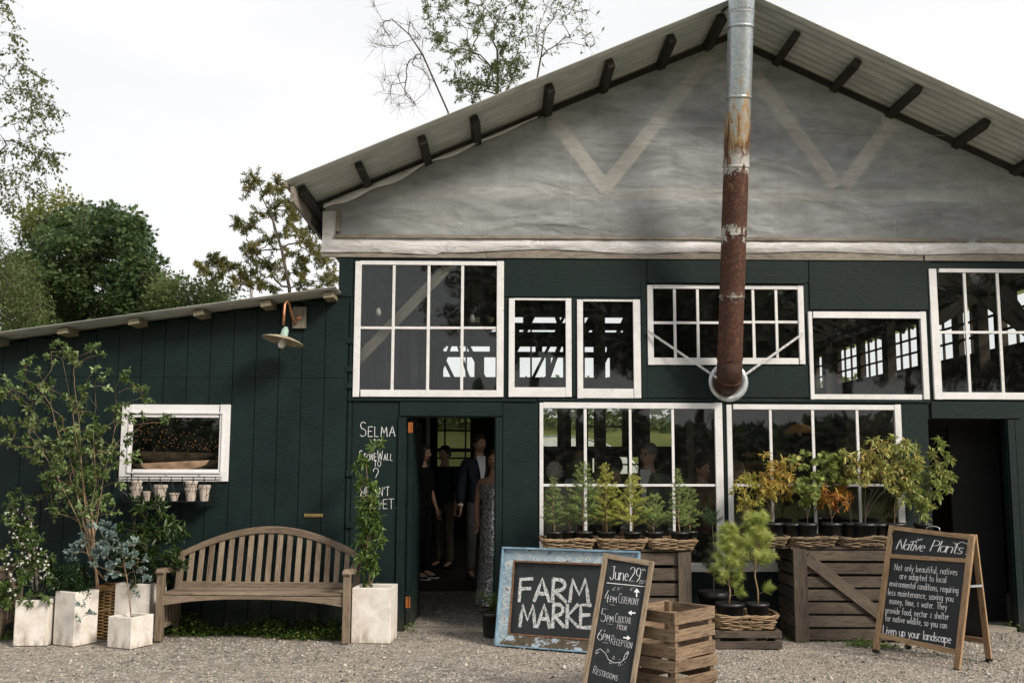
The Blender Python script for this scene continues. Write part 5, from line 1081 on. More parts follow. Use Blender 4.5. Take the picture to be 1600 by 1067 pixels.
# pines on the low crate
zP = tl.location.z+zz+.012
for lab, x, yt, R, H_, sd in (('fluffy young pine in a black pot, left of the pair on the low crate', 1141, 815, .17, 0, 61), ('larger fluffy young pine in a black pot, right of the pair on the low crate', 1184, 798, .21, 0, 62)):
    Y = -.76; t = pot_at('potted_pine', lab, x, 960, Y, zP, .125 if sd == 61 else .10, .19, 'young pines in the basket'); R *= 1.12; H = P(x, yt, Y).z-zP-.24; rr = random.Random(sd); z0 = .17; mb = MB(sd); st = [Vector((0, 0, z0+H*k/6)) + Vector((rr.gauss(0, .008), rr.gauss(0, .008), 0)) for k in range(7)]
    mb.tube(st, [.008, .007, .006, .005, .004, .003, .002], 7); br = [(st[5], st[6], 1)]
    for k in range(40):
        u = .12+.86*(k/39)**.8; 
        if .16 < u < .36 and rr.random() < .6: continue
        a = k*2.4; s = st[min(5, int(u*6))].lerp(st[min(6, int(u*6)+1)], u*6 % 1); L = (1.15*R*(1.0-.62*max(0, u-.45)/.55) if u > .3 else R*.75)*rr.uniform(.6, 1.0); el = .35+.5*u+rr.uniform(-.2, .25); e = s+Vector((math.cos(a)*math.cos(el), math.sin(a)*math.cos(el), math.sin(el)))*L
        mb.tube([s, s.lerp(e, .5)+Vector((0, 0, -.01)), e], [.003, .0024, .0015], 5); br.append((s.lerp(e, .35), e, u))
    Pp, D, N, Tn, Ls = [], [], [], [], []
    for s, e, c in br:
        d = (e-s).normalized(); L = (e-s).length; tn = rr.random()*.3
        for q in range(230):
            v_ = rr.random()**.7; n_ = rvec(rr); n_ = (n_-d*n_.dot(d)).normalized(); Pp.append(s.lerp(e, v_)); D.append(n_*1.0+d*(.25+.45*v_)); N.append(rvec(rr)); Tn.append(min(1, .1+.4*v_+tn+rr.uniform(0, .3))); Ls.append(rr.uniform(.055, .085))
    mb.build('stem', BARKL, t, smooth=True); leaves('needles', Pp, D, N, np.array(Ls), .0028, Tn, L_PINE, t, T3)
t = pot_at('potted_pine', 'dark lanky pine in a black pot on the ground behind the fluffy pair', 1116, 965, -.38, .006, .14, .42, None); 
rr = random.Random(64); mb = MB(64); zt = P(1116, 800, -.38).z; mb.tube([(0, 0, .4), (.01, 0, .8), (-.005, 0, zt-.05)], [.006, .005, .003], 6); Pp, D, N, Tn, Ls = [], [], [], [], []
for k in range(16):
    z = rr.choice([zt-.03-rr.random()*.14, zt-.38-rr.random()*.2]); a = rr.uniform(0, 6.28); s = Vector((0, 0, z)); e = s+Vector((math.cos(a)*.09, math.sin(a)*.09, .06)); mb.tube([s, e], .0018, 4); d = (e-s).normalized()
    for q in range(110): v_ = rr.random(); n_ = rvec(rr); Pp.append(s.lerp(e, v_)); D.append(n_*.7+d*.7); N.append(rvec(rr)); Tn.append(rr.random()); Ls.append(rr.uniform(.04, .065))
mb.build('stem', BARK, t); leaves('needles', Pp, D, N, np.array(Ls), .0025, Tn, L_PINED, t, T3)
# autumn-toned shrubs on the right crate table
zR_ = zr_+.016
SH = [('potted_azalea', 'small yellow-green potted azalea at the left end of the right crate table', 1164, 820, .075, [(1150, 770), (1152, 748), (1170, 738), (1185, 752), (1190, 785), (1165, 795)], 9, L_ORG, .45, 1),
      ('potted_azalea', 'taller orange-red potted azalea, second pot on the right crate table', 1207, 820, .10, [(1180, 730), (1195, 718), (1202, 700), (1212, 716), (1236, 722), (1240, 750), (1232, 772), (1200, 780), (1184, 762)], 20, L_ORG, .75, 2),
      ('potted_maple', 'pale green lobed maple seedling behind the orange azaleas', 1262, 820, .085, [(1240, 715), (1250, 705), (1270, 712), (1285, 740), (1278, 775), (1256, 795), (1244, 770), (1252, 740)], 17, L_MIX, .45, 3),
      ('potted_azalea', 'low flat-topped red-orange azalea in front of the maple seedling', 1300, 820, .085, [(1276, 772), (1292, 764), (1322, 766), (1334, 782), (1320, 790), (1284, 788)], 11, L_RED, .6, 4),
      ('potted_maple', 'dark-stemmed maple seedling with green and red leaves left of the big arching shrub', 1330, 820, .085, [(1280, 715), (1298, 702), (1318, 715), (1330, 742), (1316, 756), (1290, 740), (1284, 728)], 16, L_MIX, .35, 5),
      ('potted_sweetspire', 'largest arching bronze-leaved shrub in a black pot near the window corner', 1352, 820, .10, [(1325, 705), (1345, 690), (1380, 680), (1410, 684), (1438, 702), (1440, 730), (1420, 742), (1370, 738), (1340, 740), (1326, 725)], 44, L_MIX, .75, 6),
      ('potted_sweetspire', 'bushy green-gold shrub in front of the right window stile', 1398, 820, .10, [(1398, 730), (1400, 700), (1425, 690), (1436, 715), (1440, 750), (1425, 785), (1400, 775), (1392, 750)], 26, L_MIX, .45, 7),
      ('potted_sweetspire', 'tall loose shrub at the right end against the dark doorway', 1442, 826, .08, [(1425, 800), (1428, 760), (1440, 735), (1458, 715), (1462, 692), (1490, 690), (1496, 722), (1478, 750), (1462, 770), (1448, 800)], 26, L_MIX, .5, 8)]
for nm, lab, x, yb_, r, poly, n_, mt_, tn0, sd in SH:
    Y = -.42+.04*(sd % 3); t = pot_at(nm, lab, x, yb_, Y, zR_, r*1.06, .185, 'autumn-toned shrubs on the right crate table'); rr = random.Random(sd); cx_ = sum(p[0] for p in poly)/len(poly); low = [(cx_+(p[0]-cx_)*.7, p[1]+(790-p[1])*.45) for p in poly]; tg = targets_px(int(n_*1.25), poly, Y, .12, rr)+targets_px(int(n_*.45), low, Y, .11, rr)
    top = Vector((t.location.x, Y, zR_+.165)); st = [top, top+Vector((0, 0, .05))]
    stm = [p for p in rr.sample(tg, min(len(tg), 5 if n_ > 12 else 4))]; mp_ = sd in (3, 5); GI(t, st, tg, stems=stm, seed=sd+70, leafmat_=mt_, nl=(34 if not mp_ else 22), cr=.075 if not mp_ else .07, ls=(.048 if not mp_ else .046), lw=.36 if not mp_ else 1.0, T=T7 if not mp_ else TM, tip=.0011, kr=.38, twigs=2, twig_r=.0012, up_bias=.2, bark=BARKL if sd in (1, 2, 4, 7) else BARK, wob=.10, droop=.2 if sd < 6 else .4, tone_f=lambda p, c, r_, tn0=tn0: min(1, max(0, tn0+.25*(c-.5)+r_.uniform(-.28, .28))))
for x, lab in ((1238, 'empty-looking black nursery pot between the azaleas and the maple'), (1372, 'black nursery pot with bare soil left of the green-gold shrub')):
    t = pot_at('nursery_pot', lab, x, 826, -.36, zR_, .09, .18, 'black nursery pots on the right crate table', 'pot')
# fern by the door
pf = PG(768, 972); tf = thing('potted_fern', 'feathery bright green fern in a black pot behind the blue framed board', 'potted plant', (pf.x+.02, -.32, .006)); pot_mesh(tf, .11, .22); rr = random.Random(77); Pp, D, N, Tn, Ls = [], [], [], [], []; mb = MB(77)
for k in range(26):
    a = rr.uniform(0, 6.28); L = rr.uniform(.16, .27); pts = [Vector((math.cos(a)*L*u, math.sin(a)*L*u, .21+.17*math.sin(u*2.2)*rr.uniform(.9, 1.1))) for u in (0, .25, .5, .75, 1)]; mb.tube(pts, .0014, 3, False)
    for q in range(34):
        u = (q+1)/34*3.999; i = int(u); p = pts[i].lerp(pts[i+1], u-i); d = (pts[i+1]-pts[i]).normalized(); sd_ = d.cross(Vector((0, 0, 1))).normalized()*(1 if q % 2 else -1); Pp.append(p); D.append(sd_+d*.5); N.append((0, 0, 1)); Tn.append(rr.random()); Ls.append(.045*(1-q/44))
mb.build('fronds', L_FERN, tf) if False else None; leaves('fronds', Pp, D, N, np.array(Ls), np.array(Ls)*.28, Tn, L_FERN, tf, T4)
# ================================================================ CHALKBOARD SIGNS
def Rm(a, b, c): return Matrix.Rotation(a, 3, 'Z') @ Matrix.Rotation(b, 3, 'X') @ Matrix.Rotation(c, 3, 'Y')
class Plane:
    kw = 1.
    def __init__(s, o, R): s.o = Vector(o); s.R = R
    def loc(s, x, y):
        d = fw+rt*((x-800)/FPX)-up*((y-533.5)/FPX); n = s.R @ Vector((0, 1, 0)); t = (s.o-CAM).dot(n)/d.dot(n); q = s.R.transposed() @ (CAM+d*t-s.o); return Vector((q.x, q.z))
    kx = (0, 1)
    def txt(s, ink, t, xa, ya, xb, yb, hpx, w, **k):
        xa, xb = s.kx[0]+(xa-s.kx[0])*s.kx[1], s.kx[0]+(xb-s.kx[0])*s.kx[1]; w = w*s.kw; k.update({'wmin': k['wmin']*s.kw} if 'wmin' in k else {})
        a, b = s.loc(xa, ya), s.loc(xb, yb); c = s.loc(xa, ya-hpx); rot = math.atan2(b.y-a.y, b.x-a.x); ink.text(t, a.x, a.y, (c-a).length, w, width=(b-a).length, rot=rot, **k)
    def line(s, ink, pts, w, **k): ink.stroke([tuple(s.loc(*p)) for p in pts], w, **k)
def frame(t, w, h, fw_, th, mat, z0=0, rot=None, y=0, mitre=False, names='frame_rail', bev=.004, seed=1, mats=None):
    out = []
    for k, (c, s) in enumerate((((-w/2+fw_/2, y, z0+h/2), (fw_, th, h)), ((w/2-fw_/2, y, z0+h/2), (fw_, th, h)), ((0, y, z0+h-fw_/2), (w-2*fw_-.002, th*.94, fw_)), ((0, y, z0+fw_/2), (w-2*fw_-.002, th*.94, fw_)))):
        f = MB(seed+k); f.box(c, s, j=.001); out.append(f.build(names, (mats or {}).get(k, mat), t, bevel=bev))
    return out
# --- farm market board
R1 = Rm(-.449, -.2, -.01); P1 = Vector((.574, -1.026, .006)); fm = thing('farm_market_board', 'chalkboard reading FARM MARKET in a peeling pale blue wooden frame', 'sign', P1, rot=R1.to_euler()); w, h = 1.254, .835
f = MB(200); f.box((0, .012, h/2), (w-.1, .012, h-.1)); bo = f.build('chalk_panel', BOARD, fm)
FWD = .102
for k, (a, b, sd) in enumerate(((-w/2, 1, 0), (w/2, -1, 0))):
    f = MB(201+k); x0, x1 = a, a+b*FWD; f.prism([(x0, 0), (x1, FWD), (x1, h-FWD), (x0, h)] if b < 0 else [(x0, 0), (x0, h), (x1, h-FWD), (x1, FWD)], -.022, .02); f.build('frame_rail', BLUEP, fm, bevel=.004)
f = MB(203); f.prism([(-w/2+.001, h), (w/2-.001, h), (w/2-FWD, h-FWD+.001), (-w/2+FWD, h-FWD+.001)], -.0215, .02); f.build('frame_rail', BLUEP, fm, bevel=.004)
f = MB(204); f.prism([(-w/2+.001, 0), (-w/2+FWD, FWD-.001), (w/2-FWD, FWD-.001), (w/2-.001, 0)], -.0215, .02); f.build('frame_rail', MATS['bare_mossy_rail'], fm, bevel=.004, label='bottom rail worn to bare mossy wood with flakes of blue paint')
lip = simple('deep_blue_lip', (.17, .27, .35), .6, .3, 0, .4, 12); f = MB(205)
for c, s in (((0, -.026, h+.004), (w+.02, .05, .018)), ((-w/2-.004, -.026, h/2), (.016, .05, h-.012)), ((w/2+.004, -.026, h/2), (.016, .05, h-.012)), ((0, -.026, .006), (w+.02, .05, .012))): f.box(c, s, j=.001)
f.build('outer_lip', lip, fm, bevel=.003)
f = MB(206); iw, ih = w-2*FWD, h-2*FWD
for c, s in (((0, -.02, h-FWD-.006), (iw, .012, .012)), ((0, -.02, FWD+.006), (iw, .012, .012)), ((-iw/2+.006, -.02, h/2), (.012, .012, ih-.025)), ((iw/2-.006, -.02, h/2), (.012, .012, ih-.025))): f.box(c, s)
f.build('inner_bead', simple('worn_brown_bead', (.17, .09, .05), .8, .2, 0, .5, 30), fm)
pl = Plane(P1, R1); ink = Ink(.004, 9)
pl.txt(ink, 'FARM', 811, 938, 919, 939, 34, .031, jit=.03, track=.12)
pl.txt(ink, 'MARKE', 812, 977, 923, 980, 34, .030, jit=.03, track=.12); pl.txt(ink, 'T', 941, 981, 962, 982, 34, .030, jit=.03)
ink.build('chalk_letters', MATS['rubbed_chalk'], bo)
# --- event board
R2 = Rm(-.463, -.212, .112); P2 = Vector((.713, -2.914, .004)); jb = thing('event_board', 'tall narrow chalkboard dated June 29th with times and arrows, leaning on the crates', 'sign', P2, rot=R2.to_euler()); w, h = .366, .974
f = MB(210); f.box((0, .006, h/2), (w-.03, .008, h-.03)); bo = f.build('chalk_panel', BOARD, jb); frame(jb, w, h, .034, .026, WOODV, seed=211)
pl = Plane(P2, R2); pl.kw = .72; ink = Ink(.0012, 3); wk = MATS['paint_pen']
pl.txt(ink, 'June', 953, 904, 981, 907, 20, .0062, wmin=.0022, track=.10); pl.txt(ink, '29', 983, 907, 1000, 909, 22, .0062, wmin=.0022, track=.12); pl.txt(ink, 'th', 1003, 891, 1009, 892, 4, .0018); pl.txt(ink, '2019', 998, 911, 1010, 912, 6, .0018)
pl.line(ink, [(948, 910), (1008, 916)], .004)
pl.txt(ink, '4', 944, 940, 951, 941, 19, .0045, wmin=.002); pl.txt(ink, 'PM', 953, 940, 963, 941, 9, .0035, wmin=.002); pl.txt(ink, 'Ceremony', 966, 941, 997, 945, 15, .0022, smallcaps=True)
pl.txt(ink, '5', 938, 970, 946, 971, 20, .0045, wmin=.002); pl.txt(ink, 'PM', 948, 971, 958, 972, 10, .0035, wmin=.002); pl.txt(ink, 'Cocktail', 961, 971, 986, 974, 14, .0022, smallcaps=True); pl.txt(ink, 'Hour', 964, 982, 979, 985, 11, .0022, smallcaps=True)
pl.txt(ink, '6', 933, 999, 941, 1000, 17, .0045, wmin=.002); pl.txt(ink, 'PM', 942, 999, 952, 1001, 10, .0035, wmin=.002); pl.txt(ink, 'Reception', 954, 1005, 987, 1013, 14, .0022, smallcaps=True); ik2 = Ink(.0012, 8); pl.txt(ik2, 'Restrooms', 926, 1051, 964, 1063, 12, .0022, smallcaps=True); ik2.build('restrooms_writing', wk, bo)
for y0_, x0, x1 in ((944, 953, 961), (974, 949, 957), (1003, 942, 950)): pl.line(ink, [(x0, y0_), (x1, y0_+1)], .0012)
def arrow(x, y, dx, dy, s):
    px, py = -dy, dx; pl.line(ink, [(x-dx*s, y-dy*s), (x+dx*s*.15, y+dy*s*.15)], .009); a, b, c = (x+dx*s, y+dy*s), (x+px*s*.75, y+py*s*.75), (x-px*s*.75, y-py*s*.75)
    q = [pl.loc(*p) for p in (a, b, c)]; i = len(ink.v); ink.v += [(p.x, ink.y, p.y) for p in q]; ink.f.append((i, i+1, i+2)); ink.y -= .00004
arrow(995, 925, .05, -1, 6.5); arrow(987, 957, -1, -.05, 5.5); arrow(980, 996, 1, .1, 5.5)
pl.line(ink, [(936, 1018), (931, 1021), (932, 1016), (938, 1013), (946, 1020), (951, 1030), (960, 1035), (970, 1034), (979, 1027), (982, 1018), (977, 1021), (974, 1030)], .0025)
for x, y, s in ((948, 1017, 4), (957, 1028, 4), (952, 1035, 4), (966, 1038, 4), (979, 1020, 4), (957, 921, 3), (965, 920, 3), (985, 921, 3), (944, 985, 2)): pl.line(ink, [(x, y), (x+s*.6, y-s), (x+s, y+s*.2), (x+s*.2, y+s*.3), (x, y)], .0012)
for x, y in ((968, 1030), (972, 1037), (976, 1034), (971, 917), (988, 918), (991, 918), (961, 917)): pl.line(ink, [(x, y), (x+1, y)], .002)
ink.build('chalk_writing', wk, bo)
# --- native plants sandwich board
a_, b_, c_3 = -.934, -.21, .059; R3 = Rm(a_, b_, c_3); P3 = Vector((3.378, -1.45, .0)); w, h = .758, 1.066
nb = thing('sandwich_board', 'wooden A-frame chalkboard about native plants standing on the gravel', 'sign', P3, a_); R3l = Rm(0, b_, c_3).to_euler()
f = MB(220); f.box((0, .008, .16+(h-.17)/2), (w-.06, .006, h-.19)); bo = f.build('chalk_panel', simple('painted_sign_black', (.016, .018, .021), .55, .35, 0, .15, 4, .03), nb, rot=R3l)
for k, sx in enumerate((-1, 1)): f = MB(221+k); f.box((sx*(w/2-.024), 0, h/2+.008), (.048, .03, h-.016)); f.build('leg', WOODS, nb, bevel=.003, rot=R3l); f = MB(5); f.box((sx*(w/2-.024), 0, .012), (.052, .034, .03)); f.build('rubber_foot', RUBBER, nb, rot=R3l, bevel=.003)
for k, (z, hh) in enumerate(((h-.018, .036), (.148, .04))): f = MB(225+k); f.box((0, -.001, z), (w-.098, .026, hh)); f.build('rail', WOODS, nb, bevel=.003, rot=R3l)
pl = Plane(P3, R3); za = pl.loc(1391, 868.5); zb_ = pl.loc(1515, 876); f = MB(228); f.beam((za.x+.002, -.004, za.y), (zb_.x, -.004, zb_.y), .02, .034); f.build('rail', WOODS, nb, bevel=.003, rot=R3l)
tp = Rm(0, b_, c_3) @ Vector((0, 0, h)); bl = math.atan2(.485-tp.y, tp.z)
for k, sx in enumerate((-1, 1)):
    f = MB(230+k); A = Vector((sx*(w/2-.024)+tp.x*.9, tp.y+.03, tp.z-.015)); B = Vector((sx*(w/2-.024), .495, .03)); f.beam(A, B, .032, .046, (0, 1, 0)) if False else f.beam(A, B, .046, .03); f.build('back_leg', WOODS, nb, bevel=.003); f = MB(4); f.beam(B+(A-B).normalized()*.0, B-(A-B).normalized()*.028, .05, .034); f.build('rubber_foot', RUBBER, nb, bevel=.003)
f = MB(234); A, B = Vector((tp.x*.8, tp.y+.035, tp.z-.03)), Vector((0, .475, .15)); f.beam(A, B, w-.10, .006); f.build('back_panel', MATS['painted_sign_black'], nb); f = MB(235); f.box((0, .472, .165), (w-.098, .03, .04)); f.box((0+tp.x*.9, tp.y+.03, tp.z-.03), (w-.1, .028, .036)); f.build('back_rail', WOODS, nb)
f = MB(236); f.tube([(tp.x-.07+.03, tp.y-.0, tp.z+.0), (tp.x-.065+.03, tp.y, tp.z+.025), (tp.x-.03+.03, tp.y, tp.z+.036), (tp.x+.04+.03-.02, tp.y, tp.z+.036), (tp.x+.075, tp.y, tp.z+.025), (tp.x+.08, tp.y, tp.z)], .004, 8); f.build('handle', GALV, nb, smooth=True)
f = MB(237); zz_ = .63; yb1 = .495+(tp.y+.03-.495)*(zz_/tp.z)
for sx in (1, -1): f.beam((sx*(w/2+.003)+.03, math.sin(-b_)*zz_, zz_), (sx*(w/2+.003)+.03, yb1, zz_-.01), .004, .018)
f.build('spreader_bar', GALV, nb)
ink = Ink(.0042, 6); pl.kx = (1379, .945)
pl.txt(ink, 'Native', 1401, 857, 1446, 861, 16, .0090, wmin=.0030, slant=.35, track=.04); pl.txt(ink, 'Plants', 1457, 860, 1509, 865, 17, .0090, wmin=.0030, slant=.35, track=.04)
pl.line(ink, [(1422, 846), (1432, 844.5), (1441, 842)], .004); pl.line(ink, [(1433, 841), (1438, 843.5), (1440, 840)], .003); pl.line(ink, [(1492, 851), (1502, 846), (1513, 850)], .004); pl.line(ink, [(1489, 847), (1496, 849), (1492, 852)], .003); pl.line(ink, [(1508, 866), (1514, 862), (1517, 858)], .004)
ink.build('title_writing', wk, bo); ink = Ink(.0040, 6)
for s, xa, ya, xb, yb in (('Not only beautiful, natives', 1398.5, 890, 1502, 898), ('are adapted to local', 1407, 903.5, 1484, 910), ('environmental conditions, requiring', 1390, 915, 1504, 926.5), ('less maintenance, saving you', 1388, 929, 1496, 939.5), ('money, time, & water. They', 1391, 942.5, 1485.5, 952.5), ('provide food, nectar & shelter', 1384.6, 957, 1489, 968), ('for native wildlife, so you can', 1384, 969.3, 1486, 981.5)): pl.txt(ink, s, xa, ya, xb, yb, 10.2, .0036, jit=.012)
ik3 = Ink(.0040, 7); pl.txt(ik3, 'Liven up your landscape', 1379, 989, 1491.5, 1004.5, 13, .0062, wmin=.0048, track=.10)
wr = ink.build('body_writing', wk, bo); ik3.build('slogan_writing', wk, bo)
# ================================================================ WEEDS
def weeds(name, label, pts, n, seed, ls=.022, hmax=.09, mat=L_WEED, dens=5):
    rr = random.Random(seed); Pp, D, N, Tn = [], [], [], []
    for k in range(n):
        a, b = rr.choice(pts); t = rr.random(); c = Vector(a).lerp(Vector(b), t)+Vector((rr.gauss(0, .05), rr.gauss(0, .05), 0)); h = hmax*rr.random()**1.3*(.5+noise.noise((c.x*3, c.y*3, seed))+.4); ct = rr.random()
        for q in range(dens): p = c+Vector((rr.gauss(0, .018), rr.gauss(0, .018), max(.004, h*rr.random()+.005))); Pp.append(p); d = rvec(rr); d.z = abs(d.z)*.5; D.append(d); N.append(Vector((0, 0, 1))+rvec(rr)*.6); Tn.append(min(1, max(0, ct*.6+rr.random()*.4)))
    Ls = np.array([ls*rr.uniform(.6, 1.4) for _ in Pp]); return leaves(name, Pp, D, N, Ls, Ls*.7, Tn, mat, None, T4, kind='stuff', label=label, cat='weeds')
def G3(x, y): p = PG(x, y); return (p.x, p.y, 0)
weeds('ivy_weeds', 'leafy green weeds growing along the shed wall under the bench', [(G3(270, 993), G3(400, 991)), (G3(270, 986), G3(540, 986)), (G3(400, 994), G3(535, 1000)), (G3(420, 986), G3(530, 990)), ((-3.1, -.15, 0), (-1.7, -.12, 0))], 1300, 1, .034, .16)
weeds('corner_weeds', 'small green weeds at the foot of the left planters', [(G3(0, 1000), G3(20, 990)), (G3(220, 990), G3(260, 992)), ((-4.5, -.1, 0), (-3.3, -.1, 0))], 300, 2, .024, .08)
weeds('crate_weeds', 'low weeds sprouting along the foot of the right-hand crate table', [(G3(1236, 1000), G3(1360, 1004)), (G3(1240, 996), G3(1300, 998)), (G3(1330, 1008), G3(1400, 1012))], 330, 3, .024, .045)
weeds('doorway_weeds', 'tuft of green weeds at the left foot of the door frame', [(G3(632, 982), G3(646, 986))], 45, 4, .022, .07)
weeds('edge_weeds', 'weeds at the foot of the green wall at the right edge of the photo', [(G3(1578, 985), G3(1600, 985)), (G3(1590, 980), G3(1640, 985))], 120, 5, .03, .10)
# ================================================================ PENDANTS SEEN THROUGH THE WINDOWS
def pendant(name, label, x, y, Y, shade=None, group=None, ztop=4.6):
    c = P(x, y, Y); t = thing(name, label, 'lamp', c, 0, group); f = MB(240); f.tube([(0, 0, .05), (0, 0, ztop-c.z)], .006, 5); f.lathe([(0, .09), (.02, .085), (.02, .04), (0, .03)], 10); f.build('cord', IRON, t)
    g = MB(241); g.lathe([(.016, .04), (.03, 0), (.034, -.02), (.02, -.05), (0, -.055)], 12); g.build('bulb', BULB, t, smooth=True)
    if shade: g = MB(242); g.lathe([(.03, .10), (.12, .06), (.20, -.02), (.195, -.02), (.115, .05), (.03, .09)], 20); g.build('lamp_shade', shade, t, smooth=True)
pendant('hanging_bulb', 'bare bulb on a cord behind the left panes of the large upper left window', 591, 487, .8, None, 'bare bulbs hanging in the barn'); pendant('hanging_bulb', 'bare bulb on a cord behind the right panes of the large upper left window', 738, 497, 1.1, None, 'bare bulbs hanging in the barn')
pendant('pendant_lamp', 'amber shaded pendant lamp inside the lower right window', 1250, 674, 2.2, AMBER, None, 3.9); pendant('pendant_lamp', 'amber shaded pendant lamp at the top right pane of the lower right window', 1356, 655, 2.4, AMBER, None, 3.9)
# ================================================================ PEOPLE
DG = lambda: bpy.context.evaluated_depsgraph_get()
def skinmesh(name, V, E, R, mat, parent, sub=2):
    """continuous surface grown on a joint skeleton; V dict name->xyz, R dict name->radius"""
    ks = list(V); me = bpy.data.meshes.new(name); me.from_pydata([V[k] for k in ks], [(ks.index(a), ks.index(b)) for a, b in E], [])
    o = bpy.data.objects.new(name, me); COL.objects.link(o); me.skin_vertices if False else None
    md = o.modifiers.new('skin', 'SKIN'); md.use_smooth_shade = True; md.branch_smoothing = .3
    if not me.skin_vertices: 
        bm = bmesh.new(); bm.from_mesh(me); bm.verts.layers.skin.verify(); bm.to_mesh(me); bm.free()
    for i, k in enumerate(ks):
        r = R[k]; me.skin_vertices[0].data[i].radius = r if hasattr(r, '__len__') else (r, r)
    me.skin_vertices[0].data[0].use_root = True
    sb = o.modifiers.new('sub', 'SUBSURF'); sb.levels = sub; sb.render_levels = sub
    bpy.context.view_layer.update(); nm = bpy.data.meshes.new_from_object(o.evaluated_get(DG())); bpy.data.objects.remove(o)
    nm.materials.clear(); nm.materials.append(mat); nm.polygons.foreach_set('use_smooth', [True]*len(nm.polygons)); o2 = bpy.data.objects.new(name, nm); COL.objects.link(o2); o2.parent = parent; return o2
SKIN = simple('light_skin', (.48, .28, .20), .5, .35, 0, .06, 10, 0)
def cloth(name, c, var=.15): return simple(name, c, .85, .15, 0, var, 25, .3)
def human(label, loc, rz, H=1.75, top=None, bottom=None, hair=None, hairstyle='short', shoes=None, skirt=None, arms=None, headturn=0, glasses=False, shirt=None, curly=False, female=False, sneakers=False, group=None):
    t = thing('person', label, 'person', loc, rz, group); s = H/1.78; k = .92 if female else 1.0
    V = {'pelvis': (0, 0, .95), 'waist': (0, 0, 1.10), 'chest': (0, 0, 1.31), 'neckb': (0, .008, 1.465), 'neck': (0, .008, 1.53), 'skull': (0, .012, 1.62)}
    R = {'pelvis': (.140*k, .105), 'waist': (.122*k, .095), 'chest': (.150*k, .108), 'neckb': .070*k, 'neck': .062*k, 'skull': .055}
    E = [('pelvis', 'waist'), ('waist', 'chest'), ('chest', 'neckb'), ('neckb', 'neck'), ('neck', 'skull')]
    A = arms or {}
    for sg, sd in ((-1, 'R'), (1, 'L')):
        el, wr_ = A.get(sd, ((.235, .01, 1.14), (.255, -.06, .90))); V['sh'+sd] = (sg*.180*k, .004, 1.405); R['sh'+sd] = .054*k; V['el'+sd] = (sg*el[0], el[1], el[2]); R['el'+sd] = .038*k; V['wr'+sd] = (sg*wr_[0], wr_[1], wr_[2]); R['wr'+sd] = .026
        e, w_ = Vector(V['el'+sd]), Vector(V['wr'+sd]); d = (w_-e).normalized(); pm = w_+d*.06; V['pa'+sd] = tuple(pm); R['pa'+sd] = (.034, .018)
        E += [('chest', 'sh'+sd), ('sh'+sd, 'el'+sd), ('el'+sd, 'wr'+sd), ('wr'+sd, 'pa'+sd)]
        side = Vector((0, -1, 0)) if abs(d.z) > .6 else Vector((0, 0, 1)); side = (side-d*side.dot(d)).normalized(); inn = d.cross(side)*(-sg)
        for q in range(4):
            b0 = pm+side*(.024-.016*q)+d*.03; L = (.070, .078, .072, .058)[q]; V['f%d%s' % (q, sd)] = tuple(b0); V['g%d%s' % (q, sd)] = tuple(b0+d*L*.5+inn*.008); V['h%d%s' % (q, sd)] = tuple(b0+d*L*.85+inn*.028)
            for n_, r_ in (('f', .0095), ('g', .0088), ('h', .0075)): R['%s%d%s' % (n_, q, sd)] = r_
            E += [('pa'+sd, 'f%d%s' % (q, sd)), ('f%d%s' % (q, sd), 'g%d%s' % (q, sd)), ('g%d%s' % (q, sd), 'h%d%s' % (q, sd))]
        th0 = w_+d*.025+side*.028; V['t0'+sd] = tuple(th0); V['t1'+sd] = tuple(th0+d*.035+side*.022+inn*.008); V['t2'+sd] = tuple(th0+d*.062+side*.024+inn*.02); R['t0'+sd] = .012; R['t1'+sd] = .010; R['t2'+sd] = .008; E += [('wr'+sd, 't0'+sd), ('t0'+sd, 't1'+sd), ('t1'+sd, 't2'+sd)]
        V['hip'+sd] = (sg*.088, 0, .90); R['hip'+sd] = .085*k; V['kn'+sd] = (sg*.095, -.015, .50); R['kn'+sd] = .056*k; V['cf'+sd] = (sg*.097, .012, .36); R['cf'+sd] = .052*k; V['an'+sd] = (sg*.10, .015, .085); R['an'+sd] = .034; V['toe'+sd] = (sg*.115, -.13, .032); R['toe'+sd] = (.036, .024)
        E += [('pelvis', 'hip'+sd), ('hip'+sd, 'kn'+sd), ('kn'+sd, 'cf'+sd), ('cf'+sd, 'an'+sd), ('an'+sd, 'toe'+sd)]
    ht = Matrix.Rotation(headturn, 3, 'Z')
    V = {a: tuple(Vector(b)*s) for a, b in V.items()}; Rs = {a: (tuple(x*s for x in b) if hasattr(b, '__len__') else b*s) for a, b in R.items()}
    V['hem'] = (0, 0, .90*s); R['hem'] = (.146*k, .112)
    bd = skinmesh('body', {a: b for a, b in V.items() if a != 'hem'}, E, Rs, SKIN, t)
    # sculpted head joined into the same mesh
    bm = bmesh.new(); bm.from_mesh(bd.data); nu, nv = 40, 30; rows = []; gx = lambda a, b: math.exp(-(a/b)**2)
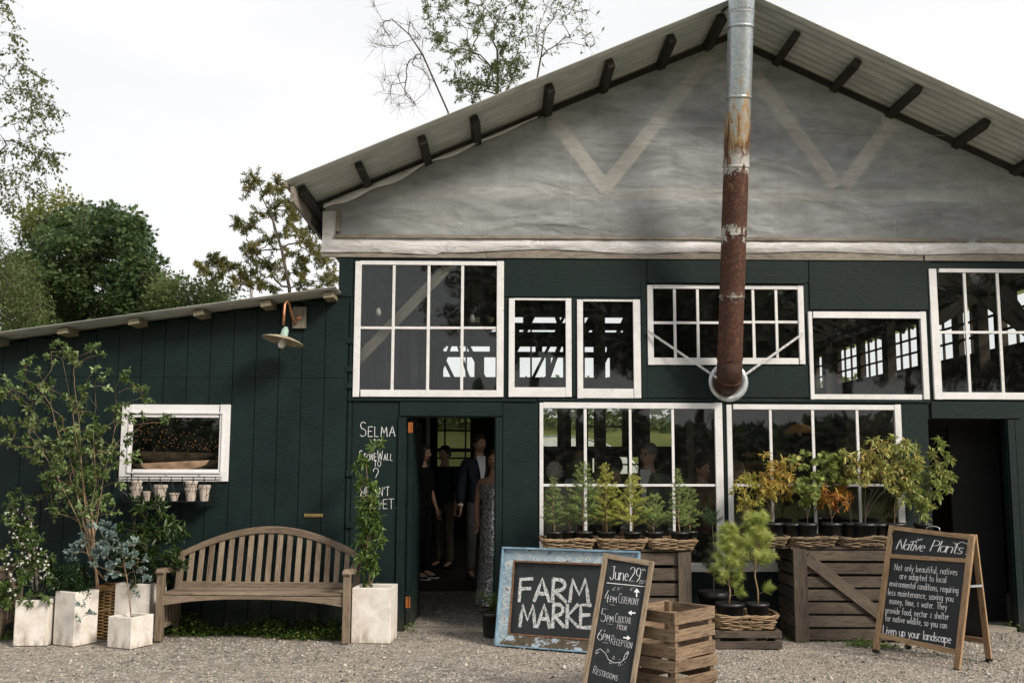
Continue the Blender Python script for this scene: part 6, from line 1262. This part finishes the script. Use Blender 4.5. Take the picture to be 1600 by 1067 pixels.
    for i in range(nv+1):
        ph = math.pi*i/nv-math.pi/2; row = []
        for j in range(nu):
            th = 2*math.pi*j/nu; sx_, sy_, sz_ = math.cos(ph)*math.cos(th), math.cos(ph)*math.sin(th), math.sin(ph); x, y, z = .076*sx_, .097*sy_, .118*sz_
            if sz_ < 0: x *= 1-.30*sz_*sz_; y = y*(1-.28*sz_*sz_)-.020*sz_*sz_
            if sy_ < 0: x *= 1-.10*sy_*sy_; fr = min(1, -sy_*1.6); y += fr*(-.026*gx(x, .011)*gx(z+.026, .020)-.012*gx(x, .008)*gx(z, .025)+.009*gx(abs(x)-.031, .014)*gx(z-.006, .013)-.005*gx(abs(x)-.028, .02)*gx(z-.032, .010)-.006*gx(x, .022)*gx(z+.062, .008)+.003*gx(x, .03)*gx(z+.074, .006)-.008*gx(x, .02)*gx(z+.096, .016)-.004*gx(abs(x)-.042, .018)*gx(z+.022, .018))
            ear = gx(abs(x)-.074, .012)*gx(y-.006, .018)*gx(z+.004, .030); x += math.copysign(.016*ear, x); row.append(bm.verts.new(((ht @ Vector((x, y, z)))+Vector((0, -.004, 1.650)))*s))
        rows.append(row)
    for i in range(nv):
        for j in range(nu): 
            fc = bm.faces.new((rows[i][j], rows[i][(j+1) % nu], rows[i+1][(j+1) % nu], rows[i+1][j])); fc.smooth = True
    bmesh.ops.remove_doubles(bm, verts=rows[0]+rows[-1], dist=.0005); bm.to_mesh(bd.data); bm.free()
    hd = Vector((0, -.006, 1.656))*s
    f = MB(1)
    for sg in (-1, 1): p = ht @ Vector((sg*.031, -.080, .006))+Vector((0, -.004, 1.650)); f = MB(1); f.lathe([(0, -.006), (.010, -.003), (.0125, 0), (.010, .003), (0, .006)], 10, p*s); f.build('eye', MATS.get('dark_eye') or simple('dark_eye', (.05, .035, .025), .2, .5), t, smooth=True)
    f = MB(1); f.tube([((ht @ Vector(q))+Vector((0, -.004, 1.650)))*s for q in ((-.024, -.084, -.062), (-.010, -.098, -.060), (0, -.100, -.062), (.010, -.098, -.060), (.024, -.084, -.062))], [.002, .0048, .0045, .0048, .002], 6); f.build('lips', MATS.get('lip') or simple('lip', (.35, .14, .12), .5, .3), t)
    # hair: shell over the skull, plus fine strands
    rr = random.Random(int(H*1000)); Pp, D, N, Tn, Ls = [], [], [], [], []; f = MB(2); nr, ns = 10, 22
    prof = [(0.0, .126), (.035, .121), (.062, .103), (.080, .068), (.087, .028), (.086, -.012), (.074, -.048)]
    if hairstyle == 'long': prof = prof[:-1]+[(.088, -.10), (.085, -.18), (.07, -.24)]
    b0 = 0
    for r_, z in prof:
        for q in range(ns):
            a = 2*math.pi*q/ns; x, y = r_*math.cos(a)*.98, r_*1.16*math.sin(a)+.010; front = max(0, -math.sin(a))**2.2; zz = z+front*max(0, .062-z) if z < .062 else z
            jj = 1+(.09 if curly else .03)*noise.noise((x*30, y*30, z*30)); v_ = ht @ Vector((x*jj, y*jj+.006, zz)); f.v.append(tuple(hd+v_*s))
    for i in range(len(prof)-1):
        for q in range(ns):
            q2 = (q+1) % ns; f.face((i*ns+q, (i+1)*ns+q, (i+1)*ns+q2, i*ns+q2))
    f.build('hair', hair, t, smooth=True)
    if curly:
        for q in range(500): v_ = rvec(rr); v_ = Vector((v_.x*.09, v_.y*.10+.02, abs(v_.z)*.10-.03)); 
        f = MB(3)
        for q in range(90):
            v_ = rvec(rr); 
            if v_.y < -.35 and v_.z < .45: continue
            c = hd+Vector((v_.x*.088, v_.y*.098+.012, v_.z*.095+.01))*s; e_ = v_.orthogonal().normalized(); g_ = v_.cross(e_); f.tube([c+(e_*math.cos(i*1.2)+g_*math.sin(i*1.2))*.014+v_*i*.002 for i in range(7)], .006, 5)
        f.build('curls', hair, t, smooth=True)
    # clothes follow the same skeleton, a little larger
    def sub(keys, edges, grow, name, mat, over={}):
        V_ = V
        r2 = {}
        for a in keys: r = over.get(a, R[a]); r2[a] = tuple((x+grow)*s for x in r) if hasattr(r, '__len__') else (r+grow)*s
        return skinmesh(name, {a: V[a] for a in keys}, edges, r2, mat, t)
    if bottom:
        ks = ['pelvis', 'waist', 'hipR', 'knR', 'cfR', 'anR', 'hipL', 'knL', 'cfL', 'anL']; sub(ks, [('pelvis', 'waist')]+[e for sd in 'RL' for e in (('pelvis', 'hip'+sd), ('hip'+sd, 'kn'+sd), ('kn'+sd, 'cf'+sd), ('cf'+sd, 'an'+sd))], .016, 'trousers', bottom, {'anR': .045, 'anL': .045})
    if top:
        long_ = top[1] == 'long'; ks = ['chest', 'waist', 'neckb', 'pelvis', 'hem', 'shR', 'elR', 'shL', 'elL']+(['wrR', 'wrL'] if long_ else [])
        ed = [('chest', 'waist'), ('waist', 'pelvis'), ('pelvis', 'hem'), ('chest', 'neckb'), ('chest', 'shR'), ('shR', 'elR'), ('chest', 'shL'), ('shL', 'elL')]+([('elR', 'wrR'), ('elL', 'wrL')] if long_ else []); sub(ks, ed, top[2]+.010, top[3], top[0], {'neckb': .066*k, 'pelvis': (.142*k, .108)})
    if shirt:
        f = MB(6); zt, zb2 = 1.475, 1.16; pts = [(-.055, zt), (.055, zt), (.012, zb2), (-.012, zb2)]; n = 8
        for i in range(n+1):
            u = i/n; z = zt+(zb2-zt)*u; hw = .055+(.012-.055)*u; yy = -(.070+.066*min(1, u*2.2))
            for j in range(5): x = -hw+2*hw*j/4; f.v.append((x*s, (yy-.006*(1-abs(j-2)/2)-.012)*s, z*s))
        for i in range(n):
            for j in range(4): a = i*5+j; f.face((a, a+5, a+6, a+1))
        f.build('shirt_front', shirt, t, smooth=True); f = MB(7)
        for sg in (-1, 1): f.prism([(0, 1.50*s), (sg*.052*s, 1.505*s), (sg*.060*s, 1.455*s), (sg*.012*s, 1.43*s)][::sg], -.092*s, -.080*s)
        f.build('collar', shirt, t)
        for sd in 'RL': e, w_ = Vector(V['el'+sd]), Vector(V['wr'+sd]); d = (w_-e).normalized(); f = MB(8); f.tube([w_-d*.01, w_+d*.016], .036*s, 14); f.build('cuff', shirt, t)
    if skirt:
        mat, prof2, slit = skirt; f = MB(9); n = 40
        for (z, rx, ry) in prof2:
            for q in range(n): a = 2*math.pi*q/n-math.pi/2; fold = 1+(.05*math.sin(a*9+z*2)*max(0, (.8-z)) if z < .8 else 0); f.v.append((rx*math.cos(a)*fold*s, ry*math.sin(a)*fold*s, z*s))
        for i in range(len(prof2)-1):
            for q in range(n):
                q2 = (q+1) % n
                if slit and prof2[i][0] < .58 and q in (1, 2): continue
                f.face((i*n+q, i*n+q2, (i+1)*n+q2, (i+1)*n+q)[::-1])
        f.build('dress', mat, t, smooth=True)
    if shoes:
        for sg, sd in ((-1, 'R'), (1, 'L')):
            f = MB(11); a, b = Vector(V['an'+sd]), Vector(V['toe'+sd]); n = 10; prof3 = [(.055, .030, .10), (.03, .038, .105), (-.02, .040, .085), (-.07, .044, .06), (-.12, .044, .05), (-.155, .034, .04), (-.172, .016, .028)]
            for (y, hw, hh) in prof3:
                for q in range(12): an_ = 2*math.pi*q/12; f.v.append((a.x+sg*.012*(-y/.13)*s+hw*math.cos(an_)*s, y*s, max(.004, (hh/2+hh/2*math.sin(an_))*s)))
            for i in range(6):
                for q in range(12): q2 = (q+1) % 12; f.face((i*12+q, i*12+q2, (i+1)*12+q2, (i+1)*12+q))
            f.face(list(range(12))[::-1]); f.face(list(range(72, 84))); f.build('shoe', shoes, t, smooth=True)
            if sneakers:
                g = MB(12); g.prism([(-.175, .0), (.06, .0), (.062, .022), (-.172, .020)], -.046, .046, M=Matrix(((0, 1, 0), (1, 0, 0), (0, 0, 1))), o=(a.x+sg*.008, 0, .001)); g.build('shoe_sole', WHITEN, t, bevel=.006)
                g = MB(13); g.tube([(a.x+sg*.047, -.12, .04), (a.x+sg*.046, -.07, .055), (a.x+sg*.045, -.03, .045), (a.x+sg*.042, .02, .062)], .004, 5); g.tube([(a.x-sg*.040, -.12, .04), (a.x-sg*.042, -.07, .055), (a.x-sg*.042, -.03, .045), (a.x-sg*.04, .02, .062)], .004, 5); g.build('shoe_stripe', WHITEN, t)
    if glasses:
        f = MB(14)
        for sg in (-1, 1): c = ht @ Vector((sg*.033, -.106, 1.658)); f.tube([(c+Vector((math.cos(a)*.025, 0, math.sin(a)*.02)))*s for a in [q*math.pi/6 for q in range(12)]], .003, 4, closed=True); f.tube([(ht @ Vector((sg*.058, -.110, 1.67)))*s, (ht @ Vector((sg*.085, .0, 1.665)))*s], .0025, 4)
        f.build('glasses', IRON, t)
    return t
H_BR = simple('brown_hair', (.045, .025, .014), .5, .4, 0, .4, 60, .5); H_BK = simple('black_hair', (.010, .008, .007), .45, .4, 0, .3, 60, .4); H_WH = simple('white_hair', (.62, .58, .52), .6, .3, 0, .25, 60, .5); H_DB = simple('dark_blond_hair', (.20, .13, .07), .5, .4, 0, .35, 60, .5); H_GR = simple('grey_hair', (.16, .15, .14), .6, .3, 0, .3, 60, .4)
NAVY = cloth('navy_jacket', (.022, .028, .040)); GREYT = cloth('grey_trousers', (.12, .11, .10)); BLK = cloth('black_cloth', (.008, .008, .009)); KHK = cloth('khaki_cloth', (.14, .11, .085)); WSH = cloth('white_shirt', (.70, .70, .72), .03); POLO = cloth('dark_polo', (.018, .022, .028)); BLZ = cloth('grey_green_blazer', (.10, .11, .10)); PAT = cloth('white_patterned_top', (.42, .46, .52), .5); FLO = cloth('floral_shirt', (.10, .03, .035), .9)
q = NT('sequin_fabric'); vc = q.vor(q.map(110), 1, 'Color'); sp_ = q.new('SeparateColor'); q.L(vc, sp_.inputs[0]); pat = q.noise(q.map((9, 9, 5)), 1.4, 5, .7, 1.5); mm_ = q.new('Math', operation='MULTIPLY_ADD'); mm_.inputs[1].default_value = .55; q.L(sp_.outputs[0], mm_.inputs[0]); q.L(pat, mm_.inputs[2])
q.set(q.ramp(mm_.outputs[0], (.5, (.09, .092, .095)), (.85, (.24, .24, .245)), (.93, (.85, .85, .86))), q.ramp(sp_.outputs[1], (0, .2), (1, .55)), .6); q.L(q.ramp(mm_.outputs[0], (.85, 0), (.95, .7)), q.b.inputs['Metallic'])
b_n = q.new('Bump', _Strength=.7, _Distance=.004); q.L(vc, b_n.inputs['Height']); q.L(b_n.outputs[0], q.b.inputs['Normal'])
def at(x, Y, z=0.): p = P(x, 800, Y); return (p.x, Y, z)
human('young man in a dark navy jacket and open white shirt standing in the open doorway', at(748, 3.2, .12), rad(18), 1.83, (NAVY, 'long', .022, 'jacket'), GREYT, H_BR, 'short', simple('black_shoe_leather', (.012, .01, .009), .3, .5), headturn=rad(14), shirt=WSH)
human('woman in a long grey sequinned off-shoulder dress at the right side of the doorway', at(772, 1.65, 0), rad(-12), 1.74, None, None, H_BR, 'long', simple('nude_shoe', (.30, .18, .12), .4, .4), (q.m, [(1.37, .175, .105), (1.34, .19, .125), (1.25, .165, .13), (1.12, .125, .105), (1.02, .15, .118), (.92, .168, .13), (.75, .165, .14), (.56, .17, .15), (.35, .18, .165), (.16, .20, .19), (.03, .22, .22)], True), female=True, arms={'R': ((.21, .03, 1.14), (.17, -.10, .95)), 'L': ((.21, .03, 1.14), (.17, -.10, .95))})
human('person dressed in black with black and white sneakers in the shadow left in the doorway', at(660, 3.15, .12), rad(62), 1.70, (BLK, 'short', .016, 'top'), BLK, H_BK, 'long', BLK, female=True, sneakers=True)
human('man in a dark polo shirt and khaki trousers deep in the shadow of the doorway', at(694, 4.4, .12), rad(-35), 1.70, (POLO, 'short', .02, 'polo_shirt'), KHK, H_BK, 'short', BLK)
human('person with curly white hair seen from behind through the lower left window', at(867, 1.0, 0), rad(170), 1.60, (cloth('rose_cardigan', (.30, .16, .14)), 'long', .02, 'cardigan'), BLK, H_WH, 'short', BLK, curly=True, female=True)
human('woman with dark blond hair and a pale patterned top inside the lower left window', at(908, 1.7, 0), rad(150), 1.72, (PAT, 'short', .018, 'top'), BLK, H_DB, 'long', BLK, female=True)
human('dark haired person in black facing away inside the lower left window', at(963, 1.9, 0), rad(160), 1.66, (BLK, 'long', .02, 'jacket'), BLK, H_BK, 'short', BLK)
human('older man in sunglasses and grey blazer behind the lower left window', at(1014, .80, .0), rad(-28), 1.80, (BLZ, 'long', .026, 'blazer'), GREYT, H_GR, 'short', BLK, headturn=rad(-22), glasses=True, shirt=WSH)
human('person in a dark floral shirt behind the right pane of the lower left window', at(1098, 1.1, 0), rad(35), 1.64, (FLO, 'short', .02, 'shirt'), BLK, H_BR, 'short', BLK, arms={'L': ((.25, .0, 1.14), (.24, -.12, .92)), 'R': ((.24, -.03, 1.15), (.1, -.22, 1.12))})
human('blond person at the left edge of the lower right window', at(1153, 1.0, 0), rad(60), 1.62, (cloth('dark_print_blouse', (.03, .03, .045), .6), 'short', .018, 'blouse'), BLK, H_DB, 'short', BLK, female=True)
# ================================================================ OUTSIDE BEHIND THE BARN
TUN = simple('greenhouse_film', (.78, .78, .80), .45, .4, 0, .06, 1, .1)
for x, Y, w, lab in ((3.0, 42, 9, 'low white polytunnel behind the barn, seen through the lower left window'), (14.5, 44, 9, 'second white polytunnel farther right behind the barn')):
    t = thing('polytunnel', lab, 'greenhouse', (x, Y, 0), 0, 'white polytunnels in the field'); f = MB(300)
    n = 16; 
    for yy in (0, 9):
        for k in range(n+1): a = math.pi*k/n; f.v.append((-w/2*math.cos(a), yy, 2.9*math.sin(a)**.8))
    for k in range(n): f.face((k, k+1, n+2+k, n+1+k))
    f.face(list(range(n+1))[::-1]); f.build('film_cover', TUN, t, smooth=False); g = MB(301)
    for yy in (-.02, 3, 6): g.tube([(-w/2*math.cos(math.pi*k/n)*1.005, yy, 2.91*math.sin(math.pi*k/n)**.8) for k in range(n+1)], .03, 6)
    g.build('hoops', GALV, t)
rt_ = random.Random(31)
def tree_px(name, label, poly, Y, dy, n, trunkpx, seed, mat, nl, cr, ls, lw=.65, T=T4, group=None, extra=None, **k):
    tg = targets_px(n, poly, Y, dy, random.Random(seed), k.pop('mind', 0)); tp_ = [P(x, y, Y) for x, y in trunkpx]; base = Vector((tp_[0].x, Y, -.02)); tr = [base]+tp_
    return woody(name, label, 'tree', base, tr, tg+(extra or []), seed=seed, leafmat_=mat, nl=nl, cr=cr, ls=ls, lw=lw, T=T, group=group, **k)
tree_px('maple_tree', 'dense dark green maple rising behind the low shed roof', [(90, 345), (110, 335), (135, 332), (145, 318), (165, 324), (180, 335), (200, 336), (216, 350), (222, 375), (236, 400), (252, 432), (266, 460), (262, 560), (20, 560), (8, 400), (40, 372), (60, 365)], 17, 2.6, 300, [(140, 560), (145, 480), (140, 430), (140, 400)], 41, L_MAPLE, 150, .40, .115, .9, T=TM, tip=.008, kr=.5, flat=.25, seg=3)
tree_px('young_tree', 'thin pale green tree poking above the left shoulder of the dark maple', [(35, 345), (60, 318), (95, 305), (125, 318), (128, 340), (100, 360), (60, 375), (30, 370)], 19, 1.2, 50, [(75, 560), (78, 420), (80, 370)], 42, L_YG, 60, .38, .11, .7, tip=.005, kr=.45, seg=3)
tree_px('willow_tree', 'olive green fine-leaved tree in front of the maple at the left edge', [(-40, 385), (0, 375), (22, 395), (45, 415), (66, 440), (66, 480), (50, 560), (-60, 560)], 13, 1.3, 150, [(-15, 560), (-12, 460), (-8, 420)], 43, L_OLIVE, 130, .34, .065, .45, tip=.008, kr=.45, droop=.4, seg=3)
tree_px('bushy_tree', 'small bright green tree between the maple and the pine above the shed roof', [(240, 455), (262, 440), (285, 438), (310, 446), (335, 440), (360, 452), (370, 520), (240, 530)], 15, 1.3, 80, [(300, 540), (300, 480)], 44, L_ASH, 90, .38, .10, .8, T=TM, tip=.01, kr=.45, seg=3)
ex = [P(x+rt_.gauss(0, 4), y+rt_.gauss(0, 3), 13+rt_.uniform(-1, 1)) for x, y in ((400, 283), (392, 292), (418, 300), (430, 292), (440, 305), (378, 352), (372, 355), (395, 350), (410, 335), (430, 330), (445, 320), (450, 345), (395, 385), (385, 398), (405, 392), (420, 380), (440, 370), (465, 360), (415, 410), (400, 418), (430, 425), (325, 408), (318, 418), (345, 410), (360, 425), (375, 440), (390, 445), (340, 432), (410, 440), (430, 450), (470, 400), (490, 385), (500, 400), (480, 420), (505, 440), (495, 455), (470, 445), (455, 330), (465, 340), (450, 395), (380, 430), (355, 415), (455, 430), (470, 380), (485, 360), (510, 410), (520, 430), (475, 460)) for _ in range(2)]
tree_px('pine_tree', 'sparse yellow-green pine with bare crooked limbs left of the barn eave', [(0, 0), (1, 0), (0, 1)], 13, 1, 0, [(455, 560), (452, 450), (440, 390), (425, 340), (405, 300)], 45, L_PINEF, 230, .27, .085, .30, extra=ex, tip=.0055, kr=.45, twigs=4, twig_r=.004, up_bias=.1, wob=.14, seg=5, flat=.5)
ex = [P(x+rt_.gauss(0, 7), y+rt_.gauss(0, 7), 11+rt_.uniform(-1, 1)) for x, y in ((5, 20), (15, 60), (20, 95), (40, 100), (30, 130), (45, 145), (10, 150), (60, 130), (65, 160), (50, 175), (35, 190), (70, 185), (80, 165), (55, 210), (30, 225), (10, 230), (65, 235), (75, 250), (50, 255), (85, 245), (30, 265), (8, 275), (60, 275), (5, 300), (40, 295), (20, 315), (-10, 100), (-20, 200), (-10, 260), (-30, 50), (-30, 300), (-10, 0), (-20, -30), (5, -20)) for _ in range(4)]
tree_px('birch_tree', 'tall airy birch with drooping twigs at the left edge of the sky', [(0, 0), (1, 0), (0, 1)], 11, 1, 0, [(-75, 560), (-70, 380), (-55, 250), (-45, 120), (-40, 0)], 46, L_BIRCH, 34, .36, .068, .7, extra=ex, tip=.0025, kr=.5, twigs=3, twig_r=.0025, up_bias=.2, droop=.55, wob=.12, seg=5, group=None)
pa_ = [(655, -60), (665, 20), (672, 60), (700, 62), (705, 100), (730, 85), (760, 120), (765, 145), (790, 130), (812, 100), (812, 40), (835, 0), (840, -80)]
ex = [P(x+rt_.gauss(0, 5), y+rt_.gauss(0, 5), 15+rt_.uniform(-1.5, 1.5)) for x, y in ((665, 10), (672, 35), (680, 55), (690, 15), (700, 35), (710, 5), (740, 20), (760, 30), (745, 45), (775, 15), (800, 5), (812, 25), (820, 10), (790, 35), (770, 50), (750, 60), (725, 85), (735, 90), (690, 65), (700, 80), (765, 60), (830, 0), (770, -10), (720, -20), (680, -20), (740, -30), (800, -30), (690, 75), (725, 78), (712, 100), (755, 5), (735, 0), (780, -25), (815, 40)) for _ in range(2)]
ex += [P(x+rt_.gauss(0, 7), y+rt_.gauss(0, 7), 15+rt_.uniform(-.6, .6)) for x, y in ((790, 80), (785, 100), (775, 110), (795, 95), (790, 120), (770, 130), (780, 140), (800, 120), (765, 120), (740, 130), (725, 135), (730, 150), (718, 140), (740, 145), (795, 75), (805, 110)) for _ in range(3)]
tree_px('ash_tree', 'tall ash with loose leaf clusters rising behind the barn roof', [(0, 0), (1, 0), (0, 1)], 15, 1, 0, [(778, 400), (778, 150), (777, 80), (775, 10), (778, -60)], 47, L_ASH, 62, .34, .105, .32, extra=ex, tip=.005, kr=.48, up_bias=1.4, wob=.07, seg=5, twigs=3, twig_r=.003)
ex = [P(x+rt_.gauss(0, 3), y+rt_.gauss(0, 3), 16+rt_.uniform(-1, 1)) for x, y in ((582, 15), (590, 45), (596, 50), (600, 70), (610, 60), (588, 70), (622, 75), (640, 40), (650, 60), (605, 125), (600, 140), (615, 155), (622, 115), (640, 100), (655, 90), (665, 110), (612, 130), (635, 150), (650, 165), (625, 165), (670, 130), (660, 60)) for _ in range(2)]
tree_px('bare_tree', 'leafless dead tree leaning left behind the left slope of the barn roof', [(0, 0), (1, 0), (0, 1)], 16, 1, 0, [(730, 400), (700, 175), (680, 130), (660, 85), (640, 55), (612, 30)], 48, L_ASH, 0, .5, .1, extra=ex, tip=.005, kr=.42, up_bias=.0, wob=.10, seg=5, twigs=6, twig_r=.0035)
ex = [P(x+rt_.gauss(0, 4), y+rt_.gauss(0, 4), 14+rt_.uniform(-1, 1)) for x, y in ((850, 10), (880, 5), (890, 20), (905, 0), (915, 15), (880, 40), (900, 35), (840, 60), (850, 50), (865, 75), (840, 85), (835, 60), (885, 60), (870, 30), (820, 60), (915, 70), (925, 55), (860, 5), (905, -15)) for _ in range(2)]
tree_px('half_bare_tree', 'thin half-bare tree with few leaves right of the ash above the roof', [(0, 0), (1, 0), (0, 1)], 14, 1, 0, [(830, 400), (838, 130), (845, 90), (850, 60)], 49, L_ASH, 9, .38, .12, .36, extra=ex, tip=.005, kr=.42, up_bias=.3, wob=.09, seg=5, twigs=5, twig_r=.003)
# field hedge and woods far behind; park trees across the yard behind the viewer (seen mirrored in the panes)
def wood_mass(name, label, xs, y0, y1, hmin, hmax, n, seed, mat, ls=.5, dp=5.):
    rr = random.Random(seed); Pp, D, N, Tn = [], [], [], []
    for k in range(n):
        x = rr.uniform(*xs); y = rr.uniform(y0, y1); hh = hmin+(hmax-hmin)*(.5+.5*noise.noise((x*.09, seed, 0)))*(1+.25*noise.noise((x*.4, y*.3, seed))); z = hh*rr.random()**.6; Pp.append((x, y, z)); D.append(rvec(rr)); N.append(Vector((0, -1, .6))+rvec(rr)*.8); Tn.append(min(1, max(0, .5+.5*noise.noise((x*.5, y*.5, z*.5))+rr.uniform(-.2, .2))))
    Ls = np.array([ls*rr.uniform(.6, 1.4) for _ in Pp]); leaves(name, Pp, D, N, Ls, Ls*.8, Tn, mat, None, T4, kind='stuff', label=label, cat='woods')
m = MB(1)
for j, (y, z) in enumerate(((54, -.04), (60, .5), (75, 2.5), (95, 5.2), (120, 7.5), (160, 9))):
    for i in range(21): x = -80+12*i; m.v.append((x, y, z+(.8*noise.noise((x*.03, y*.03, 1)) if j else 0)))
for j in range(5):
    for i in range(20): a = j*21+i; m.face((a, a+1, a+22, a+21))
m.build('hillside', GRASS, None, smooth=True, kind='structure')
wood_mass('distant_woods', 'far line of green trees on the rising field behind the barn', (-40, 75), 88, 100, 8.5, 11, 24000, 3, L_ASH, .6)
wood_mass('hedge_row', 'hedge and low trees across the yard, mirrored in the lower window panes', (-70, 70), -60, -52, 2.5, 5.5, 22000, 4, L_MAPLE, .9)
rb = random.Random(71)
mp0 = [o for o in bpy.data.objects if o.name.startswith('maple_tree')][0]
for i in range(9):
    t = dup(mp0); t.location = (3+i*5.5+rb.uniform(-1, 1), -46+rb.uniform(-5, 4), -.02); t.rotation_euler.z = rb.uniform(0, 6.28); sc = rb.uniform(1.25, 1.6); t.scale = (sc*1.1, sc*1.1, sc*1.15); t['label'] = ['first','second','third','fourth','fifth','sixth','seventh','eighth','ninth'][i]+' maple of the row across the yard, counted from the left'; t['group'] = 'maples across the yard'
